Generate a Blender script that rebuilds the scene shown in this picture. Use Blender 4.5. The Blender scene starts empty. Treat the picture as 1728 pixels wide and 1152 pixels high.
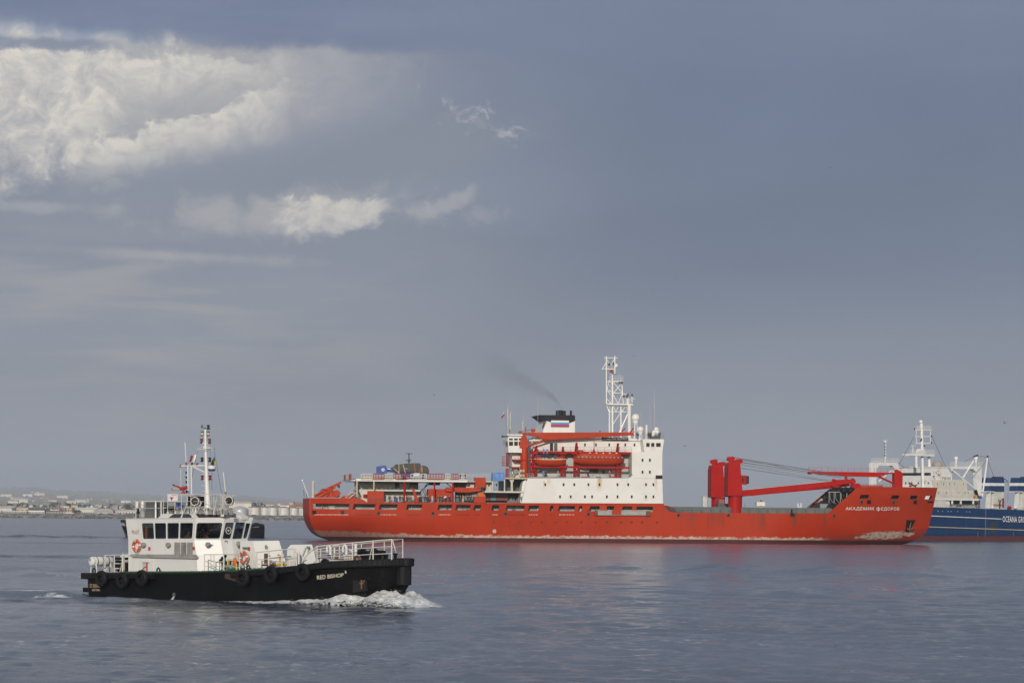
import bpy, bmesh, math, random
import numpy as np
from mathutils import Vector, Matrix, noise as mnoise
from mathutils.geometry import tessellate_polygon
R = math.radians
SC = bpy.context.scene
COL = SC.collection
rnd = random.Random(7)

# ---------------------------------------------------------------- camera
FPX = 4800.0          # focal length in photo pixels (100 mm on 36 mm, 1728 px wide)
PX0, PY0 = 864.0, 866.0   # where the level line of sight falls in the photo
CAMH = 6.5
ROLL = R(0.5)
cam_d = bpy.data.cameras.new('camera'); cam = bpy.data.objects.new('camera', cam_d); COL.objects.link(cam)
cam_d.lens = 100; cam_d.sensor_width = 36; cam_d.sensor_fit = 'HORIZONTAL'
cam_d.shift_y = (PY0 - 576.0) / 1728.0
cam_d.clip_start = 0.5; cam_d.clip_end = 40000
cam.matrix_world = Matrix.Translation((0, 0, CAMH)) @ Matrix.Rotation(R(90), 4, 'X') @ Matrix.Rotation(ROLL, 4, 'Z')
SC.camera = cam
SC.render.resolution_x, SC.render.resolution_y = 1024, 682
SC.view_settings.view_transform = 'Standard'; SC.view_settings.look = 'None'
SC.view_settings.exposure = 0.0; SC.view_settings.gamma = 1.0
cy = SC.cycles
cy.use_denoising = True
try: cy.denoising_prefilter = 'ACCURATE'; cy.denoising_input_passes = 'RGB_ALBEDO_NORMAL'
except Exception: pass
try: cy.denoiser = 'OPENIMAGEDENOISE'
except Exception: pass
cy.max_bounces = 6; cy.diffuse_bounces = 2; cy.glossy_bounces = 3; cy.transmission_bounces = 4
cy.transparent_max_bounces = 12; cy.volume_bounces = 0
cy.sample_clamp_indirect = 1.2; cy.caustics_reflective = False; cy.caustics_refractive = False

# ---------------------------------------------------------------- node helper
class N:
    def __init__(s, tree): s.t = tree
    def new(s, typ, **kw):
        n = s.t.nodes.new(typ)
        for k, v in kw.items(): setattr(n, k, v)
        return n
    def put(s, sock, v):
        if isinstance(v, bpy.types.NodeSocket): s.t.links.new(v, sock)
        elif isinstance(v, (tuple, list)) and len(v) == 3 and sock.type == 'RGBA': sock.default_value = (*v, 1)
        else: sock.default_value = v
    def m(s, op, a, b=0.0, c=0.0, clamp=False):
        n = s.new('ShaderNodeMath', operation=op); n.use_clamp = clamp
        s.put(n.inputs[0], a); s.put(n.inputs[1], b); s.put(n.inputs[2], c)
        return n.outputs[0]
    def add(s, a, b): return s.m('ADD', a, b)
    def mul(s, a, b): return s.m('MULTIPLY', a, b)
    def sub(s, a, b): return s.m('SUBTRACT', a, b)
    def ss(s, v, lo, hi):     # smooth step (lo may exceed hi)
        n = s.new('ShaderNodeMapRange', interpolation_type='SMOOTHSTEP')
        s.put(n.inputs[0], v)
        if isinstance(lo, (int, float)) and isinstance(hi, (int, float)) and lo > hi:
            s.put(n.inputs[1], hi); s.put(n.inputs[2], lo); s.put(n.inputs[3], 1.0); s.put(n.inputs[4], 0.0)
        else:
            s.put(n.inputs[1], lo); s.put(n.inputs[2], hi); s.put(n.inputs[3], 0.0); s.put(n.inputs[4], 1.0)
        return n.outputs[0]
    def mix(s, f, a, b, mode='MIX'):
        n = s.new('ShaderNodeMix', data_type='RGBA', blend_type=mode)
        s.put(n.inputs[0], f); s.put(n.inputs[6], a); s.put(n.inputs[7], b)
        return n.outputs[2]
    def noise(s, vec, scale, detail=4.0, rough=0.5, dist=0.0):
        n = s.new('ShaderNodeTexNoise', noise_dimensions='3D')
        s.put(n.inputs['Vector'], vec); n.inputs['Scale'].default_value = scale
        n.inputs['Detail'].default_value = detail; n.inputs['Roughness'].default_value = rough
        n.inputs['Distortion'].default_value = dist
        return n.outputs[0]
    def sep(s, v):
        n = s.new('ShaderNodeSeparateXYZ'); s.put(n.inputs[0], v); return n.outputs
    def comb(s, x, y, z):
        n = s.new('ShaderNodeCombineXYZ')
        for i, v in enumerate((x, y, z)): s.put(n.inputs[i], v)
        return n.outputs[0]
    def ramp(s, f, stops):
        n = s.new('ShaderNodeValToRGB'); s.put(n.inputs[0], f)
        e = n.color_ramp.elements
        while len(e) < len(stops): e.new(0.5)
        for el, (p, c) in zip(e, stops): el.position = p; el.color = (*c, 1)
        return n.outputs[0]
    def coord(s, kind='Object'): return s.new('ShaderNodeTexCoord').outputs[kind]
    def bump(s, h, strength=0.3, dist=0.05):
        n = s.new('ShaderNodeBump'); n.inputs['Strength'].default_value = strength
        n.inputs['Distance'].default_value = dist; s.put(n.inputs['Height'], h); return n.outputs[0]

# ---------------------------------------------------------------- sky (world) and sun
SUN_EL, SUN_LEFT = R(16), R(5)      # low sun behind the camera, a little to its left
to_sun = Vector((-math.sin(SUN_LEFT) * math.cos(SUN_EL), -math.cos(SUN_LEFT) * math.cos(SUN_EL), math.sin(SUN_EL)))
sun_d = bpy.data.lights.new('sun', 'SUN'); sun_d.energy = 2.8; sun_d.angle = R(0.5); sun_d.color = (1.0, 0.925, 0.82)
sun = bpy.data.objects.new('sun', sun_d); COL.objects.link(sun)
sun.rotation_euler = to_sun.to_track_quat('Z', 'Y').to_euler()

w = bpy.data.worlds.new('World'); SC.world = w; w.use_nodes = True
nt = w.node_tree; nt.nodes.clear(); g = N(nt)
sky = g.new('ShaderNodeTexSky', sky_type='NISHITA'); sky.sun_disc = False
sky.sun_elevation = SUN_EL; sky.sun_rotation = math.pi + SUN_LEFT
d = g.coord('Generated'); dx, dy, dz = g.sep(d)
az = g.m('ARCTAN2', dx, dy); el = g.m('ARCSINE', dz)
p = g.add(g.mul(az, 48.0), 8.64)            # hundreds of photo pixels, i.e. 1/48 radian
q = g.sub(8.66, g.mul(el, 48.0))
K = 10.0                                    # background strength is 0.1: cloud radiances are x10
def col(r, gg, b): return (r * K, gg * K, b * K)
qn = g.m('DIVIDE', g.sub(8.66, q), 40.0, clamp=True)     # 0 at the horizon .. 1 at 48 deg up
base = g.ramp(qn, [(0.0, (.240, .258, .298)), (0.065, (.238, .262, .318)), (0.115, (.228, .258, .326)),
                   (0.16, (.215, .245, .318)), (0.215, (.205, .238, .335)), (0.30, (.270, .310, .415)), (1.0, (.400, .435, .520))])
pv = g.comb(g.mul(p, 1.0), g.mul(q, 1.0), 0.0)
# broad soft banks of stratus
big = g.noise(g.comb(g.mul(p, 0.14), g.mul(q, 0.42), 1.7), 1.0, 4, 0.5, 0.3)
base = g.mix(1.0, base, g.ramp(big, [(0.3, (.90, .90, .91)), (0.7, (1.10, 1.095, 1.08))]), 'MULTIPLY')
# darker veil right of centre, at mid height; lighter low left
veil = g.mul(g.ss(p, 5.0, 12.5), g.mul(g.ss(q, 7.4, 4.2), g.ss(q, -1.5, 2.0)))
base = g.mix(veil, base, g.mix(1.0, base, (.63, .72, .85), 'MULTIPLY'))
low = g.mul(g.ss(p, 9.5, 2.0), g.mul(g.ss(q, 3.6, 4.8), g.ss(q, 8.6, 5.0)))
str_n = g.noise(g.comb(g.mul(p, 0.35), g.mul(q, 2.2), 4.1), 1.0, 5, 0.55, 0.4)
low = g.mul(low, g.ss(str_n, 0.42, 0.68))
base = g.mix(g.mul(low, 0.55), base, (.40, .385, .375))
# cumulus: warped noise gives the billows
wv = g.new('ShaderNodeTexNoise', noise_dimensions='3D'); g.put(wv.inputs['Vector'], pv)
wv.inputs['Scale'].default_value = 1.1; wv.inputs['Detail'].default_value = 5
wx, wy, _ = g.sep(wv.outputs['Color'])
bp = g.add(p, g.mul(g.sub(wx, .5), 0.9)); bq = g.add(q, g.mul(g.sub(wy, .5), 0.7))
fb = g.noise(g.comb(bp, g.mul(bq, 1.25), 0.3), 1.15, 9, 0.56, 0.0)
fine = g.noise(g.comb(bp, g.mul(bq, 1.2), 9.3), 3.6, 7, 0.6, 0.0)
def ell(cx, cyy, rx, ry, rot=0.0):          # 1 in the middle, 0 at the rim, negative outside
    c, s_ = math.cos(rot), math.sin(rot)
    ddx, ddy = g.sub(p, cx), g.sub(q, cyy)
    u = g.m('DIVIDE', g.add(g.mul(ddx, c), g.mul(ddy, s_)), rx); v = g.m('DIVIDE', g.sub(g.mul(ddy, c), g.mul(ddx, s_)), ry)
    return g.sub(1.0, g.m('SQRT', g.add(g.mul(u, u), g.mul(v, v))))
def cloud(base, mask, edge, lo, hi, colr, strength=1.0):
    v = g.add(mask, g.mul(g.sub(fb, .5), edge))
    v = g.add(v, g.mul(g.sub(fine, .5), edge * 0.30))
    return g.mix(g.mul(g.ss(v, lo, hi), strength), base, colr), v
shade = g.ramp(g.add(g.mul(fine, .5), g.mul(fb, .5)), [(0.38, (.40, .405, .43)), (0.50, (.57, .55, .525)), (0.60, (.77, .72, .635))])
lit = g.ramp(fine, [(0.35, (.55, .535, .515)), (0.62, (.78, .73, .645))])
gap, _ = cloud(base, ell(0.75, 0.95, 2.7, 0.62), 1.2, 0.10, 0.50, (.235, .335, .50), 0.85)
veil2 = g.mul(g.mul(g.ss(g.add(q, g.mul(g.sub(fb, .5), .5)), .80, 1.02), g.ss(g.add(g.sub(q, g.mul(p, -.16)), g.mul(g.sub(fb, .5), 1.0)), 3.6, 1.9)), g.ss(g.add(p, g.mul(g.sub(fb, .5), 3.0)), 8.2, 3.6))
gap = g.mix(g.mul(veil2, .85), gap, g.ramp(fine, [(.3, (.37, .37, .39)), (.7, (.50, .49, .48))]))
# a wide soft bank: bright at the left, dissolving into grey towards the right
b1, v1 = cloud(gap, ell(1.2, 1.75, 6.6, 1.75, -0.04), 0.9, 0.0, 0.95, (.42, .415, .43), 0.85)
b1, v1 = cloud(b1, ell(0.6, 1.75, 4.8, 1.35, -0.05), 1.3, 0.08, 0.85, shade, 0.9)
b1, v1 = cloud(b1, ell(0.2, 2.25, 2.7, 1.40, -0.10), 1.7, 0.10, 0.70, shade, 0.88)
edge = g.add(g.sub(q, 1.02), g.mul(g.sub(fb, .5), 1.1)); edge = g.add(edge, g.mul(g.sub(fine, .5), .30))      # the billowing upper rim
rim = g.mul(g.mul(g.ss(edge, -0.04, 0.10), g.ss(edge, 0.95, 0.10)), g.ss(p, 5.6, 2.6))
b1 = g.mix(g.mul(rim, .80), b1, lit)
b1, v1 = cloud(b1, ell(2.9, 2.15, 2.4, 0.75, -0.30), 1.2, 0.05, 0.85, (.37, .37, .395), 0.55)
# soft dark bank under the bright ridge, then the ridge itself
b1, v1 = cloud(b1, ell(5.6, 2.90, 4.6, 0.80, -0.22), 0.9, 0.0, 0.75, (.218, .248, .308), 0.9)
ridge = g.sub(q, g.add(3.02, g.mul(p, -0.315)))          # below the crest line: positive
ridge = g.add(ridge, g.mul(g.sub(fb, .5), 1.3)); ridge = g.add(ridge, g.mul(g.sub(fine, .5), .30))
ext = g.mul(g.ss(p, 0.9, 1.9), g.ss(p, 5.2, 4.0))
rid = g.mul(g.mul(g.ss(ridge, -0.05, 0.10), g.ss(ridge, 0.95, 0.05)), ext)
b1 = g.mix(g.mul(rid, .88), b1, lit)
b1, v1 = cloud(b1, ell(2.4, 3.60, 4.4, 0.50, -0.02), 0.8, 0.05, 0.9, (.240, .268, .33), 0.8)
b1, v1 = cloud(b1, ell(5.1, 3.64, 3.1, 0.50, -0.05), 2.4, 0.0, 0.85, (.40, .395, .41), 0.85)
tri = g.mul(g.mul(g.ss(g.add(g.sub(q, 3.36), g.mul(g.sub(fine, .5), .5)), .0, .14), g.ss(g.add(g.sub(g.add(4.30, g.mul(g.m('ABSOLUTE', g.sub(p, 5.6)), -0.40)), q), g.mul(g.sub(fb, .5), 1.2)), -.02, .26)), g.mul(g.ss(g.add(p, g.mul(g.sub(fine, .5), 1.2)), 4.4, 5.1), g.ss(g.add(p, g.mul(g.sub(fine, .5), 1.0)), 6.75, 6.3)))
b1 = g.mix(g.mul(tri, .68), b1, lit)
stk = g.sub(q, g.add(6.5, g.mul(p, -0.41))); stk = g.add(stk, g.mul(g.sub(fine, .5), .5))
b1 = g.mix(g.mul(g.mul(g.mul(g.ss(stk, -.16, .02), g.ss(stk, .26, .06)), g.mul(g.ss(p, 6.9, 7.3), g.ss(p, 8.1, 7.8))), .55), b1, (.44, .43, .435))
wsp = g.mul(g.ss(g.add(ell(7.95, 2.02, 1.1, 0.36, 0.38), g.mul(g.sub(fine, .5), 4.2)), .30, 1.15), g.ss(g.noise(g.comb(bp, g.mul(bq, 1.6), 5.0), 2.2, 8, .62), .40, .62))
b1 = g.mix(g.mul(wsp, .75), b1, (.47, .465, .475))
b1, v1 = cloud(b1, ell(3.0, 4.42, 3.4, 0.18, 0.03), 1.6, 0.15, 1.0, (.45, .44, .43), 0.5)
b1, v1 = cloud(b1, ell(0.7, 3.65, 1.4, 0.16, 0.0), 1.6, 0.15, 0.9, (.44, .435, .44), 0.45)
# high dark shelf along the top
shelf = g.ss(g.add(q, g.add(g.mul(p, -0.035), g.mul(g.sub(fb, .5), .40))), 0.84, 0.58)
dband = g.mul(g.mul(g.ss(g.m('ABSOLUTE', g.sub(g.add(q, g.mul(g.sub(fine, .5), .25)), .98)), .16, .03), g.ss(p, 2.4, 1.4)), .85)
b1 = g.mix(dband, b1, (.20, .235, .33))
shelf = g.mul(g.mul(shelf, g.ss(q, -3.0, -0.5)), g.add(.25, g.mul(g.ss(p, 10.0, 4.5), .75)))
b1 = g.mix(g.mul(shelf, 0.92), b1, g.ramp(g.noise(g.comb(g.mul(p, .3), g.mul(q, 1.6), 2.0), 1.0, 5, .55), [(.3, (.142, .185, .300)), (.7, (.182, .226, .345))]))
clouds = g.mix(1.0, b1, (K, K, K), 'MULTIPLY')
# the clear Nishita sky shows faintly through and fills what lies behind the camera
front = g.ss(dy, -0.5, 0.2)
skyc = g.mix(g.mul(front, 0.30), g.mix(0.6, sky.outputs[0], col(.30, .32, .36)), clouds)
final = g.mix(g.mul(front, 0.94), skyc, clouds)
bg = g.new('ShaderNodeBackground'); g.put(bg.inputs[0], final); bg.inputs[1].default_value = 0.1
out = g.new('ShaderNodeOutputWorld'); nt.links.new(bg.outputs[0], out.inputs[0])
try: w.cycles.sampling_method = 'MANUAL'; w.cycles.sample_map_resolution = 512
except Exception: pass

# ---------------------------------------------------------------- materials
MATS = {}
def pbr(name, colr, rough=0.5, metal=0.0, var=0.12, scale=0.6, bump=0.0, spec=0.5, grime=0.0, grime_col=(.12, .07, .035), streak=0.0, fine=0.0, back=False):
    """painted / plain surface: base colour with soft procedural variation, optional run-down stains"""
    if name in MATS: return MATS[name]
    m = bpy.data.materials.new(name); m.use_nodes = True
    g = N(m.node_tree); b = m.node_tree.nodes['Principled BSDF']
    oc = g.coord('Object')
    n1 = g.noise(oc, scale, 5, 0.6)
    c = g.mix(1.0, colr, g.ramp(n1, [(0.3, (1 - var,) * 3), (0.7, (1 + var,) * 3)]), 'MULTIPLY')
    if streak > 0:
        x, y, z = g.sep(oc)
        sn = g.noise(g.comb(g.mul(x, 1.6), g.mul(y, 1.6), g.mul(z, 0.10)), 1.0, 5, 0.65)
        pn = g.noise(oc, 0.25, 3, 0.5)
        f = g.mul(g.ss(sn, 0.56, 0.74), g.ss(pn, 0.40, 0.62))
        c = g.mix(g.mul(f, streak), c, grime_col)
    if grime > 0:
        gn = g.noise(oc, scale * 4.0, 7, 0.68)
        c = g.mix(g.mul(g.ss(gn, 0.58, 0.72), grime), c, grime_col)
    g.put(b.inputs['Base Color'], c)
    g.put(b.inputs['Roughness'], g.add(rough - 0.08, g.mul(n1, 0.16)))
    b.inputs['Metallic'].default_value = metal
    b.inputs['Specular IOR Level'].default_value = spec
    if bump > 0:
        g.put(b.inputs['Normal'], g.bump(g.noise(oc, fine or scale * 8, 4, 0.6), bump, 0.03))
    MATS[name] = m
    return m

# ---------------------------------------------------------------- mesh builder
class MB:
    def __init__(s): s.v = []; s.f = []
    def poly(s, pts):
        i = len(s.v); s.v += [tuple(p_) for p_ in pts]; s.f.append(tuple(range(i, i + len(pts))))
        return s
    def box(s, x0, x1, y0, y1, z0, z1):
        x0, x1 = min(x0, x1), max(x0, x1); y0, y1 = min(y0, y1), max(y0, y1); z0, z1 = min(z0, z1), max(z0, z1)
        i = len(s.v)
        s.v += [(x0, y0, z0), (x1, y0, z0), (x1, y1, z0), (x0, y1, z0), (x0, y0, z1), (x1, y0, z1), (x1, y1, z1), (x0, y1, z1)]
        s.f += [tuple(i + k for k in q_) for q_ in ((0, 3, 2, 1), (4, 5, 6, 7), (0, 1, 5, 4), (1, 2, 6, 5), (2, 3, 7, 6), (3, 0, 4, 7))]
        return s
    def loft(s, rings, cap=True):
        n = len(rings[0]); i = len(s.v)
        for r in rings: s.v += [tuple(p_) for p_ in r]
        for k in range(len(rings) - 1):
            for j in range(n):
                a = i + k * n + j; b = i + k * n + (j + 1) % n
                s.f.append((a, b, b + n, a + n))
        if cap:
            s.f.append(tuple(i + j for j in reversed(range(n))))
            s.f.append(tuple(i + (len(rings) - 1) * n + j for j in range(n)))
        return s
    def bar(s, a, b, r, n=6, r2=None):
        a, b = Vector(a), Vector(b); d_ = b - a
        if d_.length < 1e-6: return s
        u = d_.normalized().orthogonal().normalized(); v = d_.normalized().cross(u)
        r2 = r if r2 is None else r2
        ring = lambda c, rr: [c + (u * math.cos(2 * math.pi * k / n) + v * math.sin(2 * math.pi * k / n)) * rr for k in range(n)]
        return s.loft([ring(a, r), ring(b, r2)])
    def tube(s, pts, r, n=6, closed=False):
        pts = [Vector(p_) for p_ in pts]; rings = []; m = len(pts)
        prev = None
        for k in range(m):
            t = (pts[(k + 1) % m] - pts[k - 1]) if closed else (pts[min(k + 1, m - 1)] - pts[max(k - 1, 0)])
            t.normalize()
            u = t.orthogonal().normalized() if prev is None else (prev - t * prev.dot(t)).normalized()
            prev = u; v = t.cross(u); rr = r[k] if isinstance(r, (list, tuple)) else r
            rings.append([pts[k] + (u * math.cos(2 * math.pi * j / n) + v * math.sin(2 * math.pi * j / n)) * rr for j in range(n)])
        if closed:
            s.loft(rings, cap=False)
            i = len(s.v) - n * m
            for j in range(n):
                a = i + (m - 1) * n + j; b = i + (m - 1) * n + (j + 1) % n; c = i + (j + 1) % n; d_ = i + j
                s.f.append((a, b, c, d_))
        else: s.loft(rings)
        return s
    def lathe(s, prof, origin=(0, 0, 0), axis='Z', n=16):
        o = Vector(origin); rings = []
        for r, h in prof:
            ring = []
            for k in range(n):
                a = 2 * math.pi * k / n; c, d_ = math.cos(a) * r, math.sin(a) * r
                ring.append(o + (Vector((c, d_, h)) if axis == 'Z' else Vector((c, h, -d_)) if axis == 'Y' else Vector((h, c, d_))))
            rings.append(ring)
        return s.loft(rings)
    def prism(s, poly, y0, y1):     # polygon of (x, z), extruded along y
        return s.loft([[(x, y0, z) for x, z in poly], [(x, y1, z) for x, z in poly]])
    def ball(s, c, r, n=12, m=8, squash=(1, 1, 1)):
        prof = []
        c = Vector(c); rings = []
        for k in range(1, m):
            t = math.pi * k / m
            rings.append([c + Vector((math.sin(t) * math.cos(2 * math.pi * j / n) * r * squash[0], math.sin(t) * math.sin(2 * math.pi * j / n) * r * squash[1], math.cos(t) * r * squash[2])) for j in range(n)])
        return s.loft(rings)
    def mesh(s, name):
        me = bpy.data.meshes.new(name); me.from_pydata(s.v, [], s.f); me.update()
        return me
    def build(s, name, mat, parent=None, smooth=False, bevel=0.0):
        me = s.mesh(name)
        bm = bmesh.new(); bm.from_mesh(me); bmesh.ops.recalc_face_normals(bm, faces=bm.faces); bm.to_mesh(me); bm.free()
        o = bpy.data.objects.new(name, me); COL.objects.link(o)
        for m_ in (mat if isinstance(mat, (list, tuple)) else [mat]): me.materials.append(m_)
        if parent is not None: o.parent = parent
        if smooth:
            for p_ in me.polygons: p_.use_smooth = True
            try: me.set_sharp_from_angle(angle=R(40))
            except Exception: pass
        if bevel > 0:
            md = o.modifiers.new('bevel', 'BEVEL'); md.width = bevel; md.segments = 2; md.limit_method = 'ANGLE'
        return o

def tag(o, label=None, cat=None, group=None, kind=None):
    if label: o['label'] = label
    if cat: o['category'] = cat
    if group: o['group'] = group
    if kind: o['kind'] = kind
    return o
def thing(name, label, cat, loc=(0, 0, 0), rz=0.0, group=None):
    o = bpy.data.objects.new(name, None); COL.objects.link(o); o.empty_display_size = 0.3
    o.location = loc; o.rotation_euler = (0, 0, rz)
    return tag(o, label, cat, group)
def copy_tree(o, parent=None):
    c = o.copy(); COL.objects.link(c)
    if parent is not None: c.parent = parent
    for ch in list(o.children): copy_tree(ch, c)
    return c
def unroll(px, py):
    ddx, ddy = px - PX0, py - PY0
    return PX0 + ddx * math.cos(ROLL) + ddy * math.sin(ROLL), PY0 - ddx * math.sin(ROLL) + ddy * math.cos(ROLL)
def spot(px, py, Y):              # world point at depth Y
    a, b = unroll(px, py)
    return Vector(((a - PX0) / FPX * Y, Y, CAMH - (b - PY0) * Y / FPX))
class Frame:
    """a ship's own metric frame: x forward along its keel, y across, z up from the water"""
    def __init__(s, cx, cyy, yaw):
        s.cx, s.cy, s.yaw = cx, cyy, yaw; s.c, s.s = math.cos(yaw), math.sin(yaw)
    def p(s, px, py, y):
        a, b = unroll(px, py); t = (a - PX0) / FPX
        x = (t * (s.cy + y * s.c) - s.cx + y * s.s) / (s.c - t * s.s)
        Y = s.cy + x * s.s + y * s.c
        return Vector((x, y, CAMH - (b - PY0) * Y / FPX))
    def xz(s, px, py, y):
        v = s.p(px, py, y); return (v.x, v.z)
    def world(s, v):
        return Vector((s.cx + v[0] * s.c - v[1] * s.s, s.cy + v[0] * s.s + v[1] * s.c, v[2]))
    def rect(s, mb, px0, py0, px1, py1, y0, y1):       # upright box from its outline seen at depth y0
        a = s.p(px0, py0, y0); b = s.p(px1, py1, y0)
        mb.box(a.x, b.x, y0, y1, a.z, b.z); return mb
    def plate(s, mb, pts, y0, y1):
        mb.prism([s.xz(a, b, y0) for a, b in pts], y0, y1); return mb
    def bar(s, mb, a, b, r, n=6):                       # a, b = (px, py, y)
        mb.bar(s.p(*a), s.p(*b), r, n); return mb
def holed(mb, outer, holes, f):
    """flat panel with openings: outer / holes are lists of 2-D points, f maps 2-D to 3-D"""
    loops = [[Vector((a, b, 0)) for a, b in l] for l in [outer] + holes]
    tris = tessellate_polygon(loops)
    flat = [pt for l in loops for pt in l]; i = len(mb.v)
    mb.v += [tuple(f(pt.x, pt.y)) for pt in flat]
    mb.f += [tuple(i + k for k in t) for t in tris]
    return mb
def lettering(name, text, mat, parent, f, spacing=1.0, bold=0.0):
    """raised lettering: the text's box is mapped by f(u, v), u and v in 0..1"""
    cu = bpy.data.curves.new(name, 'FONT'); cu.body = text; cu.space_character = spacing; cu.offset = bold
    cu.resolution_u = 3
    tmp = bpy.data.objects.new(name, cu); COL.objects.link(tmp)
    dg = bpy.context.evaluated_depsgraph_get(); me = bpy.data.meshes.new_from_object(tmp.evaluated_get(dg))
    bpy.data.objects.remove(tmp); bpy.data.curves.remove(cu)
    xs = [v.co.x for v in me.vertices]; ys = [v.co.y for v in me.vertices]
    x0, x1, y0, y1 = min(xs), max(xs), min(ys), max(ys)
    for v in me.vertices: v.co = f((v.co.x - x0) / (x1 - x0), (v.co.y - y0) / (y1 - y0))
    me.materials.clear(); me.materials.append(mat); me.name = name
    o = bpy.data.objects.new(name, me); COL.objects.link(o); o.parent = parent
    return o
def fnoise(x, y=0.0, z=0.0): return mnoise.noise(Vector((x, y, z)))
def fbm(x, y, z=0.0, o=4):
    a, s_, f_ = 1.0, 0.0, 1.0
    for _ in range(o): s_ += a * mnoise.noise(Vector((x * f_, y * f_, z * f_))); a *= .5; f_ *= 2.03
    return s_
# ---------------------------------------------------------------- frames of the four vessels
RED = Frame(22.7, 661.6, R(9.5))
PIL = Frame(-16.9, 205.4, R(-43))
BLU = Frame((1640 - 864) / FPX * 797.0, 797.0, R(180 + 40))
TUG = Frame((325 - 864) / FPX * 695.0, 695.0, R(180 + 4))

# ---------------------------------------------------------------- pilot boat hull shape (needed by the sea for its wake)
PS, PB, PHB = PIL.p(147, 985, -3.3).x, PIL.p(691, 960, 0.0).x, 3.9
def p_half(x):                      # half breadth at deck
    if x < PS + 1.2: return PHB - 0.75 * ((PS + 1.2 - x) / 1.2) ** 2
    b0 = PB - 11.5
    if x <= b0: return PHB
    t = min(1.0, (x - b0) / (PB - b0))
    return PHB * (1 - t ** 2.6) ** 0.62 * (1 - .0) + 0.0
# ---------------------------------------------------------------- sea
def sea_material():
    m = bpy.data.materials.new('sea_water'); m.use_nodes = True
    g = N(m.node_tree); b = m.node_tree.nodes['Principled BSDF']
    oc = g.coord('Object'); x, y, z = g.sep(oc)
    b.inputs['IOR'].default_value = 1.333
    rip = g.noise(g.comb(g.mul(x, 1.0), g.mul(y, 1.3), 0.0), 2.6, 5, 0.62, 0.3)
    mid = g.noise(g.comb(g.mul(x, 0.30), g.mul(y, 0.45), 3.0), 1.0, 4, 0.55, 0.2)
    calm = g.noise(g.comb(g.mul(x, 0.012), g.mul(y, 0.030), 7.0), 1.0, 4, 0.55, 0.6)      # slicks and cat's-paws
    amp = g.add(0.35, g.mul(g.ss(calm, 0.38, 0.62), 0.75))
    # little smooth facets between the ripples mirror the low sky
    fac = g.noise(g.comb(g.mul(x, 1.5), g.mul(y, 0.62), 11.0), 1.0, 3, 0.55, 0.6)
    clus = g.noise(g.comb(g.mul(x, 0.05), g.mul(y, 0.06), 2.0), 1.0, 3, 0.5)
    flat = g.ss(g.add(fac, g.mul(g.sub(clus, .5), .40)), 0.62, 0.67)
    ch = g.new('ShaderNodeAttribute'); ch.attribute_name = 'chop'
    chn = g.noise(g.comb(g.mul(x, .5), g.mul(y, .22), 4.0), 1.0, 5, .65); chp = g.mul(ch.outputs['Fac'], g.ss(chn, .36, .56))
    amp = g.add(amp, g.mul(chp, 2.4)); flat = g.mul(flat, g.sub(1.0, chp))
    h = g.mul(g.mul(g.add(g.mul(rip, 0.30), g.mul(mid, 0.62)), amp), g.sub(1.0, g.mul(flat, .9)))
    bn = g.new('ShaderNodeBump'); bn.inputs['Strength'].default_value = 0.6; bn.inputs['Distance'].default_value = 0.34
    g.put(bn.inputs['Height'], h); g.put(b.inputs['Normal'], bn.outputs[0])
    at = g.new('ShaderNodeAttribute'); at.attribute_name = 'foam'
    fn = g.noise(oc, 1.6, 7, 0.7, 0.5)
    foam = g.ss(g.add(at.outputs['Fac'], g.mul(g.sub(fn, 0.5), 1.1)), 0.42, 0.72)
    g.put(b.inputs['Base Color'], g.mix(foam, g.mix(chp, (.074, .092, .120), (.012, .018, .028)), (.62, .64, .66)))  # chop bands: dimmer reflection of the wake put into the water colour
    g.put(b.inputs['Roughness'], g.add(g.sub(g.add(.125, g.mul(g.ss(y, 230.0, 480.0), .065)), g.sub(g.mul(flat, 0.095), g.mul(chp, .16))), g.mul(foam, 0.6)))
    return m
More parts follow.
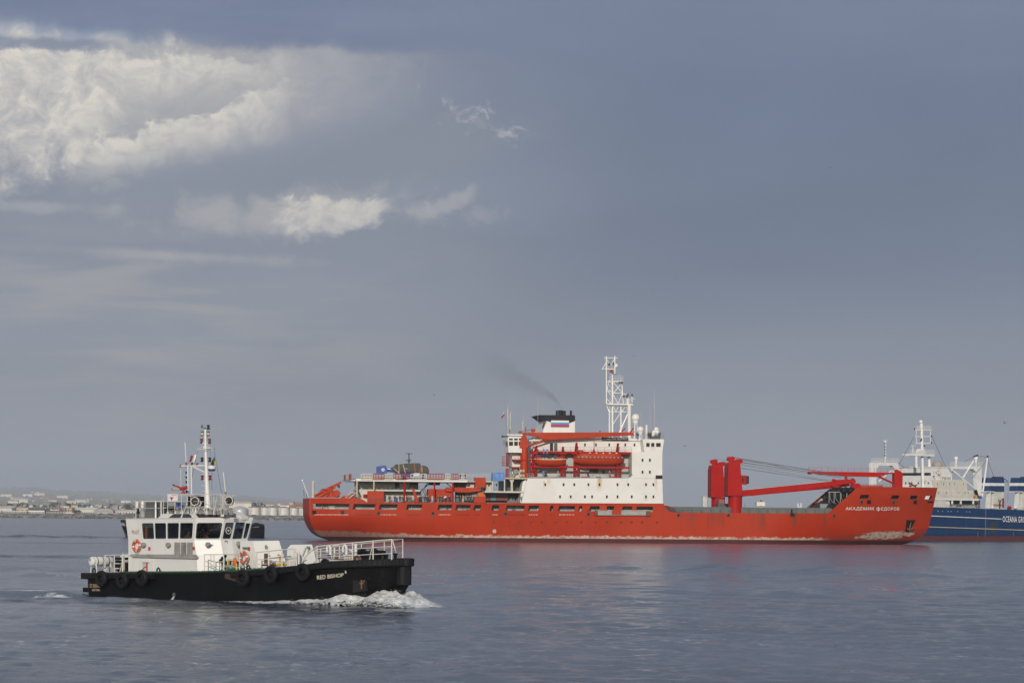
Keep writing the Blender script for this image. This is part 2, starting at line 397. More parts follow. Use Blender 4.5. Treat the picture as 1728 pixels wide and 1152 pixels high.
def build_sea():
    rows = []; yy = 60.0
    while yy < 11000:
        rows.append(yy); yy += max(0.16, 0.55 * yy * yy / (CAMH * FPX))
    ang = np.tan(np.radians(np.concatenate([np.linspace(-40, -13.2, 40), np.linspace(-13, 13, 760), np.linspace(13.2, 40, 40)])))
    Y = np.array([-60.0, -20.0, 10.0, 30.0] + rows)[:, None]; Yw = np.maximum(Y, 60.0)
    X = Yw * ang[None, :]; Y = np.repeat(Y, ang.size, 1)
    chop = np.zeros_like(X); Z = np.zeros_like(X); rs = np.random.RandomState(3)
    dyy = np.gradient(Y, axis=0)
    for k in range(46):
        lam = 0.7 * (9 / 0.7) ** rs.rand(); th = R(205) + rs.randn() * 0.75     # mostly running towards the quay, well spread
        kx, ky = 2 * math.pi / lam * math.sin(th), 2 * math.pi / lam * math.cos(th)
        a = 0.0042 * lam ** 0.7
        fade = np.clip(lam / (2.2 * dyy) - 0.6, 0, 1)
        Z += a * fade * np.sin(kx * X + ky * Y + rs.rand() * 6.28)
    foam = np.zeros_like(X)
    # wake of the pilot boat, in its own frame
    c, s_ = PIL.c, PIL.s
    xl = (X - PIL.cx) * c + (Y - PIL.cy) * s_; yl = -(X - PIL.cx) * s_ + (Y - PIL.cy) * c
    back = PB - 2.0 - xl
    for sd in (-1, 1):
        crest = sd * (np.clip(back, 0, None) * 0.26 + 3.6)
        wd = 0.9 + 0.035 * np.clip(back, 0, None)
        env = np.where((back > 0) & (back < 80), np.exp(-back / 26.0) * (1 - np.exp(-np.clip(back, 0, None) / 9.0)), 0)
        u = (yl - crest) / wd
        Z += 0.34 * env * np.exp(-u * u) - 0.26 * env * np.exp(-(u + sd * 1.6) ** 2)
        Z += 0.14 * env * np.cos(u * 2.2) * np.exp(-(u / 4.0) ** 2)
    Z -= 0.60 * np.exp(-((np.abs(yl) - 4.4) / 1.7) ** 2) * np.clip((xl - PS - .5) / 5, 0, 1) * np.clip((PB - 7 - xl) / 7, 0, 1)   # the trough amidships
    st = PS - xl                                                     # astern: churned water and transverse humps
    env = np.where(st > -1, np.exp(-np.clip(st, 0, None) / 30.0), 0) * np.exp(-(yl / (4.2 + .12 * np.clip(st, 0, None))) ** 4)
    Z += env * 0.26 * np.sin(st * 0.75 + 0.6)
    qx = st - 4.0; qy = yl + 4.4 + .22 * st; Z += 0.36 * np.exp(-(qx / 5.2) ** 2 - (qy / 1.3) ** 2) - .35 * np.exp(-((qx + 4) / 4.5) ** 2 - ((qy + 1.9) / 1.2) ** 2); foam += .36 * np.exp(-((qx - 1) / 4.6) ** 2 - ((qy + .1) / .95) ** 2)
    foam += 0.60 * np.where(st > 0, np.exp(-np.clip(st, 0, None) / 22.0), 0) * np.exp(-(yl / 3.2) ** 2)
    near = np.clip(1 - (np.abs(yl) - 3.7) / 1.1, 0, 1) * np.where((xl > PS) & (xl < PB), 1, 0)
    foam += 0.55 * near * np.clip((xl - PS) / (PB - PS) + .15, 0, 1)
    # long low ridges left by the tug and by ships that passed
    def ridge(a, b, wd, amp):
        a, b = Vector(a), Vector(b); t = (b - a).normalized(); n = Vector((-t.y, t.x)); L = (b - a).length
        al = (X - a.x) * t.x + (Y - a.y) * t.y; ac = (X - a.x) * n.x + (Y - a.y) * n.y
        e = np.clip(al / 25, 0, 1) * np.clip((L - al) / 25, 0, 1)
        ac2 = ac + 1.2 * np.sin(al * 0.11) + 0.7 * np.sin(al * .31 + 1)
        Zr = amp * e * np.exp(-(ac2 / wd) ** 2) * (0.7 + 0.3 * np.sin(al * .45)); return Zr
    def onw(px, py):
        a, b = unroll(px, py); yv = CAMH * FPX / (b - PY0); return ((a - PX0) / FPX * yv, yv)
    for (p0, p1, wd, amp) in (((-80, 904.5), (215, 907), 6.0, 0.75), ((-60, 937), (190, 940), 4.0, 0.42), ((-60, 952), (150, 985), 2.6, 0.25), ((40, 916), (210, 917), 4, .25), ((-90, 1003), (150, 1010), 1.3, .42), ((-90, 1012), (170, 1016), 1.2, .34), ((-60, 997), (120, 1001), 1.2, .30), ((150, 1014), (420, 1024), 1.0, .22),
                              ((860, 954), (1760, 976), 2.5, 0.30), ((900, 948), (1760, 966), 2.0, 0.16), ((700, 985), (1500, 1012), 2.2, 0.16), ((420, 908.5), (560, 909.5), 4.0, 0.5), ((560, 913), (760, 916), 2.0, .22)):
        Z += ridge(onw(*p0), onw(*p1), wd * .7, amp * 1.5)
    def rough_band(a, b, wd, k):
        a, b = Vector(a), Vector(b); t = (b - a).normalized(); n = Vector((-t.y, t.x)); L = (b - a).length
        al = (X - a.x) * t.x + (Y - a.y) * t.y; ac = (X - a.x) * n.x + (Y - a.y) * n.y
        ac = ac + wd * (.35 * np.sin(al * 4.2 / max(6, L * .12)) + .25 * np.sin(al * 9.1 / max(6, L * .12) + 1))
        return k * np.clip(al / (L * .08), 0, 1) * np.clip((L - al) / (L * .12), 0, 1) * np.exp(-(ac / wd) ** 2)
    for p0, p1, wd, k in (((-120, 904), (218, 906.5), 17, 1.0), ((-120, 936.5), (200, 940), 9, .95), ((-60, 952), (120, 966), 4, .4), ((20, 915.5), (215, 916.5), 9, .45), ((415, 908.5), (560, 909.5), 12, .8), ((540, 911), (760, 915), 7, .45),
                          ((-140, 1011), (520, 1024), 2.4, 1.0), ((-100, 1003), (170, 1013), 1.8, .8), ((860, 958), (1760, 979), 4, .25)):
        chop += rough_band(onw(*p0), onw(*p1), wd, k)
    foam += rough_band(onw(-60, 996), onw(150, 1003), 1.5, .50) + rough_band(onw(-40, 1003), onw(170, 1008), 1.0, .50) + rough_band(onw(60, 1004), onw(190, 1009), .8, .35) + rough_band(onw(280, 1016), onw(420, 1022), .7, .42)
    chop = np.clip(chop, 0, 1)
    nr, nc = X.shape
    me = bpy.data.meshes.new('sea')
    me.vertices.add(nr * nc); me.vertices.foreach_set('co', np.stack([X, Y, Z], -1).reshape(-1).astype(np.float32))
    i = (np.arange(nr - 1)[:, None] * nc + np.arange(nc - 1)[None, :]).reshape(-1)
    quads = np.stack([i, i + 1, i + nc + 1, i + nc], -1).astype(np.int32)
    me.loops.add(quads.size); me.loops.foreach_set('vertex_index', quads.reshape(-1))
    me.polygons.add(len(quads)); me.polygons.foreach_set('loop_start', np.arange(0, quads.size, 4, dtype=np.int32))
    me.polygons.foreach_set('use_smooth', np.ones(len(quads), dtype=bool))
    at = me.attributes.new('foam', 'FLOAT', 'POINT'); at.data.foreach_set('value', foam.reshape(-1).astype(np.float32))
    at = me.attributes.new('chop', 'FLOAT', 'POINT'); at.data.foreach_set('value', chop.reshape(-1).astype(np.float32))
    me.update(calc_edges=True); me.validate()
    o = bpy.data.objects.new('sea', me); COL.objects.link(o); me.materials.append(sea_material())
    tag(o, kind='structure')
build_sea()

# ---------------------------------------------------------------- air between here and the far shore
def build_haze():
    m = bpy.data.materials.new('haze_air'); m.use_nodes = True; t = m.node_tree; t.nodes.clear(); g = N(t)
    v = g.new('ShaderNodeVolumePrincipled'); v.inputs['Color'].default_value = (.80, .88, 1.0, 1)
    v.inputs['Density'].default_value = 0.00006; v.inputs['Anisotropy'].default_value = 0.0
    o_ = g.new('ShaderNodeOutputMaterial'); t.links.new(v.outputs[0], o_.inputs['Volume'])
    mb = MB().box(-9700, 9700, -80, 21500, -2.0, 420); o = mb.build('haze', m); tag(o, kind='stuff')
build_haze()
# ---------------------------------------------------------------- far shore
SHY = 2170.0
def ridge_h(x):                # height of the far hills against bearing (px at the shore's distance)
    pts = [(-400, 70), (0, 66), (60, 70), (110, 58), (170, 56), (260, 44), (330, 40), (400, 48), (450, 38), (520, 26), (700, 8), (1100, 5), (1800, 5), (2300, 5)]
    for (a, h0), (b, h1) in zip(pts, pts[1:]):
        if a <= x <= b: return h0 + (h1 - h0) * (x - a) / (b - a)
    return 5
M_rock = pbr('shore_rock', (.17, .155, .135), .9, var=.45, scale=.35, bump=.6)
M_land = pbr('hazed_land', (.24, .245, .245), .95, var=.4, scale=.05)  # greyed and paled: distance haze is partly put into this colour
M_leaf = [pbr('leaf_dark', (.035, .055, .025), .8, var=.35, scale=.8), pbr('leaf_mid', (.06, .085, .035), .8, var=.35, scale=.8)]
M_bark = pbr('bark', (.12, .09, .06), .9)
def build_land():
    mb = MB(); cols = [-930 + 8.5 * i for i in range(220)]
    prof = [(0, -1.0), (4, 1.2), (9, 2.6), (14, 3.3), (30, 3.6), (60, 3.8), (250, 4), (500, 5)]
    rows = []
    for dy_, z_ in prof: rows.append((SHY + dy_, z_, 0))
    for k in range(1, 15): rows.append((SHY + 500 + k * 1250, 5, k / 14))
    i0 = 0
    for Y, z_, t in rows:
        for cx in cols:
            px = PX0 + cx / Y * FPX; sc_ = Y / SHY
            zz = z_
            if t > 0: zz += ridge_h(px) * 1.85 * (t ** 1.7) * (1.0 if t < .95 else .93) + 15 * t * fbm(cx * .012, Y * .002, 0, 4) * min(1, ridge_h(px) / 20)
            elif z_ > 0 and Y < SHY + 20: zz += .7 * fbm(cx * .21, Y * .3, 3, 3)
            mb.v.append((cx * sc_, Y + (2.2 * fbm(cx * .09, Y * .1, 5, 3) if t == 0 else 0), zz))
    n = len(cols)
    for r in range(len(rows) - 1):
        for c in range(n - 1):
            a = r * n + c; mb.f.append((a, a + 1, a + n + 1, a + n))
    o = mb.build('hills', M_land); tag(o, kind='structure')
    # boulders of the revetment
    mb = MB(); r = random.Random(5)
    for _ in range(1500):
        x = r.uniform(-420, -95); t = r.random(); s_ = r.uniform(.5, 1.5)
        c = Vector((x, SHY - 1 + 13 * t, .1 + 3.0 * t))
        pts = [c + Vector((r.uniform(-1, 1) * s_ * 1.3, r.uniform(-1, 1) * s_, r.uniform(-.6, .8) * s_)) for _ in range(7)]
        bm = bmesh.new()
        for q_ in pts: bm.verts.new(q_)
        hull = bmesh.ops.convex_hull(bm, input=bm.verts)
        i = len(mb.v); bm.verts.index_update(); mb.v += [tuple(v.co) for v in bm.verts]; mb.f += [tuple(i + v.index for v in f_.verts) for f_ in bm.faces]; bm.free()
    tag(mb.build('shore_rocks', M_rock), kind='stuff')
build_land()

WALLC = {k: pbr('render_' + k, v, .85, var=.14, scale=.12, grime=.25) for k, v in dict(
    cream=(.62, .58, .48), beige=(.52, .42, .30), white=(.72, .70, .66), grey=(.36, .35, .34), pale=(.56, .55, .51), brick=(.34, .20, .14), tan=(.46, .38, .29), blue=(.30, .36, .42)).items()}
ROOFC = {k: pbr('roof_' + k, v, .75, var=.16, scale=.12) for k, v in dict(
    grey=(.34, .33, .32), pale=(.55, .53, .49), dark=(.13, .125, .125), tile=(.36, .19, .12), white=(.70, .69, .66)).items()}
M_wdark = pbr('far_window', (.03, .035, .045), .25)
def building(name, label, cat, px0, pyt, px1, pyb, Y, depth, wall, roof, rtype='flat', rise=0.35, windows=0, wh=(.25, .7), group=None, door=False, pitch_along=True):
    a = spot(px0, pyb, Y); b = spot(px1, pyb, Y); top = spot((px0 + px1) / 2, pyt, Y).z
    cx = (a.x + b.x) / 2; wd = (b.x - a.x) / 2; z0 = 3.2 if Y < 3000 else a.z - 3
    t = thing(name, label, cat, (cx, Y, 0), 0, group)
    H = top - z0; hw = H * (1 - rise) if rtype != 'flat' else H - 0.35
    mb = MB().box(-wd, wd, 0, depth, z0, z0 + hw); mb.build('wall', WALLC[wall], t)
    r_ = MB(); e = .35
    if rtype == 'flat': r_.box(-wd - e, wd + e, -e, depth + e, z0 + hw, z0 + H)
    elif rtype == 'gable':      # ridge along x
        r_.loft([[(-wd - e, -e, z0 + hw), (-wd - e, depth / 2, z0 + H), (-wd - e, depth + e, z0 + hw)], [(wd + e, -e, z0 + hw), (wd + e, depth / 2, z0 + H), (wd + e, depth + e, z0 + hw)]])
    elif rtype == 'front':      # gable end towards the water
        r_.loft([[(-wd - e, -e, z0 + hw), (0, -e, z0 + H), (wd + e, -e, z0 + hw)], [(-wd - e, depth, z0 + hw), (0, depth, z0 + H), (wd + e, depth, z0 + hw)]])
    elif rtype == 'arch':
        arc = [(wd * 1.02 * math.cos(q_ * math.pi / 12), z0 + hw + (H - hw) * math.sin(q_ * math.pi / 12)) for q_ in range(13)]
        r_.loft([[(x, -e, z) for x, z in arc], [(x, depth, z) for x, z in arc]])
    r_.build('roof', ROOFC[roof], t)
    if windows:
        sp = 2 * wd / windows
        for k in range(windows):
            x = -wd + sp * (k + .5)
            MB().box(x - sp * .3, x + sp * .3, -.06, .2, z0 + hw * wh[0], z0 + hw * wh[1]).build('window', M_wdark, t)
    if door: MB().box(wd * .2, wd * .6, -.08, .2, z0, z0 + hw * .6).build('door', ROOFC['dark'], t)
    return t
B = building
B('warehouse', 'pale warehouse with white gabled roof at the far left of the shore', 'warehouse', -14, 853.5, 20, 866, SHY + 60, 40, 'pale', 'pale', 'gable', .3, 9, (.15, .55))
B('warehouse', 'long beige orange waterfront hall with low grey roof', 'warehouse', 20, 855.2, 76, 866, SHY + 75, 40, 'beige', 'grey', 'gable', .12, 8, (.35, .6))
B('low_building', 'low white building with a long strip of glazing on the shore', 'building', 4, 861.3, 45, 867.3, SHY + 32, 12, 'pale', 'white', 'flat', .1, 16, (.35, .85))
B('warehouse', 'white walled shed under a dark grey pitched roof beside the dark billboard hall', 'warehouse', 45.5, 856.8, 75, 867.3, SHY + 36, 24, 'white', 'dark', 'gable', .42, 12, (.25, .6))
t = B('warehouse', 'hall with a big dark billboard facade above white columns', 'warehouse', 76, 855.8, 109.5, 867.3, SHY + 40, 26, 'pale', 'grey', 'flat', .1, 13, (.05, .40))
a, b = spot(76.5, 862.6, SHY + 40), spot(109, 856.8, SHY + 40); cx = t.location.x
MB().box(a.x - cx, b.x - cx, -.3, .0, a.z, b.z).build('billboard', pbr('billboard_navy', (.025, .025, .045), .5), t)
mb = MB(); r = random.Random(2); x = a.x - cx + 4
while x < b.x - cx - 4:
    w_ = r.uniform(.25, .8); mb.box(x, x + w_, -.4, -.305, a.z + .8, a.z + r.uniform(1.4, 1.9)); x += w_ + r.uniform(.15, .4)
mb.build('billboard_lettering', WALLC['white'], t)
MB().box(b.x - cx - 1.6, b.x - cx - .7, -.42, -.305, a.z + .5, b.z - .4).build('billboard_mark', pbr('billboard_red', (.45, .05, .10), .5), t)
B('office_block', 'small tan block with dark windows right of the dark billboard', 'building', 109.7, 856.4, 121.5, 866.8, SHY + 42, 14, 'tan', 'tile', 'flat', .1, 3, (.45, .75))
B('warehouse', 'long cream warehouse with white roof band between tan block and grey shed', 'warehouse', 121.5, 855.6, 160, 866.8, SHY + 80, 40, 'cream', 'white', 'gable', .35, 10, (.1, .4))
B('warehouse', 'big grey shed with curved gable roof near the pilot boat stern', 'warehouse', 158.5, 857.6, 191, 867.4, SHY + 50, 40, 'grey', 'grey', 'arch', .5, 0)
B('low_building', 'low white roofed shelter in front of the grey curved shed', 'building', 164, 864.3, 182, 868.5, SHY + 26, 8, 'white', 'white', 'gable', .4, 7, (.1, .7))
B('warehouse', 'pale shed with low white roof left of the pilot boat wheelhouse', 'warehouse', 191, 859.3, 236, 867.6, SHY + 60, 30, 'pale', 'pale', 'gable', .3, 9, (.15, .6))
B('hut', 'tiny white hut with dark doors on the shore below the tan block', 'hut', 108, 864.6, 124, 868, SHY + 24, 6, 'white', 'white', 'flat', .1, 4, (.2, .7))
for k, (x, c, l) in enumerate(((189.5, 'brick', 'small rust coloured hut on the shore beside the grey curved shed'), (195, 'cream', 'small cream hut on the shore beside the rust coloured hut'), (205, 'white', 'small white hut nearest the pilot boat wheelhouse'), (56, 'beige', 'small orange kiosk in front of the white walled shed'))):
    B('hut', l, 'hut', x, 865.6, x + 4, 868.3, SHY + 22, 4, c, 'pale', 'flat', .1, 1, (.1, .7))
B('storage_building', 'large pale cream building behind the domed tank, grey side wall', 'building', 388, 845.5, 424, 872, SHY + 130, 40, 'cream', 'pale', 'gable', .12, 0)
B('apartment_block', 'hazy pinkish block right of the trees behind the tanks', 'building', 487.6, 846.6, 495, 858, SHY + 350, 20, 'tan', 'tile', 'flat', .1, 3, (.3, .8))
B('apartment_block', 'hazy tan stepped block behind the ship stern', 'building', 495.5, 848.2, 512, 858, SHY + 300, 20, 'tan', 'tile', 'gable', .3, 5, (.3, .8))
B('silo', 'tall pale hazy silo behind the rear deck crane', 'silo', 1185.5, 837, 1192.6, 868, SHY - 700, 6, 'pale', 'pale', 'flat', .1, 0)
B('warehouse', 'low white vaulted shed seen over the ship waist', 'warehouse', 1119, 854.5, 1158, 868, SHY - 600, 30, 'pale', 'pale', 'gable', .4, 0)
B('low_building', 'low pale building between vaulted shed and rear deck crane', 'building', 1175, 858.3, 1200, 868, SHY - 640, 20, 'pale', 'white', 'gable', .3, 0)
r = random.Random(11)
G1 = 'small buildings above the waterfront halls'
for k in range(34):
    x = r.uniform(-6, 232); wd = r.uniform(3, 11); yb = 857.5; yt = r.uniform(851.0, 854.8)
    B('house', 'small pale house with low roof behind the waterfront halls', 'house', x, yt, x + wd, yb, SHY + 170 + r.uniform(0, 160), 10, r.choice(['cream', 'white', 'pale', 'tan', 'beige']), r.choice(['pale', 'grey', 'tile', 'dark']), r.choice(['gable', 'front', 'flat']), .35, 2 if wd > 5 else 1, (.3, .7), G1)
def hill_z(x, Y):
    px = PX0 + x / Y * FPX; t = max(0, (Y - SHY - 500) / 16250); return 5 + ridge_h(px) * 1.85 * (t ** 1.7)
G2 = 'hazy houses on the hillside'
hs = [(24, 30), (30, 22), (33, 26), (10, 40), (46, 42), (59, 60), (74, 34), (57, 22), (105, 40), (110, 30), (96, 55), (136, 20), (142, 24), (178, 34), (184, 28), (38, 14), (22, 12), (120, 14), (190, 10), (4, 25), (66, 46), (150, 40), (88, 22), (212, 25), (452, 30), (455, 22), (447, 16), (476, 24), (482, 12)]
for k, (x, up) in enumerate(hs):
    Y = SHY + 2200 + up * 150; wx = (x - PX0) / FPX * Y; z = hill_z(wx, Y); s_ = r.uniform(.7, 1.5)
    tp = thing('house', 'hazy pale house on the far hillside', 'house', (wx, Y, z - 2), 0, G2)
    w_, h_ = 5.5 * s_ * Y / 4000, 6 * s_ * Y / 4000
    MB().box(-w_, w_, 0, 10, 0, h_).build('wall', WALLC[r.choice(['cream', 'white', 'cream', 'pale'])], tp)
    MB().loft([[(-w_ - .5, -.5, h_), (-w_ - .5, 5, h_ + 3), (-w_ - .5, 10.5, h_)], [(w_ + .5, -.5, h_), (w_ + .5, 5, h_ + 3), (w_ + .5, 10.5, h_)]]).build('roof', ROOFC[r.choice(['tile', 'grey', 'pale'])], tp)
# storage tanks
M_tank = pbr('tank_white', (.62, .61, .58), .45, var=.10, scale=.2, streak=.45, grime_col=(.30, .22, .15))
M_tankm = pbr('tank_metal', (.50, .50, .51), .42, metal=.35, var=.08, scale=.2)
def tank(label, px0, px1, pyt, Y, dome=False):
    a, b = spot(px0, 871, Y), spot(px1, 871, Y); rad = (b.x - a.x) / 2; top = spot((px0 + px1) / 2, pyt, Y).z
    t = thing('storage_tank', label, 'tank', ((a.x + b.x) / 2, Y + rad, 0), 0, 'storage tanks on the shore'); z0 = 2.6
    if dome:
        hs_ = z0 + (top - z0) * .52
        MB().lathe([(rad, z0), (rad, hs_)], n=40).build('wall', M_tankm, t, True)
        MB().lathe([(rad * math.cos(q_ * math.pi / 20), hs_ + (top - hs_) * math.sin(q_ * math.pi / 20)) for q_ in range(10)] + [(.2, top)], n=40).build('roof', M_tankm, t, True)
    else:
        MB().lathe([(rad, z0), (rad, top - .6)], n=40).build('wall', M_tank, t, True)
        MB().lathe([(rad + .15, top - .6), (rad + .15, top - .25), (rad * .5, top + .3), (.2, top + .5)], n=40).build('roof', ROOFC['tile'], t, False)
        mb = MB()
        for k in range(int(rad * 2.2)):
            q_ = R(230) + k * .05; mb.bar(((rad + .25) * math.cos(q_), (rad + .25) * math.sin(q_), z0 + k * (top - z0) / (rad * 2.2)), ((rad + .25) * math.cos(q_ + .05), (rad + .25) * math.sin(q_ + .05), z0 + (k + 1) * (top - z0) / (rad * 2.2)), .14, 4)
        mb.build('stairway', ROOFC['grey'], t)
tank('silvery storage tank with a rounded dome, beside the pilot boat wheelhouse', 389, 418.5, 853.6, SHY + 34, True)
tank('white storage tank right beside the domed silvery tank', 418.3, 437.6, 854.6, SHY + 30)
tank('wide white storage tank, second of the flat topped row', 437.2, 453.5, 854.9, SHY + 36)
tank('white storage tank in the middle of the flat topped row', 451, 467, 854.8, SHY + 24)
tank('white storage tank with rusty rim, fourth of the flat topped row', 467.6, 487, 855.2, SHY + 32)
tank('white storage tank, last but one before the red ship stern', 486.5, 502.5, 855.6, SHY + 38)
tank('white storage tank partly hidden by the red ship stern', 502.8, 523, 856.0, SHY + 30)
# far trees
def far_tree(label, px, pyt, Y, wpx, cat_name, group, seed, conifer=False, z0=None):
    r = random.Random(seed); top = spot(px, pyt, Y); z0 = 3.6 if z0 is None else z0; H = top.z - z0; W = wpx / FPX * Y / 2
    t = thing(cat_name, label, 'tree', (top.x, Y, z0), 0, group)
    mb = MB().bar((0, 0, -1), (0, 0, H * .7), W * .07 + .1, 6, .08)
    for k in range(5):
        q_ = r.uniform(0, 6.28); mb.bar((0, 0, H * (.25 + .09 * k)), (math.cos(q_) * W * .6, math.sin(q_) * W * .6, H * (.42 + .1 * k)), .12, 4, .04)
    mb.build('trunk', M_bark, t)
    mb = MB(); nc = 26; cl = []
    for k in range(nc):
        hh = .22 + .78 * r.random(); rr = W * ((1 - hh) * 1.05 + .06 if conifer else math.sqrt(max(.03, 1 - ((hh - .6) / .46) ** 2))) * r.uniform(.45, 1)
        q_ = r.uniform(0, 6.28); cl.append((math.cos(q_) * rr, math.sin(q_) * rr, H * hh * .97, W * (r.uniform(.18, .36) if not conifer else .2 * (1.3 - hh) + .05)))
    for (x, y, z, s_) in cl:
        for _ in range(22):
            u = Vector((r.gauss(0, 1), r.gauss(0, 1), r.gauss(0, .8))).normalized() * s_ * r.uniform(.5, 1.05)
            c = Vector((x, y, z)) + u; e = s_ * .30; v1 = Vector((r.gauss(0, 1), r.gauss(0, 1), r.gauss(0, 1))).normalized() * e; v2 = u.cross(v1).normalized() * e
            mb.poly([c - v1, c + v2, c + v1 * 1.1, c - v2])
    mb.build('crown', M_leaf[seed % 2], t)
for k, (px, pt, w_, l) in enumerate(((422.5, 841, 6, 'tall pointed conifer at the left end of the trees behind the tanks'), (428, 844.6, 8, 'round dark tree beside the pointed conifer behind the tanks'), (433.5, 845.5, 8, 'dark tree in the middle of the clump behind the tanks'), (439, 847, 9, 'lower dark tree right of the clump behind the tanks'), (445, 849.5, 8, 'lowest dark tree at the right end of the clump behind the tanks'))):
    far_tree(l, px, pt, SHY + 150 + k * 6, w_, 'conifer_tree' if k == 0 else 'tree', 'trees behind the tanks', 20 + k, k == 0)
for k in range(46):
    px = r.uniform(-5, 235); far_tree('small dark hazy tree among the houses behind the waterfront', px, r.uniform(846.5, 853.5), SHY + r.uniform(160, 600), r.uniform(5, 12), 'tree', 'trees behind the waterfront halls', 50 + k)
far_tree('dark bushy tree on the shore between cream warehouse and grey shed', 130, 861, SHY + 34, 13, 'tree', None, 141)
far_tree('pointed tree on the horizon right of the front deck crane', 1257, 847, SHY - 500, 8, 'conifer_tree', None, 142, True)
for k, (px, pt, w_) in enumerate(((1357, 856, 8), (1364, 857.5, 9), (1371, 856.5, 6), (1346, 858, 8))):
    far_tree('small dark bush like tree on the horizon left of the forecastle', px, pt, SHY - 400, w_, 'tree', 'trees on the horizon left of the forecastle', 150 + k)
# hill vegetation seen as one hazy mass
def hill_veg():
    mb = MB(); r = random.Random(9)
    for _ in range(9000):
        Y = SHY + 480 + 16000 * r.random() ** 1.2; px = r.uniform(-30, 530); x = (px - PX0) / FPX * Y; z = hill_z(x, Y) - 2
        for _ in range(3):
            k_ = Y / 4500; c = Vector((x + r.gauss(0, 4) * k_, Y, z + r.uniform(0, 5) * k_)); e = r.uniform(1.2, 2.8) * k_; q_ = r.uniform(0, 3.1)
            mb.poly([c + Vector((-e, 0, -e)), c + Vector((e * .9, r.uniform(-1, 1), -e * .6)), c + Vector((e * .7, 0, e)), c + Vector((-e * .5, r.uniform(-1, 1), e * .9))])
    tag(mb.build('hillside_vegetation', pbr('hazed_scrub', (.19, .198, .19), .9, var=.25, scale=.02)), kind='stuff')  # haze greyness of the far slopes put into the colour
hill_veg()
# pylons and masts far off
def pylon(label, px, pt, Y):
    top = spot(px, pt, Y); t = thing('lattice_pylon', label, 'pylon', (top.x, Y, 0)); mb = MB(); h = top.z
    for sx in (-1, 1):
        for sy in (-1, 1): mb.bar((sx * 3, sy * 3, 0), (sx * .4, sy * .4, h), .22, 4)
    for k in range(6):
        z = h * (k + 1) / 7; w_ = 3 - 2.6 * z / h; mb.bar((-w_, 0, z), (w_, 0, z), .15, 4); mb.bar((-w_ - .4, 0, z - h / 7), (w_, 0, z), .12, 4)
    mb.bar((-4, 0, h * .92), (4, 0, h * .92), .18, 4); mb.bar((-3.2, 0, h * .8), (3.2, 0, h * .8), .18, 4)
    mb.build('lattice', ROOFC['grey'], t)
pylon('hazy lattice pylon on the hillside above the pale shed', 192, 833, SHY + 900)
pylon('hazy lattice pylon above the tan block', 78, 838, SHY + 800)
for k, (px, pt, w_) in enumerate(((1192.7, 843, 1.2), (1197.5, 842, 1.2), (1199.5, 848, 1.0))):
    pass
t = thing('steel_gantry', 'hazy pale steel frame tower between silo and rear deck crane', 'tower', (spot(1197, 860, SHY - 690).x, SHY - 690, 0)); mb = MB()
zt = spot(1197, 842, SHY - 690).z
for x in (-1.6, 0, 1.6): mb.box(x - .18, x + .18, 0, .4, 0, zt)
for k in range(6): mb.box(-1.8, 1.8, 0, .4, zt * (k + 1) / 6 - .3, zt * (k + 1) / 6)
mb.build('frame', WALLC['pale'], t)
t = thing('radio_mast', 'pale twin head mast on the horizon left of the forecastle', 'mast', (spot(1349, 860, SHY - 400).x, SHY - 400, 0)); zt = spot(1349, 849, SHY - 400).z
mb = MB().bar((0, 0, 0), (0, 0, zt - 2), .35, 6); mb.box(-1.3, 1.3, -.3, .3, zt - 2.4, zt - 2); mb.box(-1.3, -.5, -.3, .3, zt - 2, zt); mb.box(.5, 1.3, -.3, .3, zt - 2, zt + .3)
mb.build('mast', WALLC['white'], t)
# ---------------------------------------------------------------- people
def skin_mesh(name, verts, edges, rad, sub=1):
    me = bpy.data.meshes.new(name + '_bones'); me.from_pydata(verts, edges, [])
    o = bpy.data.objects.new(name + '_bones', me); COL.objects.link(o)
    md = o.modifiers.new('skin', 'SKIN'); md.use_smooth_shade = True
    sv = me.skin_vertices[0].data
    for i, r_ in enumerate(rad): sv[i].radius = (r_, r_) if not isinstance(r_, tuple) else r_; sv[i].use_root = (i == 0)
    if sub: s2 = o.modifiers.new('sub', 'SUBSURF'); s2.levels = sub; s2.render_levels = sub
    dg = bpy.context.evaluated_depsgraph_get(); dg.update()
    out = bpy.data.meshes.new_from_object(o.evaluated_get(dg)); out.name = name
    bpy.data.objects.remove(o); bpy.data.meshes.remove(me)
    for p_ in out.polygons: p_.use_smooth = True
    return out
M_skin = [pbr('skin_fair', (.48, .28, .19), .6), pbr('skin_brown', (.20, .11, .07), .6)]
M_hair = pbr('hair_dark', (.03, .022, .018), .7)
CLOTH = {k: pbr('cloth_' + k, v, .85, var=.15, scale=6) for k, v in dict(navy=(.022, .028, .05), black=(.018, .018, .02), white=(.68, .68, .68), blue=(.10, .20, .46), lightblue=(.30, .42, .66), red=(.42, .05, .05),
          orange=(.62, .13, .03), grey=(.22, .22, .23), green=(.05, .20, .10), khaki=(.28, .23, .15), darkred=(.20, .04, .045)).items()}
POSES = {}
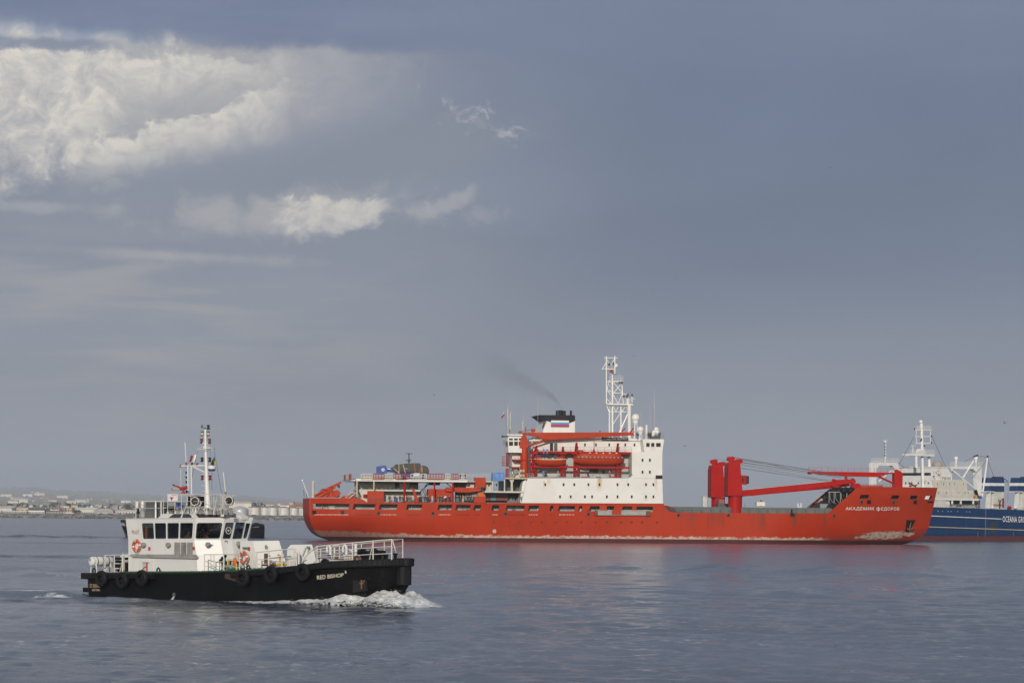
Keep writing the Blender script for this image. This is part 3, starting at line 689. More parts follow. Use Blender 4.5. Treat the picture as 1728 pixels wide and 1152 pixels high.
def pose_meshes(pose):
    if pose in POSES: return POSES[pose]
    lean = .10 if pose == 'lean' else 0.0; sit = pose == 'sit'
    # joints; the figure faces -y
    J = dict(pelvis=(0, 0, .95), waist=(0, -lean * .4, 1.10), chest=(0, -lean, 1.33), neck=(0, -lean * 1.2, 1.47), chin=(0, -lean * 1.3 - .03, 1.56), crown=(0, -lean * 1.3 - .02, 1.70), nose=(0, -lean * 1.3 - .095, 1.62))
    for s_, n_ in ((-1, 'r'), (1, 'l')):
        J['sh' + n_] = (s_ * .19, -lean, 1.41); J['hip' + n_] = (s_ * .10, 0, .90)
        if sit: J['kn' + n_] = (s_ * .13, -.44, .92); J['an' + n_] = (s_ * .13, -.42, .48); J['to' + n_] = (s_ * .13, -.60, .43)
        else: J['kn' + n_] = (s_ * .105, -.02 - (.06 if pose == 'step' and s_ > 0 else 0), .50); J['an' + n_] = (s_ * .115, .02 + (.06 if pose == 'step' and s_ > 0 else 0), .08); J['to' + n_] = (s_ * .13, -.16, .03)
        if pose in ('lean', 'sit'): e, h_ = (s_ * .27, -lean - .10, 1.17), (s_ * .20, -lean - .33, 1.12)
        elif pose == 'phone' and s_ > 0: e, h_ = (s_ * .27, -.16, 1.20), (s_ * .13, -.20, 1.50)
        else: e, h_ = (s_ * .27, .02, 1.14), (s_ * .26, -.10, .88)
        J['el' + n_] = e; J['wr' + n_] = h_
        d_ = (Vector(h_) - Vector(e)).normalized(); J['pa' + n_] = tuple(Vector(h_) + d_ * .09)
        J['fi' + n_] = tuple(Vector(h_) + d_ * .17 + Vector((0, 0, -.02))); J['th' + n_] = tuple(Vector(h_) + d_ * .09 + Vector((-s_ * .05, -.02, 0)))
    RAD = dict(pelvis=.125, waist=.115, chest=.14, neck=.058, chin=.075, crown=.088, nose=.018)
    for n_ in 'rl': RAD.update({'sh' + n_: .062, 'el' + n_: .045, 'wr' + n_: .03, 'pa' + n_: .036, 'fi' + n_: .014, 'th' + n_: .011, 'hip' + n_: .095, 'kn' + n_: .062, 'an' + n_: .042, 'to' + n_: .04})
    E = [('pelvis', 'waist'), ('waist', 'chest'), ('chest', 'neck'), ('neck', 'chin'), ('chin', 'crown'), ('chin', 'nose')]
    for n_ in 'rl': E += [('chest', 'sh' + n_), ('sh' + n_, 'el' + n_), ('el' + n_, 'wr' + n_), ('wr' + n_, 'pa' + n_), ('pa' + n_, 'fi' + n_), ('pa' + n_, 'th' + n_), ('pelvis', 'hip' + n_), ('hip' + n_, 'kn' + n_), ('kn' + n_, 'an' + n_), ('an' + n_, 'to' + n_)]
    def sub(names, grow):
        ns = [n_ for n_ in J if n_ in names]
        return [J[n_] for n_ in ns], [(ns.index(a), ns.index(b)) for a, b in E if a in ns and b in ns], [RAD[n_] + grow for n_ in ns]
    body = skin_mesh('person_body', *sub(set(J), 0))
    jk = {'pelvis', 'waist', 'chest', 'shr', 'shl', 'elr', 'ell', 'wrr', 'wrl'}
    jacket = skin_mesh('jacket', *sub(jk, .022))
    tr = {'pelvis', 'hipr', 'hipl', 'knr', 'knl', 'anr', 'anl'}
    trou = skin_mesh('trousers', *sub(tr, .018))
    mb = MB(); c = Vector(J['crown']) + Vector((0, .02, -.015)); mb.ball(c, .105, 10, 8, (.95, 1.0, .82)); hair = mb.mesh('hair')
    for p_ in hair.polygons: p_.use_smooth = True
    for me in (body, jacket, trou, hair):
        me.materials.clear(); me.materials.append(M_hair)
    POSES[pose] = (body, jacket, trou, hair); return POSES[pose]
def person(label, world, face, pose, top, bottom, skin=0, scale=1.0, group=None, hair=True):
    me = pose_meshes(pose)
    o = bpy.data.objects.new('person', me[0]); COL.objects.link(o); o.location = world; o.rotation_euler = (0, 0, face); o.scale = (scale,) * 3
    tag(o, label, 'person', group)
    for o_, m_ in ((o, M_skin[skin]),): o_.material_slots[0].link = 'OBJECT'; o_.material_slots[0].material = m_
    for nm, k, m_ in (('jacket', 1, CLOTH[top]), ('trousers', 2, CLOTH[bottom]), ('hair', 3, M_hair)):
        c = bpy.data.objects.new(nm, me[k]); COL.objects.link(c); c.parent = o
        c.material_slots[0].link = 'OBJECT'; c.material_slots[0].material = m_
    return o
# ================================================================ the red polar ship
RP = RED.p
def rail(mb, a, b, h=1.05, sp=1.8, rows=3, r=.028, n=4):
    a, b = Vector(a), Vector(b); L = (b - a).length; k = max(1, round(L / sp)); up = Vector((0, 0, h))
    for i in range(k + 1): q_ = a.lerp(b, i / k); mb.bar(q_, q_ + up, r, n)
    for j in range(1, rows + 1): mb.bar(a + up * (j / rows), b + up * (j / rows), r * .9, n)
XS = RP(525, 845, -7.6).x; XB = RP(1582, 822, 0).x
def _zx(pts, y): return [RED.xz(a, b, y) for a, b in pts]
STEM = sorted([(z, x) for x, z in _zx([(1582, 821), (1579.8, 830), (1573.5, 860), (1567, 889), (1560, 901), (1545, 910), (1528, 917.5), (1500, 922)], 0)])
STERN = sorted([(z, x) for x, z in _zx([(525, 838), (525, 868), (527.5, 880), (533, 893), (540, 901), (552, 908), (566, 911), (590, 918)], -7.6)])
TOP = [(x, z) for x, z in _zx([(525, 840), (610, 840.3), (617.5, 847.5), (880, 848.2), (1119.5, 849), (1121, 852.5), (1123.5, 857.5), (1128, 861.5), (1134, 864), (1160, 864.6), (1402, 866.3), (1449.5, 821.3), (1500, 821), (1583, 821.6)], -11.7)]
def lerp_tab(tab, v):
    if v <= tab[0][0]: return tab[0][1]
    for (a, b), (c, d_) in zip(tab, tab[1:]):
        if v <= c: return b + (d_ - b) * (v - a) / (c - a)
    return tab[-1][1]
ZK = RP(560, 868, -11).z
def r_half(x, z):
    L = XB - XS
    # bow
    zb = max(0.0, min(1.0, z / 11.5)); x0 = 30 + 12 * zb; n_ = 1.75 + 1.1 * zb; xe = lerp_tab(STEM, z)
    t = max(0.0, min(1.0, (x - x0) / (xe - x0))); bow = 11.75 * (1 - t ** n_)
    # stern
    s_ = max(0.0, min(1.0, (x - XS) / 14.0)); st = 7.6 + 4.15 * (1 - (1 - s_) ** 2.2)
    if z < ZK:
        k = max(0.0, 1 - (x - XS) / 42.0); dep = min(1.2, (ZK - z) / ZK); st *= 1 - .62 * k ** 1.5 * dep ** 1.7
    return max(0.02, min(bow, st))
def hull_pt(px, py, off=.04):
    y = -11; off += .09
    for _ in range(8): v = RP(px, py, y); y = -r_half(v.x, v.z) - off
    return RP(px, py, y)
def hull_x(px, py): return hull_pt(px, py, 0).x
OPEN_A = [(528, 589), (595, 633), (639, 670), (685, 712), (738, 762.5), (768, 793.5), (798.5, 811), (829, 842), (853, 885), (890.5, 909), (927, 933.5), (941.5, 970), (975.5, 982), (994, 1036), (1049, 1066.5), (1074, 1103)]
OPEN_B = [(1453, 1468.5), (1506.5, 1520), (1538.5, 1551), (1564, 1576)]
def hull_material():
    m = bpy.data.materials.new('hull_red'); m.use_nodes = True; g = N(m.node_tree); b = m.node_tree.nodes['Principled BSDF']
    oc = g.coord('Object'); x, y, z = g.sep(oc)
    n1 = g.noise(oc, .12, 5, .6); n2 = g.noise(g.comb(g.mul(x, 1.3), 0.0, g.mul(z, .08)), 1.0, 6, .65); n3 = g.noise(oc, 1.1, 7, .7)
    c = g.mix(1.0, (.375, .026, .002), g.ramp(n1, [(.3, (.90, .88, .86)), (.7, (1.08, 1.1, 1.1))]), 'MULTIPLY')
    c = g.mix(g.mul(g.ss(n2, .54, .72), .52), c, (.17, .035, .022))                 # run-down dirt
    sx = g.ss(g.m('ABSOLUTE', g.sub(g.m('FRACT', g.mul(x, .105)), .5)), .008, .003); sz = g.ss(g.m('ABSOLUTE', g.sub(g.m('FRACT', g.mul(z, .41)), .5)), .018, .006)
    c = g.mix(g.mul(g.m('MAXIMUM', sx, sz), .34), c, (.15, .03, .02))              # plate seams
    fd = g.noise(oc, .045, 3, .5); c = g.mix(g.mul(g.ss(fd, .45, .68), .30), c, (.47, .062, .030))   # faded areas
    rn = g.noise(g.comb(g.mul(x, 2.6), 0.0, g.mul(z, .12)), 1.0, 4, .6); c = g.mix(g.mul(g.mul(g.ss(rn, .62, .74), g.mul(g.ss(z, 6.6, 5.6), g.ss(z, 1.2, 4.2))), .72), c, (.20, .07, .03))
    zw = lerp_tab(sorted(TOP), 30) - .9                                            # dark runs under the waist seam
    wz = g.mul(g.mul(g.ss(x, RP(1157, 880, -11.7).x, RP(1162, 880, -11.7).x), g.ss(x, RP(1399, 880, -11.7).x, RP(1394, 880, -11.7).x)), g.ss(z, 2.2, 5.4))
    nw = g.noise(g.comb(g.mul(x, .55), 0.0, g.mul(z, .05)), 1.0, 5, .7)
    c = g.mix(g.mul(g.mul(wz, g.ss(nw, .46, .68)), .62), c, (.10, .045, .028))
    # darker repainted foot at the bow
    xa, xe = RP(1330, 900, -11.7).x, RP(1568, 886, -1).x
    lim = g.add(g.mul(g.m('DIVIDE', g.sub(x, xa), xe - xa), 2.6), 1.15)
    dk = g.mul(g.ss(x, xa, xa + 2), g.ss(g.sub(lim, z), -.06, .06))
    c = g.mix(g.mul(dk, .75), c, (.25, .035, .024))
    # scraped paint along the water: white and grey primer with torn edges
    tz = g.noise(g.comb(g.mul(x, .9), g.mul(y, .9), g.mul(z, .9)), 1.0, 8, .72)
    low = g.m('MAXIMUM', 1.55, g.add(1.55, g.mul(g.ss(x, -40.0, -68.0), .75)))
    band = g.mul(g.ss(g.sub(g.add(low, g.mul(g.sub(tz, .5), 2.4)), z), -.05, .18), g.ss(x, RP(1410, 900, -11.7).x, RP(1380, 900, -11.7).x))
    xm, zm = RP(1500, 903, -8).x, RP(1500, 903, -8).z
    bx = g.m('DIVIDE', g.sub(x, xm), 9.5); bz = g.m('DIVIDE', g.sub(g.sub(z, zm), g.mul(bx, .45)), 1.15)
    sc_ = g.noise(g.comb(g.mul(x, .45), 0.0, g.mul(z, 1.6)), 1.0, 8, .75)
    bow = g.ss(g.add(g.sub(1.0, g.add(g.mul(bx, bx), g.mul(bz, bz))), g.mul(g.sub(sc_, .5), 3.2)), .30, .50)
    scuff = g.m('MAXIMUM', g.mul(band, g.ss(n3, .30, .46)), bow)
    pale = g.ramp(n3, [(.38, (.26, .22, .16)), (.5, (.50, .47, .40)), (.62, (.62, .60, .55))])
    pale = g.mix(g.ss(x, -38.0, -66.0), pale, (.22, .205, .17))
    c = g.mix(g.mul(scuff, .66), c, pale)
    boot = g.ss(z, .98, .90)
    c = g.mix(boot, c, g.mix(n1, (.10, .022, .022), (.055, .02, .02)))
    c = g.mix(g.mul(g.ss(z, .5, .1), g.ss(x, -30.0, -60.0)), c, (.06, .06, .05))
    g.put(b.inputs['Base Color'], c); g.put(b.inputs['Roughness'], g.add(.42, g.mul(n1, .15))); b.inputs['Specular IOR Level'].default_value = .15
    g.put(b.inputs['Normal'], g.bump(g.noise(g.comb(g.mul(x, .28), y, g.mul(z, .22)), 1.0, 2, .5), .10, .3))
    return m
M_hull = hull_material()
M_red = pbr('crane_red', (.37, .006, .003), .5, spec=.14, var=.10, scale=.35, streak=.25, grime_col=(.16, .02, .015))
M_ored = pbr('deck_red', (.40, .036, .004), .5, spec=.25, var=.14, scale=.4, streak=.3, grime_col=(.15, .03, .02))
M_white = pbr('ship_white', (.70, .69, .665), .45, var=.06, scale=.25, streak=.30, grime_col=(.45, .33, .18))
M_offw = pbr('dull_white', (.52, .50, .44), .6, var=.14, scale=.5, streak=.6, grime_col=(.30, .22, .12))
M_grey = pbr('deck_grey', (.25, .265, .26), .6, var=.15, scale=.4, streak=.4)
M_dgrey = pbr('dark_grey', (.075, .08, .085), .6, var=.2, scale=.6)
M_lgrey = pbr('inner_grey', (.46, .47, .45), .6, var=.12, scale=.5, streak=.3)
M_blk = pbr('black_paint', (.009, .009, .011), .5, spec=.25, var=.2, scale=.8)
M_rub = pbr('rubber', (.009, .009, .0105), .65, spec=.2, var=.25, scale=2.0, bump=.3)
M_glass = pbr('dark_glass', (.012, .014, .018), .12)
M_yel = pbr('yellow_paint', (.55, .36, .04), .5, streak=.4)
M_blue = pbr('blue_cover', (.035, .10, .32), .6, var=.15)
M_lblue = pbr('tarp_blue', (.10, .22, .52), .6, var=.25, scale=.6, bump=.4)
M_steel = pbr('wire_steel', (.10, .10, .10), .45, metal=.5)
M_rust = pbr('rusty_steel', (.16, .075, .04), .85, var=.4, scale=2.5, bump=.3)
M_brass = pbr('yellowed_white', (.50, .42, .28), .6)

ship = thing('polar_ship', 'big red polar supply ship with white superstructure and two red deck cranes', 'ship', (RED.cx, RED.cy, 0), RED.yaw)
def S_(name, mb, mat, smooth=False, parent=None, bevel=0.0): return mb.build(name, mat, parent or ship, smooth, bevel)
def build_hull():
    z0a, z1a = RP(800, 860.6, -11.75).z, RP(800, 851.6, -11.75).z
    z0b, z1b = RP(1500, 841.2, -8).z, RP(1500, 835, -8).z
    xs = {}
    def addx(x, k=None): xs[round(x, 3)] = xs.get(round(x, 3)) or k
    for i, (a, b) in enumerate(OPEN_A): addx(hull_x(a, 860), ('A', i, 0)); addx(hull_x(b - 1.2, 860), ('A', i, 1))
    for i, (a, b) in enumerate(OPEN_B): addx(hull_x(a - .8, 841), ('B', i, 0)); addx(hull_x(b - 1.2, 841), ('B', i, 1))
    for x, z in TOP: addx(x)
    x = XS
    while x < XB:
        if min(abs(x - k) for k in xs) > .55: addx(x)
        x += 1.4
    for t in range(1, 8): addx(TOP[10][0] + (TOP[11][0] - TOP[10][0]) * t / 8 + .01)
    addx(XS); addx(XB)
    X = sorted(xs); key = [xs[v] for v in X]
    span = {k: [] for k in 'AB'}
    for kd, lst, dpx, py in (('A', OPEN_A, 0, 860), ('B', OPEN_B, .8, 841)):
        for a, e in lst: span[kd].append((hull_x(a - dpx, py), hull_x(e - 1.2, py)))
    def inside(j, kind):      # is the cell between column j and j+1 an opening?
        mid = (X[j] + X[j + 1]) / 2
        return any(a < mid < e for a, e in span[kind])
    Z = [-1.2, -.3, .3, .95, 1.6, 2.3, 3.0, 3.8, 4.4, 4.9, 5.4, ZK - .6, ZK - .25, ZK, z0a, z1a, (z1a + 9.2) / 2, 9.2, 9.8, 10.3, z0b, z1b, z1b + .9, 13.6]
    Z = sorted(set(Z)); ka, kb = Z.index(z0a), Z.index(z0b)
    TT = sorted(TOP)
    def vert(x, z, k, sd):
        if k > ka: x2 = x + .25 * (z1a - z0a) if XS + 1 < x < TT[9][0] - 12 else x
        else: x2 = x
        if k > kb and x > 42 and x < XB - .4: x2 = x + .25 * (z1b - z0b)
        zz = min(z, lerp_tab(TT, x2))
        if x < XS + 14: f_ = (x - XS) / 14; xx = lerp_tab(STERN, zz) * (1 - f_) + (XS + 14) * f_
        else: xx = x2
        if k > ka and x < XS + 14: xx += (x2 - x)
        if x > 34:
            xe = lerp_tab(STEM, zz); f_ = min(1.0, (x2 - 34) / (XB - 34)); xx = 34 + f_ * (xe - 34)
        h = r_half(xx, zz) if x < XB - .01 else .05
        return (xx, sd * h, zz)
    mb = MB()
    for sd in (-1, 1):
        i0 = len(mb.v); nx = len(X)
        for k, z in enumerate(Z):
            for x in X: mb.v.append(vert(x, z, k, sd))
        for k in range(len(Z) - 1):
            for j in range(nx - 1):
                if k == ka and inside(j, 'A'): continue
                if k == kb and inside(j, 'B'): continue
                a = i0 + k * nx + j; q_ = (a, a + 1, a + nx + 1, a + nx)
                if abs(mb.v[q_[0]][2] - mb.v[q_[3]][2]) < 1e-4 and abs(mb.v[q_[1]][2] - mb.v[q_[2]][2]) < 1e-4: continue
                mb.f.append(q_ if sd < 0 else q_[::-1])
    nx = len(X); nz = len(Z); off = nx * nz
    for k in range(nz - 1):                                # transom
        a, b = k * nx, (k + 1) * nx
        if abs(mb.v[a][2] - mb.v[b][2]) > 1e-4: mb.f.append((a, b, off + b, off + a))
    me = mb.mesh('hull'); o = bpy.data.objects.new('hull', me); COL.objects.link(o); o.parent = ship; me.materials.append(M_hull)
    md = o.modifiers.new('plating', 'SOLIDIFY'); md.thickness = .12; md.offset = 0
    dg = bpy.context.evaluated_depsgraph_get(); dg.update(); me2 = bpy.data.meshes.new_from_object(o.evaluated_get(dg)); o.modifiers.clear(); o.data = me2; me2.name = 'hull'
    for p_ in me2.polygons: p_.use_smooth = True
    try: me2.set_sharp_from_angle(angle=R(22))
    except Exception: pass
    # decks
    def deck(name, x0, x1, z, n=24, inset=.25, mat=M_grey):
        m2 = MB(); zs = [z(x0 + (x1 - x0) * i / n) if callable(z) else z for i in range(n + 1)]
        for i in range(n):
            xa, xb = x0 + (x1 - x0) * i / n, x0 + (x1 - x0) * (i + 1) / n
            ha, hb = max(.05, r_half(xa, zs[i]) - inset), max(.05, r_half(xb, zs[i + 1]) - inset)
            m2.poly([(xa, -ha, zs[i]), (xb, -hb, zs[i + 1]), (xb, hb, zs[i + 1]), (xa, ha, zs[i])])
        S_(name, m2, mat)
    zt = lambda x: lerp_tab(TT, x)
    deck('main_deck', XS + .6, TT[4][0] + .5, lambda x: min(zt(x), zt(0)) - .06, 40, .1)
    deck('waist_deck', TT[4][0] + .6, TT[10][0] + 6, lambda x: TT[9][1] - 1.1, 10)
    deck('forecastle_deck', TT[11][0] - 4, XB - .6, lambda x: TT[12][1] - 1.15, 14)
    # gallery behind the long row of side openings
    xa, xb = XS + 1.2, hull_x(1108, 856)
    m2 = MB(); n = 30
    for i in range(n):
        x0, x1 = xa + (xb - xa) * i / n, xa + (xb - xa) * (i + 1) / n; h0, h1 = r_half(x0, z0a), r_half(x1, z0a)
        m2.poly([(x0, -h0 + 2.6, z0a - .5), (x1, -h1 + 2.6, z0a - .5), (x1, -h1 + 2.6, z1a + .6), (x0, -h0 + 2.6, z1a + .6)])
    S_('gallery_bulkhead', m2, pbr('gallery_grey', (.30, .305, .29), .7, var=.25, scale=.5, streak=.4))
    m2 = MB(); m3 = MB()
    for i in range(n):
        x0, x1 = xa + (xb - xa) * i / n, xa + (xb - xa) * (i + 1) / n; h0, h1 = r_half(x0, z0a), r_half(x1, z0a)
        m2.poly([(x0, -h0 + .1, z0a - .45), (x1, -h1 + .1, z0a - .45), (x1, -h1 + 2.6, z0a - .45), (x0, -h0 + 2.6, z0a - .45)])
    S_('gallery_deck', m2, M_grey)
    r = random.Random(3)
    for i, (a, b) in enumerate(OPEN_A):                    # what stands in the gallery: pipes, lockers, reels, drums
        m2 = MB(); xa, xb = hull_x(a, 858), hull_x(b, 858)
        for k in range(max(1, int((xb - xa) / 1.6))):
            x = r.uniform(xa, xb); y = -r_half(x, 8) + r.uniform(1.4, 2.3); kind = r.randrange(4)
            if kind == 0: m2.box(x, x + r.uniform(.4, 1.3), y, y + .4, z0a - .45, z0a + r.uniform(.2, .8))
            elif kind == 1: m2.lathe([(.28, 0), (.28, .7)], (x, y, z0a - .45), n=8)
            elif kind == 2: m2.bar((x, y, z0a - .4), (x + r.uniform(-.6, .6), y, z1a + .3), .07, 5)
            else: m2.bar((x - .8, y + .2, z0a + r.uniform(.3, .9)), (x + .8, y + .2, z0a + r.uniform(.3, .9)), .06, 5)
        S_('gallery_fitting', m2, M_dgrey if i % 3 else M_offw)
    # thin black plates stand in for the shade inside the forecastle openings
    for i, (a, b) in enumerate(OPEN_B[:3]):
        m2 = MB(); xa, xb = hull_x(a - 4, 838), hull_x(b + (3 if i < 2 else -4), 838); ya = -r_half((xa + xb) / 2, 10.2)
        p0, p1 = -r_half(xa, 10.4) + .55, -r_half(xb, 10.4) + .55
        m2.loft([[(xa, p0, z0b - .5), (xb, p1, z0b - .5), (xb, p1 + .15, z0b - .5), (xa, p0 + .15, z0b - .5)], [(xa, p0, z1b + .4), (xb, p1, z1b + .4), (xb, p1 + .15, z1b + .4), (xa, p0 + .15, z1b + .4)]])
        S_('dark_backing', m2, M_blk)
    return z0a, z1a
Z0A, Z1A = build_hull()
def on_hull(px, py, r_, mat, name, rim=None, n=14, off=.03):
    v = hull_pt(px, py, off); e = hull_pt(px + 3, py, off); t = (e - v).normalized(); up = Vector((0, 0, 1)); nrm = t.cross(up)
    if nrm.y > 0: nrm = -nrm
    ring = lambda rr, o_: [v + t * (math.cos(2 * math.pi * k / n) * rr) + up * (math.sin(2 * math.pi * k / n) * rr) + nrm * o_ for k in range(n)]
    o = S_(name, MB().loft([ring(r_, -.05), ring(r_, .04)]), mat)
    if rim: MB().tube([q_ for q_ in ring(r_ + .06, .05)], .08, 5, True).build('rim', rim, o)
    return o
for px, py in ((639, 865.7), (730.6, 865.7), (853, 866.5), (993, 867), (1145, 869), (1229.5, 869.2), (1407.5, 870), (1454, 846.6), (1508, 847.2)):
    on_hull(px, py, .30, M_blk, 'fairlead', M_dgrey)
for px in (834, 859, 877.5, 896, 914, 938, 957, 981, 1005, 1024, 1048, 1066, 1084, 1108.5): on_hull(px, 880.7, .17, M_glass, 'porthole', M_ored)
def hull_patch(name, px0, py0, px1, py1, mat, off=.05, sl=0.0):
    p_ = [hull_pt(px0, py1, off), hull_pt(px1, py1, off), hull_pt(px1 + sl, py0, off), hull_pt(px0 + sl, py0, off)]
    c = Vector((0, .25, 0)); return S_(name, MB().loft([p_, [q_ + c for q_ in p_]]), mat)
for a, b, c, d_ in ((527, 861, 533.5, 867.5), (575, 861, 581, 867.5)): hull_patch('roller_fairlead', a, b, c, d_, M_blk)
hull_patch('roller_fairlead', 1463.5, 843.5, 1469.5, 849.8, M_blk); hull_patch('roller_fairlead', 1541.5, 843.8, 1547, 850, M_blk, sl=.6); hull_patch('roller_fairlead', 1565, 845.5, 1574.5, 848.3, M_blk)
r = random.Random(4)
for (a, b) in OPEN_A[:13]:
    x = a + 2
    mb = MB()
    while x < b - 2:
        w_ = r.uniform(.8, 3); p_ = [hull_pt(x, 868.6, .02), hull_pt(x + w_, 868.6, .02), hull_pt(x + w_, 867.4, .02), hull_pt(x, 867.4, .02)]
        mb.loft([p_, [q_ + Vector((0, .1, 0)) for q_ in p_]]); x += w_ + r.uniform(.3, 1.5)
    S_('freeing_port', mb, M_offw if r.random() < .6 else M_blk)
hull_patch('waist_seam', 1158, 872.6, 1396.5, 873.3, M_dgrey, .03); hull_patch('waist_seam', 1395.8, 873.5, 1396.6, 906, M_dgrey, .03)
hull_patch('seam', 669.4, 874, 670.2, 907, M_dgrey, .02)
p_ = [hull_pt(x, y, .12) for x, y in ((1527.5, 897), (1534, 897.5), (1545.5, 877), (1530, 877))]
anc = S_('anchor_pocket', MB().loft([p_, [q_ + Vector((0, .4, 0)) for q_ in p_]]), M_blk)
mb = MB(); v = hull_pt(1536.5, 889, .25)
mb.bar(v + Vector((.2, 0, 2.0)), v + Vector((-.25, 0, -.6)), .16, 6); mb.bar(v + Vector((-1.0, 0, -.1)), v + Vector((-.25, 0, -.7)), .17, 6); mb.bar(v + Vector((.75, 0, -.1)), v + Vector((-.25, 0, -.7)), .17, 6)
S_('anchor', mb, M_rust)
def letters(name, text, q0, q1, q2, q3, fn, mat, sp=1.05, bold=.012):      # corners: bottom left, bottom right, top right, top left in photo pixels
    def f(u, v):
        x = (q0[0] * (1 - u) + q1[0] * u) * (1 - v) + (q3[0] * (1 - u) + q2[0] * u) * v
        y = (q0[1] * (1 - u) + q1[1] * u) * (1 - v) + (q3[1] * (1 - u) + q2[1] * u) * v
        return fn(x, y)
    return lettering(name, text, mat, ship, f, sp, bold)
nmf = lambda x, y: hull_pt(x, y, .10)
nm_ = letters('ship_name', 'АКАДЕМИК', (1426.5, 861.2), (1475.2, 861.5), (1475.8, 855.2), (1427.5, 854.9), nmf, M_white, 1.12)
m3 = MB()
for cx_, cy_, dz_ in ((0, 0, 0),): m3.tube([nmf(1482.2 + 2.9 * math.cos(k * .449), 858.5 + 2.05 * math.sin(k * .449)) for k in range(14)], .075, 5, True); m3.bar(nmf(1482.0, 862.0), nmf(1482.5, 854.9), .085, 5)
m3.build('ef_letter', M_white, nm_)
letters('ship_name', 'ЕДОРОВ', (1486.8, 861.6), (1517.3, 861.8), (1517.8, 855.4), (1487.6, 855.2), nmf, M_white, 1.12)
mb = MB()
for q_ in range(24):
    pass
lm = S_('load_line_mark', MB().tube([hull_pt(834.3 + 2.6 * math.cos(k * .4488), 895.8 + 2.6 * math.sin(k * .4488), .05) for k in range(14)], .07, 5, True), M_white)
mb = MB(); mb.bar(hull_pt(832.6, 894.2, .06), hull_pt(836, 897.5, .06), .06, 4); mb.bar(hull_pt(836, 894.2, .06), hull_pt(832.6, 897.5, .06), .06, 4); mb.build('cross_mark', M_white, lm)
# transom openings
xs_ = XS
for y0, y1 in ((-5.6, -3.4), (-1.3, 1.3), (3.4, 5.6)):
    S_('transom_opening', MB().box(XS - .12, XS + .3, y0, y1, Z0A - .1, Z1A - .05), M_offw)

# ---------------------------------------------------------------- white superstructure
def stained_white():
    m = bpy.data.materials.new('house_white'); m.use_nodes = True; g = N(m.node_tree); b = m.node_tree.nodes['Principled BSDF']
    oc = g.coord('Object'); x, y, z = g.sep(oc); n1 = g.noise(oc, .3, 5, .6)
    c = g.mix(1.0, (.71, .70, .675), g.ramp(n1, [(.3, (.94, .93, .92)), (.7, (1.04, 1.04, 1.04))]), 'MULTIPLY')
    sn = g.noise(g.comb(g.mul(x, 3.0), g.mul(y, 3.0), g.mul(z, .25)), 1.0, 6, .65)
    for px, py0, py1, wd, st in ((1011.5, 807, 834, .85, 1.0), (926, 807, 822, .5, .9), (918, 812, 830, .35, .6), (1107, 808, 832, .5, .9), (1090, 840, 846, .35, .9), (993, 822, 836, .2, .3), (1042, 820, 828, .25, .4), (1102, 754, 764, .8, .35), (1058, 808, 816, .2, .5)):
        a, e = RP(px, py0, -11.75), RP(px, py1, -11.75)
        f = g.mul(g.ss(g.m('ABSOLUTE', g.sub(x, a.x)), wd, wd * .2), g.mul(g.ss(z, e.z, a.z - .3), g.ss(z, a.z + .3, a.z)))
        f = g.mul(g.mul(f, st), g.ss(sn, .34, .58))
        c = g.mix(f, c, (.50, .33, .10))
    seam = g.ss(g.m('ABSOLUTE', g.sub(g.m('FRACT', g.mul(z, .36)), .5)), .012, .004)
    c = g.mix(g.mul(seam, .16), c, (.45, .42, .38))
    g.put(b.inputs['Base Color'], c); b.inputs['Roughness'].default_value = .45
    g.put(b.inputs['Normal'], g.bump(g.noise(g.comb(g.mul(x, .5), y, g.mul(z, .4)), 1.0, 2, .5), .12, .2))
    return m
M_house = stained_white()
yS = -11.72
mb = MB()
RED.plate(mb, [(880, 848.4), (1119, 849.2), (1117.6, 807), (1066, 806.6), (892, 806.9), (890.2, 808.5), (888.6, 812)], yS, 11.6)
S_('lower_house', mb, M_house)
mb = MB()
RED.plate(mb, [(1068.5, 806.4), (1117.6, 806.8), (1117.6, 764), (1118.6, 755), (1120.8, 741.4), (1119, 740.8), (1084.5, 740.6), (1087.2, 762.2), (1066.3, 762.2), (1066.3, 798)], yS, 11.6)
S_('bridge_tower', mb, M_house)
mb = MB(); RED.rect(mb, 896, 806.4, 1066, 741.5, -7.2, 9); S_('boat_deck_house', mb, M_lgrey)
mb = MB(); RED.rect(mb, 900, 761.5, 1086, 741.6, -8.3, 9); S_('upper_house', mb, M_white)
mb = MB(); RED.rect(mb, 900, 741.4, 1084, 739.8, -8.8, 9.2); S_('upper_house_roof', mb, M_white)
mb = MB(); RED.rect(mb, 899, 763.8, 1064, 762.4, -10.6, -7.0); S_('promenade_edge', mb, M_red)
mb = MB(); RED.rect(mb, 893, 788.6, 1062, 787.3, -11.3, -10.9); S_('boat_deck_edge', mb, M_red)
mb = MB(); RED.rect(mb, 893, 806.8, 1066, 805.9, -11.6, -7.2); S_('boat_deck', mb, M_grey)
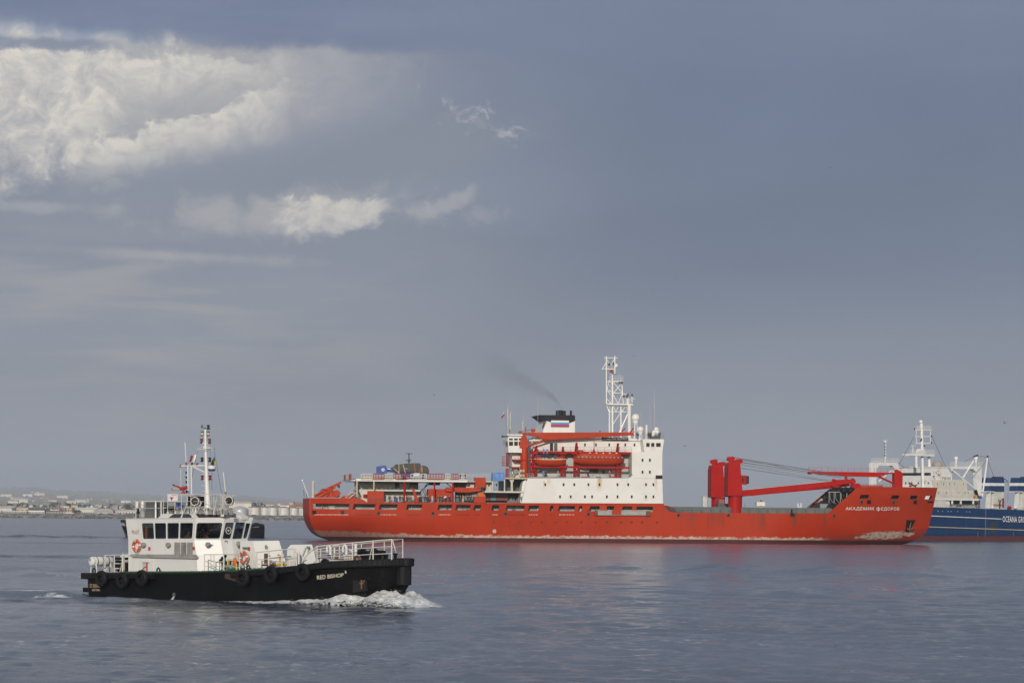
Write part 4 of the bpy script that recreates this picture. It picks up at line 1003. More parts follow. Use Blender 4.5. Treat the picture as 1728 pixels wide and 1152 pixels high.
# fill round the lower corner of the recess
cxr = [(1059 + 9 * math.cos(a), 797.5 + 9 * math.sin(a)) for a in [R(90) - R(90) * k / 6 for k in range(7)]]
mb = MB(); RED.plate(mb, [(1059, 806.6)] + cxr[1:] + [(1068.6, 806.7)], yS + .02, -10.5); S_('recess_corner', mb, M_house)
def win(px, py, w_, h_, y, mat=None, name='window', rim=.05):
    a = RP(px - w_ / 2, py + h_ / 2, y); b = RP(px + w_ / 2, py - h_ / 2, y)
    o = S_(name, MB().box(a.x, b.x, y - .03, y + .1, a.z, b.z), mat or M_glass, bevel=0)
    if rim:
        m2 = MB()
        for q_ in ((a.x - rim, a.x, a.z - rim, b.z + rim), (b.x, b.x + rim, a.z - rim, b.z + rim), (a.x, b.x, a.z - rim, a.z), (a.x, b.x, b.z, b.z + rim)): m2.box(q_[0], q_[1], y - .07, y + .02, q_[2], q_[3])
        m2.build('frame', M_offw, o)
    return o
for px in (920, 951, 969, 993, 1011.5, 1042, 1060, 1090, 1102.5): win(px, 817.2, 2.8, 4.6, yS)
for px in (945, 963, 987, 999, 1024, 1042, 1066, 1090, 1102.5): win(px, 837.7, 2.8, 4.6, yS)
for py in (776, 796.2):
    for px in (1084.2, 1096.6): win(px, py, 2.9, 4.8, yS)
for px, w_ in ((1093.3, 5.6), (1101.5, 5.2), (1111, 7.6)): win(px, 750.2, w_, 6.2, yS)
for px in (987, 1005.6, 1028, 1055, 1070.6): win(px, 750.3, 2.6, 4.6, -8.3)
win(930.6, 754, 5.4, 13, -8.3, M_blk, 'door'); win(937.8, 754, 5.4, 13, -8.3, M_dgrey, 'door')
mb = MB(); RED.rect(mb, 1106.3, 807.6, 1117.9, 801.6, yS - .04, yS + .8); S_('vent_opening', mb, M_blk)
mb = MB()
a, b = RP(905, 761.6, -10.4), RP(1066, 762, -10.4); rail(mb, a, b, 1.05, 1.6)
S_('promenade_railing', mb, M_dgrey)
mb = MB(); rail(mb, RP(940, 806, -11.4), RP(1060, 806.2, -11.4), 1.05, 1.6); rail(mb, RP(1048, 788, -10.9), RP(1062, 788, -10.9), 1.0, 1.4); rail(mb, RP(955, 788, -10.9), RP(968, 788, -10.9), 1.0, 1.4); S_('boat_deck_railing', mb, M_dgrey)
mb = MB(); rail(mb, RP(1084, 740.6, -11), RP(1120, 740.8, -11), 1.5, 1.1); rail(mb, RP(1120, 740.8, -11), RP(1120, 740.8, 11), 1.5, 2); S_('bridge_top_railing', mb, M_dgrey)
for px in (911, 932, 956, 1002): 
    pass
for k, (a, b, m_) in enumerate(((909.3, 919.5, M_red), (930, 940.5, M_red), (982, 995, M_red), (1034, 1047, M_red), (920, 927.5, M_blue), (1006.5, 1014.5, M_blue))):
    mb = MB(); RED.rect(mb, a, 806.4, b, 803.9, -11.5, -10.7); S_('deck_locker', mb, m_, bevel=.05)
for px0, px1, py0, py1, m_ in ((995, 999.5, 791.5, 796, M_rust), (1000, 1009.5, 790.5, 797, pbr('maroon_board', (.13, .025, .03), .6)), (1017, 1020.5, 793, 799, M_dgrey)):
    mb = MB(); RED.rect(mb, px0, py1, px1, py0, -7.3, -7.15); S_('notice_board', mb, m_)
# overhanging deck and recess aft of the lower house
mb = MB(); RED.rect(mb, 852, 807.6, 893, 805.9, -11.6, 9); S_('crane_deck', mb, M_brass)
mb = MB(); RED.rect(mb, 818, 830.6, 884, 828.6, -11.2, 8); S_('mezzanine_deck', mb, M_offw)
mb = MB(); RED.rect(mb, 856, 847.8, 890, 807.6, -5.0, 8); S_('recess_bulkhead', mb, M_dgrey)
mb = MB(); RED.plate(mb, [(880, 847.6), (888.6, 812), (887, 809.5), (882.5, 812), (879.5, 826), (877.5, 847.6)], -10.9, -8.0); S_('raked_web', mb, M_white)
mb = MB(); RED.plate(mb, [(861.8, 829), (865.6, 829), (865.2, 814), (868.5, 807.4), (858.8, 807.4), (862.2, 814)], -11.0, -10.6); S_('pillar', mb, M_offw)
S_('pillar', RED.rect(MB(), 830, 828.6, 832, 811, -10.8, -10.4), M_offw); S_('pillar', RED.rect(MB(), 850.5, 828.6, 852.5, 808, -10.8, -10.4), M_offw)
mb = MB(); rail(mb, RP(856, 847.6, -11.2), RP(880, 847.8, -11.2), 1.0, 1.3); rail(mb, RP(854, 829, -11), RP(880, 829, -11), 1.0, 1.3); S_('recess_railing', mb, M_dgrey)
mb = MB()
for k in range(9):
    x = 857 + k * 2.4; RED.rect(mb, x, 847.5, x + 1.6, 847.5 - (3 + (k * 37 % 5)), -8, -6.5)
S_('mooring_gear', mb, M_grey)
# aft lookout cabin and its tower
mb = MB(); RED.plate(mb, [(857.8, 763.2), (880.5, 763.4), (880.5, 734.6), (858.4, 734.2), (856.4, 741), (857.6, 752)], -10.9, -4.0)
cab = S_('aft_cabin', mb, M_white)
mb = MB(); RED.rect(mb, 855.6, 734.6, 882, 732.6, -11.4, -3.6); mb.build('roof', M_white, cab)
for (a, b, c, d_) in ((859, 865.2, 739.5, 742.4), (867.7, 873.6, 739.5, 742.4), (875.5, 880, 739.5, 742.4), (858.8, 865.6, 744.8, 751.6), (867.6, 873.8, 744.8, 751.6), (875.2, 880, 744.8, 751.6)):
    mb = MB(); p0, p1 = RP(a, d_, -10.9), RP(b, c, -10.9); mb.box(p0.x, p1.x, -10.95, -10.8, p0.z, p1.z); mb.build('window', M_glass, cab)
for y in (-9.5, -7.4, -5.4):
    p0, p1 = RP(857, 751.5, y), RP(857, 745, y); m2 = MB().box(p0.x - .45, p0.x - .1, y - .7, y + .7, p0.z, p1.z); m2.build('window', M_glass, cab)
mb = MB(); RED.rect(mb, 864, 806, 882, 763.3, -8.5, -4); S_('cabin_tower', mb, M_white)
mb = MB(); RED.rect(mb, 854.8, 787, 860, 763.3, -8.9, -8.0); RED.rect(mb, 854, 806, 858.5, 790, -9.2, -8.4); S_('escape_trunk', mb, pbr('maroon', (.20, .03, .028), .5))
mb = MB()
for z_ in (770, 775, 780, 785): mb.tube([RP(849.5 + 3 * math.cos(a * .7), z_, -9.5 + .5 * math.sin(a * .7)) for a in range(9)], .05, 4, True)
for px in (847.5, 849.5, 852): RED.bar(mb, (px, 769, -9.8), (px, 786, -9.8), .04, 4)
rail(mb, RP(848, 787, -10), RP(856, 787, -10), 1.2, .7)
S_('caged_ladder', mb, M_red)
mb = MB()
for px, pt, pb, r_ in ((857, 690, 734, .10), (861.2, 696, 733, .10), (882.3, 710, 733, .13), (857.1, 680, 690, .04), (862, 672, 696, .025), (883.8, 696, 710, .025), (907.8, 672, 729, .03), (915, 668, 700, .02)): RED.bar(mb, (px, pb, -9 if px < 900 else -5), (px, pt, -9 if px < 900 else -5), r_, 6)
RED.bar(mb, (855, 692, -9), (859, 692, -9), .06); RED.bar(mb, (858.5, 700, -9), (866, 733, -7), .05)
S_('aft_antenna', mb, M_offw)
mb = MB(); rail(mb, RP(857, 733, -11), RP(890, 733, -11), 1.2, 1.2); RED.rect(mb, 861, 733, 865.8, 724.5, -9.8, -8.6); S_('cabin_top_gear', mb, M_grey)
mb = MB(); RED.bar(mb, (847.5, 736, -10), (857, 735, -10), .06); mb.ball(RP(848, 736, -10), .3, 8, 6); S_('searchlight', mb, M_dgrey)
# ---------------------------------------------------------------- funnel
fun = S_('funnel', RED.plate(MB(), [(914.5, 741), (916.3, 727), (923.4, 709), (925, 703), (970.2, 703), (970.2, 741)], -5.5, 5.5), M_white)
RED.plate(MB(), [(910.6, 699.9), (969.8, 700.1), (970.5, 703), (970.5, 709.5), (961, 713.2), (929, 711.4), (923.2, 709.5)], -5.75, 5.75).build('funnel_top', M_blk, fun)
y = -5.60
for k, m_ in enumerate((pbr('flag_white', (.72, .72, .70), .5), pbr('flag_blue', (.05, .25, .55), .5), pbr('flag_red', (.42, .02, .05), .5))):
    mb = MB(); RED.rect(mb, 930, 709.4 + (k + 1) * 3.4, 960.2, 709.4 + k * 3.4, -5.85, -5.5); mb.build('flag_stripe', m_, fun)
for a, b, c in ((938.8, 942.5, 692.2), (942.3, 949.5, 692), (949.3, 956.5, 692.5), (963.2, 967, 692.3)):
    v, w_ = RP(a, 701, -1), RP(b, c, -1); mb = MB().lathe([((w_.x - v.x) / 2, 0), ((w_.x - v.x) / 2, w_.z - v.z)], ((v.x + w_.x) / 2, -1 + (a % 2), v.z), n=14); mb.build('exhaust_pipe', M_blk, fun, True)
mb = MB(); RED.plate(mb, [(915.2, 729), (917.4, 729), (921, 713), (919.6, 712)], -4.5, -2.5); mb.build('louvre', M_rust, fun)
# ---------------------------------------------------------------- main lattice mast
mast = thing('mast_holder', '', ''); bpy.data.objects.remove(mast)
mb = MB()
def bars(mb, segs, r_, ys=(0,), n=5):
    for (a, b) in segs:
        for y in ys: RED.bar(mb, (*a, y), (*b, y), r_, n)
yz = (-1.3, 1.3)
bars(mb, [((1023.2, 601), (1023.4, 682)), ((1023.4, 682), (1028.2, 696)), ((1028.2, 690), (1028.2, 738)), ((1037.5, 600.5), (1037.6, 630)), ((1033.2, 632), (1033.4, 738)), ((1049, 643.5), (1052, 682)), ((1034, 643.5), (1034, 738))], .17, yz)
mast = S_('lattice_mast', mb, M_white)
mb = MB(); bars(mb, [((1062, 682), (1062.2, 741))], .42, (-2.2, 2.2), 8); bars(mb, [((1060.5, 695.5), (1045, 730)), ((1047.8, 683), (1047.8, 738))], .22, yz)
mb.build('mast_leg', M_white, mast)
mb = MB()
bars(mb, [((1019.5, 603.6), (1042, 603.6)), ((1016, 622.8), (1038.5, 622.8)), ((1016, 622.8), (1022.5, 612)), ((1022.5, 604), (1029, 615)), ((1037.5, 604), (1031, 616)), ((1024, 660), (1033, 660)), ((1023.5, 643.5), (1034, 643.5)), ((1023.4, 652), (1028.5, 664)), ((1023.4, 672), (1033, 682)), ((1034, 643.5), (1050.5, 663)), ((1050, 645), (1034.5, 664)), ((1034, 663), (1050.8, 663)), ((1034, 664), (1043, 681)), ((1050, 664), (1043, 681)), ((1029, 682), (1063, 682)),
      ((1028, 694.5), (1061.5, 694.5)), ((1034, 682), (1039, 694.5)), ((1039, 694.5), (1045, 682)), ((1045, 682), (1050.5, 694.5)), ((1050.5, 694.5), (1056, 682)), ((1056, 682), (1060, 694.5)), ((1034, 716), (1047, 696)), ((1028.5, 640), (1023.4, 660))], .10, yz, 4)
for k in range(16): bars(mb, [((1028.2, 622 + k * 7.2), (1033.2, 622 + k * 7.2 + 3.6)), ((1033.2, 622 + k * 7.2 + 3.6), (1028.2, 629.2 + k * 7.2))], .05, (-1.3,), 4)
for px, py in ((1022.5, 603.6), (1038, 603.6), (1023.4, 643), (1034, 663), (1050.5, 663), (1028, 694.5), (1061, 694.5), (1050, 643.5)):
    mb.bar(RP(px, py, -1.3), RP(px, py, 1.3), .09, 4)
mb.build('bracing', M_white, mast)
for q_ in ((1033, 644.3, 1051.5, 642.6, -1.5, 1.5), (1024.5, 682.8, 1068.5, 681, -2.4, 2.4), (1021, 623.4, 1038.5, 622, -1.4, 1.4)): RED.rect(MB(), *q_).build('platform', M_white, mast)
mb = MB(); rail(mb, RP(1034, 642.6, -1.4), RP(1051.5, 642.6, -1.4), 1.1, .7, r=.03); rail(mb, RP(1034, 681, -2.2), RP(1067.5, 681, -2.2), 1.25, .8, r=.03); rail(mb, RP(1022, 622, -1.4), RP(1037.5, 622, -1.4), 1.1, .7, r=.03); mb.build('railing', M_white, mast)
mb = MB()
for px, py in ((1052.5, 669), (1059.5, 666), (1058, 669), (1066.5, 667), (1028, 615), (1035, 614), (1045.5, 646), (1049.5, 645.6), (1067, 682)):
    v = RP(px, py, -2); mb.lathe([(.16, -.2), (.24, -.1), (.24, .25), (.1, .35)], v, n=8)
mb.build('mast_lamp', M_dgrey, mast)
MB().ball(RP(1039.5, 617, -1), .55, 10, 8).build('radar_dome', M_white, mast, True)
mb = MB(); mb.bar(RP(1059.5, 672, -2), RP(1059.5, 682, -2), .35, 8); RED.bar(mb, (1052, 665.3, -2), (1062, 664.6, -2), .10); RED.bar(mb, (1066.5, 664.5, -2), (1066.5, 681, -2), .13); RED.bar(mb, (1062, 672.5, -2), (1071.5, 672.5, -2), .10); RED.bar(mb, (1044, 628, 0), (1050, 643, 0), .03, 4)
mb.build('radar_scanner', M_white, mast)
def dome(px, py, r_px, py_base, name, lab=None):
    v = RP(px, py, -6); rr = r_px * v.y; rr = r_px / 7.35; b = RP(px, py_base, -6); d_ = S_(name, MB().ball(v, rr, 20, 14), pbr('radome_white', (.74, .73, .71), .35, var=.03), True)
    mb = MB().lathe([(rr * .78, -rr * 1.15), (rr * .7, -rr * .75)], v, n=14); mb.lathe([(rr * .5, -rr * 1.6), (rr * .6, -rr * 1.1)], v, n=14)
    for k in range(3): q_ = k * 2.09; mb.bar(v + Vector((math.cos(q_) * rr * .4, math.sin(q_) * rr * .4, -rr * 1.3)), Vector((v.x + math.cos(q_) * rr * .5, v.y + math.sin(q_) * rr * .5, b.z)), .1, 5)
    mb.build('dome_stand', M_white, d_)
dome(1072.5, 704.8, 7, 741, 'radome'); dome(1081, 724.4, 5.6, 741, 'radome')
mb = MB(); RED.bar(mb, (1091, 741, -9), (1091, 716.8, -9), .27, 8); S_('vent_post', mb, M_white, True)
mb = MB()
for px, pt, pb, r_ in ((1104.4, 680, 741, .045), (1104.4, 660, 680, .03), (1097, 686, 741, .03), (1082, 690, 718, .03), (1112.5, 722, 741, .05), (1119, 722, 741, .03)): RED.bar(mb, (px, pb, -8), (px, pt, -8), r_, 5)
S_('whip_antenna', mb, M_offw)
for px, py, r_ in ((1103.5, 729, .42), (1107.5, 724, .48), (1109, 728.5, .42), (1102, 733, .38)):
    v = RP(px, py, -9.5); S_('searchlight', MB().lathe([(r_ * .5, .5), (r_, .25), (r_, -.1), (r_ * .8, -.15)], v, 'Y', 12), M_white, True)
mb = MB(); RED.rect(mb, 1099, 741, 1114, 734.5, -9.6, -8.4); S_('compass_platform', mb, M_dgrey)
mb = MB(); RED.rect(mb, 1015.5, 742.2, 1060.5, 738.0, -9.2, -9.0); nb = S_('name_board', mb, M_blk)
def fnb(u, v): a = RP(1016.6 + u * 42.5, 741.3 - v * 2.6, -9.25); return a
lettering('board_lettering', 'АКАДЕМИК FEDOROV', M_white, nb, fnb, 1.1, .01)
mb = MB()
RED.bar(mb, (1061.5, 732, -8), (1069.5, 721.5, -8), .16); RED.bar(mb, (1049, 728, -8), (1055, 722, -8), .13); RED.bar(mb, (961, 729, -5), (961, 726, -5), .15); RED.bar(mb, (1012.5, 729, -5), (1012.5, 726, -5), .13)
S_('small_derrick', mb, M_red)
# ---------------------------------------------------------------- knuckle crane by the aft cabin
kc = S_('boat_crane', RED.plate(MB(), [(877, 755.5), (891.2, 755.5), (891.8, 748), (888.5, 735), (883.5, 732), (879.5, 738), (877.2, 748)], -11.2, -9.2), M_ored)
a, b = RP(884.3, 807, -10.2), RP(884.3, 754, -10.2); hw = 6.7 / 7.35
MB().lathe([(hw, a.z), (hw, b.z), (hw * 1.08, b.z), (hw * 1.08, b.z + .35)], (a.x, -10.2, 0), n=24).build('pedestal', M_ored, kc, True)
RED.plate(MB(), [(880, 729.6), (1064, 729.0), (1068.8, 729.4), (1071, 734.6), (1066, 734.2), (1010, 737.6), (926, 742), (918, 741), (907.5, 737), (883, 732.4)], -10.8, -9.6).build('boom', M_ored, kc, bevel=.05)
mb = MB(); RED.bar(mb, (891.2, 752.5, -10.4), (926.3, 741.6, -10.4), .22, 8); mb.build('strut', M_ored, kc, True)
mb = MB(); RED.bar(mb, (893, 743.2, -9.9), (909, 742.5, -9.9), .24, 8); RED.bar(mb, (909, 742.5, -9.9), (918, 740.5, -9.9), .14, 8); mb.build('hydraulic_ram', M_white, kc, True)
v = RP(900, 726, -10.2); MB().lathe([(.42, -.5), (.42, .5)], v, 'Y', 14).build('winch_drum', M_ored, kc, True)
mb = MB(); mb.lathe([(.35, -.4), (.35, .4)], RP(878, 729, -10.2), 'Y', 12); RED.bar(mb, (880, 728, -10.2), (897, 724.5, -10.2), .06); RED.bar(mb, (887, 729, -10.2), (887, 720, -10.2), .12); mb.build('winch', M_ored, kc)
mb = MB(); RED.bar(mb, (1002.2, 738, -10.2), (1002.2, 757, -10.2), .05, 4); mb.lathe([(.45, -.5), (.1, .2), (.1, .4)], RP(1002.2, 759, -10.2), n=8); mb.build('hook', M_ored, kc)
mb = MB(); RED.rect(mb, 866.5, 776.6, 898, 775, -11.2, -9); RED.rect(mb, 862, 789, 878, 787.4, -11.0, -9); RED.rect(mb, 892.5, 806, 894.8, 776, -11, -10.6); mb.build('service_platform', M_red, kc)
mb = MB(); rail(mb, RP(867, 775, -11), RP(898, 775, -11), 1.0, 1); mb.build('platform_railing', M_red, kc)
for k, py in enumerate((794.5, 802.6)):
    v, w_ = RP(876.2, py, -11.2), RP(884.8, py, -11.2); d_ = thing('life_raft_canister', ('upper' if k == 0 else 'lower') + ' of two white raft canisters stacked beside the red boat crane', 'life raft', RED.world(((v.x + w_.x) / 2, -11.3, v.z)), RED.yaw, 'raft canisters on the red ship')
    hl = (w_.x - v.x) / 2; mb = MB().lathe([(.28, -hl), (.38, -hl + .15), (.38, hl - .15), (.28, hl)], (0, 0, 0), 'X', 12); mb.build('canister', M_brass, d_, True)
    MB().lathe([(.4, -.06), (.4, .06)], (0, 0, 0), 'X', 12).build('strap', M_blk, d_)
mb = MB(); rail(mb, RP(862, 806, -11), RP(900, 806, -11), 1.0, 1.2); S_('crane_deck_railing', mb, M_offw)
mb = MB(); mb.lathe([(.55, -.5), (.55, .5)], RP(870, 795, -9.5), 'Y', 14); mb.lathe([(.4, 0), (.4, .9)], RP(866, 805.5, -10), n=10); S_('mooring_winch', mb, M_grey)
# ---------------------------------------------------------------- lifeboats and their davits
def boat_loft(L, rings_fn, n=14, seg=16):
    rings = []
    for k in range(seg + 1): rings.append(rings_fn(k / seg))
    return MB().loft(rings)
def davit(px0, px1, top):
    mb = MB()
    for px in (px0, px1):
        RED.bar(mb, (px, 806, -10.6), (px + .6, 764, -10.2), .20, 5); RED.bar(mb, (px, 806, -9.2), (px + .4, 764, -9.6), .16, 5)
    for k in range(6): RED.bar(mb, (px0, 805 - k * 7, -10.6), (px1, 798 - k * 7, -10.4), .10, 4); RED.bar(mb, (px1, 805 - k * 7, -9.3), (px0, 798 - k * 7, -9.4), .08, 4)
    for px, py in top: RED.bar(mb, (px0 + 2, 766, -10.0), (px, py, -11.0), .28, 5)
    RED.rect(mb, px0 - 3, 766, px1 + 4, 763.8, -10.8, -9.4)
    S_('davit', mb, M_red)
davit(898.5, 903.5, [(906, 752)]); davit(946.5, 952, [(950.2, 754)]); davit(968.5, 975.5, [(973, 747)]); davit(1038, 1046, [(1043, 748)])
def lifeboat(label, px0, px1, pyt, pyg, pyb, enclosed):
    v, w_ = RP(px0, pyg, -11.4), RP(px1, pyg, -11.4); L = w_.x - v.x; zb = RP(px0, pyb, -11.4).z - v.z; zt = RP(px0, pyt, -11.4).z - v.z
    o = RED.world(((v.x + w_.x) / 2, -11.4, v.z)); t = thing('lifeboat', label, 'lifeboat', o, RED.yaw, 'lifeboats in the davits')
    HB = 1.45 if enclosed else 1.1
    def plan(u, blunt): x = 2 * u - 1; return max(.03, (1 - abs(x) ** blunt)) * HB
    def hull_ring(k):
        u = k; x = (u - .5) * L; b = plan(u, 4.5 if enclosed else (3.2 if u > .5 else 9)); dep = zb * (1 - .45 * abs(2 * u - 1) ** 4); sheer = .12 * (2 * u - 1) ** 2
        x2 = x * (1 if True else 1)
        return [(x, -b, sheer + .05), (x, -b * .97, dep * .35), (x * .985, -b * .72, dep * .78), (x * .97, -b * .2, dep), (x * .97, b * .2, dep), (x * .985, b * .72, dep * .78), (x, b * .97, dep * .35), (x, b, sheer + .05)]
    boat_loft(L, hull_ring).build('hull', M_ored, t, True)
    if enclosed:
        def can_ring(k):
            u = k; x = (u - .5) * L * .985; b = plan(u, 5) * .97; h = zt * max(.12, (1 - abs(2 * u - 1) ** 7)) * (.93 if u < .9 else .85); sheer = .12 * (2 * u - 1) ** 2
            return [(x, -b, sheer + .06), (x, -b * .98, h * .45), (x, -b * .84, h * .82), (x, -b * .5, h), (x, b * .5, h), (x, b * .84, h * .82), (x, b * .98, h * .45), (x, b, sheer + .06)]
        boat_loft(L, can_ring, seg=24).build('canopy', M_ored, t, True)
        MB().lathe([(.62, zt * .85), (.58, zt + .35), (.45, zt + .5)], (-L * .36, 0, 0), n=12).build('cupola', M_ored, t, True)
        for k in range(5): x = -L * .2 + k * L * .13; MB().box(x - .18, x + .18, -HB * .86, -HB * .62, zt * .80, zt * .93).build('window', M_white, t)
    else:
        for xa, xb, h in ((-L * .5 + .25, -L * .5 + 1.9, .62), (L * .12, L * .42, .66)):
            MB().loft([[(xa, -HB * .8, .02), (xb, -HB * .8, .02), (xb, HB * .8, .02), (xa, HB * .8, .02)], [(xa + .2, -HB * .65, h), (xb - .25, -HB * .65, h), (xb - .25, HB * .65, h), (xa + .2, HB * .65, h)]]).build('shelter', M_ored, t, bevel=.06)
        MB().box(-.6, .2, -.5, .5, 0, .5).build('engine_box', M_dgrey, t)
        MB().tube([(-L * .46, -.5, .8), (-L * .4, -.5, .95), (-L * .3, -.5, .85)], .12, 6).build('cover', M_blue, t); MB().tube([(L * .08, -.4, .5), (L * .14, -.4, .8), (L * .2, -.4, 1.0)], .10, 6).build('cover', M_blue, t)
    # rubbing strake with grab lines
    pts = [((k / 20 - .5) * L, -plan(k / 20, 4.5 if enclosed else 4) - .05, .12 * (2 * k / 20 - 1) ** 2 + .04) for k in range(21)]
    MB().tube(pts, .11 if enclosed else .15, 6).build('rubbing_strake', M_brass if not enclosed else M_dgrey, t)
    mb = MB()
    for k in range(12):
        x = (k / 11 - .5) * L * .86; mb.box(x - .14, x + .14, -HB - .12, -HB + .1, .10, .20)
    mb.build('grab_line_float', M_white, t)
    for x in (-L * .42, L * .38): MB().bar((x, 0, zt * .9 if enclosed else .3), (x, .3, zt + 1.4), .07, 5).build('lifting_fall', M_steel, t)
lifeboat('open red rescue boat with two small shelters hanging in davits beside the boat crane', 902, 955.5, 766.5, 775.3, 786, False)
lifeboat('large enclosed red lifeboat hanging in davits next to the white bridge tower', 968, 1053.8, 762.3, 772.4, 784.6, True)
for px in (917.5, 923.5): 
    mb = MB(); RED.rect(mb, px - 1, 765.5, px + .9, 757.5, -10.75, -10.55); mb.box(*[RP(px - 1.7, 758, -10.6).x, RP(px + 1.7, 758, -10.6).x], -10.75, -10.55, RP(px, 760, -10.6).z, RP(px, 757.5, -10.6).z)
    t = thing('boiler_suit', ('left' if px < 920 else 'right') + ' blue boiler suit hung to dry above the open rescue boat', 'clothing', (RED.cx, RED.cy, 0), RED.yaw, 'boiler suits hung to dry'); mb.build('suit', M_lblue, t)
# accommodation ladder stowed along the hull
al = S_('gangway', RED.rect(MB(), 1005.5, 868.4, 1097, 861.4, -12.25, -11.95), pbr('gangway_alloy', (.30, .30, .29), .5, metal=.2, var=.3, scale=3))
mb = MB()
for k in range(46): x = 1007 + k * 1.95; RED.bar(mb, (x, 868.2, -12.35), (x + 1.2, 861.5, -12.35), .035, 4)
RED.bar(mb, (1005.5, 861.2, -12.4), (1097, 861.2, -12.4), .06); RED.bar(mb, (1005.5, 868.4, -12.4), (1097, 868.4, -12.4), .06); mb.build('side_rail', M_lgrey, al)
mb = MB(); RED.rect(mb, 1004.5, 869, 1009, 860.5, -12.5, -11.8); RED.rect(mb, 1090.5, 869.6, 1097.5, 861.5, -12.5, -11.8); mb.build('end_platform', M_rust, al)
RED.rect(MB(), 1032.5, 867.6, 1048.5, 860.3, -12.5, -12.2).build('cover_panel', M_ored, al); RED.rect(MB(), 1012, 860, 1024, 853, -11.9, -11.5).build('cover_panel', M_ored, al)
# ---------------------------------------------------------------- aft working deck
RR = lambda *q_: RED.rect(MB(), *q_)
hd = S_('helideck', RR(601, 811.4, 789, 809.2, -11.2, 11), M_white)
v = RP(601, 810, -9)
MB().box(v.x - 1.2, v.x + .02, -9, 9, RP(601, 811.2, -9).z, RP(601, 809.4, -9).z).build('end_plate', M_white, hd)
for y0_, y1_, m_ in ((-9.4, -5.2, pbr('net_red', (.42, .06, .05), .6)), (-5.0, 1.0, M_white), (1.2, 5.2, MATS['net_red']), (5.4, 9.4, M_white)): MB().box(v.x - 1.3, v.x - 1.0, y0_, y1_, RP(601, 809.2, -9).z, RP(601, 799.6, -9).z).build('end_net', m_, hd)
def net(px0, px1, mat, slant=0):
    mb = MB(); a, b = RP(px0, 809.2, -11.6), RP(px1, 809.2, -11.6); h = 1.32; n = max(2, round((b.x - a.x) / .62))
    A, Bq = Vector((a.x, -11.4, a.z)), Vector((b.x, -11.4, b.z)); up = Vector((0, -.25, h))
    mb.tube([A + Vector((slant, 0, .1)), A + up * .4, A + up * .92 , A + up + Vector((.2, 0, 0)), Bq + up - Vector((.2, 0, 0)), Bq + up * .92, Bq + up * .4, Bq - Vector((slant, 0, -.1))], .10, 5, True)
    for k in range(1, n): q_ = A.lerp(Bq, k / n); mb.bar(q_ + Vector((0, 0, .1)), q_ + up, .075, 4)
    mb.bar(A + up * .5, Bq + up * .5, .065, 4)
    mb.build('safety_net_frame', mat, hd)
M_rail = pbr('rail_red', (.36, .045, .04), .5); M_railw = pbr('rail_white', (.62, .60, .56), .5, streak=.4)
for a, b, m_, sl in ((609.5, 628.5, M_railw, 0), (629.5, 648.5, M_rail, 0), (649.5, 662.5, M_railw, 0), (663, 692, M_rail, 1.0), (693, 720.5, M_railw, 0), (721.5, 750, M_rail, 0), (751, 760, M_railw, 0), (760.8, 773.5, M_rail, 0), (774.5, 787.5, M_railw, 0)): net(a, b, m_, sl)
RR(606, 808.6, 774, 807.0, 2.0, 2.3).build('deck_edge_marking', pbr('marking_yellow', (.30, .19, .03), .7, var=.3, scale=1.5), hd)
mb = MB()
for k in range(20): x = 603 + k * 9.6; RED.bar(mb, (x, 811.4, -9 + (k % 2)), (x, 813.4, -9 + (k % 2)), .09, 4)
RED.bar(mb, (603, 813.2, -9), (786, 813.6, -9), .12, 4); RED.bar(mb, (603, 813.2, 6), (786, 813.6, 6), .12, 4); mb.build('under_beam', M_dgrey, hd)
for px, pb, m_ in ((682.4, 847.4, M_red), (733, 847.6, M_red), (764.2, 847.8, M_red), (631, 826.5, M_brass), (602.5, 838, M_brass)):
    mb = MB(); RED.bar(mb, (px, 811, -10.9), (px, pb, -10.9), .19, 8); mb.build('post', m_, hd, True)
mb = MB()
for a, b in (((713, 827), (723, 812)), ((706, 832), (727, 813)), ((752, 813), (766, 826)), ((762, 813), (772, 823)), ((716, 836), (728, 824)), ((720, 840), (712, 824)), ((723.5, 839), (715, 823))): RED.bar(mb, (*a, -7), (*b, -7), .13, 4)
mb.build('bracing', M_dgrey, hd)
RR(726, 818, 742.5, 814.5, -6, -3).build('floodlight_box', M_blk, hd)
S_('hangar', RR(607, 827, 706, 811.6, -5.0, 6), M_lgrey)
S_('hangar_opening', RR(666.5, 824, 674, 813.5, -5.15, -4.9), M_blk); S_('hangar_opening', RR(691, 827, 706, 812, -5.15, -4.9), M_dgrey)
S_('hangar_deck', RR(607, 828, 709, 826.2, -9.5, 6), M_offw)
S_('aft_deckhouse', RR(609, 847.6, 711, 828, -6.5, 6), M_offw)
mb = MB()
for k in range(20): x = 649 + k * 3.05; RED.bar(mb, (x, 847, -6.6), (x, 828.5, -6.6), .06, 4)
S_('stiffener', mb, M_offw)
S_('aft_deckhouse_end', RED.plate(MB(), [(608, 847.4), (620, 847.4), (620, 828), (613, 827.5), (609, 824), (606, 828), (610.5, 838)], -9.8, -6.6), M_offw)
mb = MB()
for px, py in ((614.5, 828), (619, 846)): pass
mb.bar(RP(588, 841, -9), RP(611, 823, -9), .12, 5); mb.bar(RP(590, 842, -8), RP(613, 824, -8), .12, 5)
for k in range(9): mb.bar(RP(589 + k * 2.6, 840.5 - k * 2.05, -9.2), RP(589.6 + k * 2.6, 841 - k * 2.05, -7.8), .05, 4)
for y in (-9.1,): mb.bar(RP(582, 838, y), RP(602, 818.5, y), .06, 4); mb.bar(RP(583.5, 840, y), RP(604, 821, y), .05, 4)
for k in range(6): mb.bar(RP(584 + k * 3.8, 840.5 - k * 3.4, -9.1), RP(584 + k * 3.8, 836 - k * 3.5, -9.1), .05, 4)
S_('stairway', mb, M_offw)
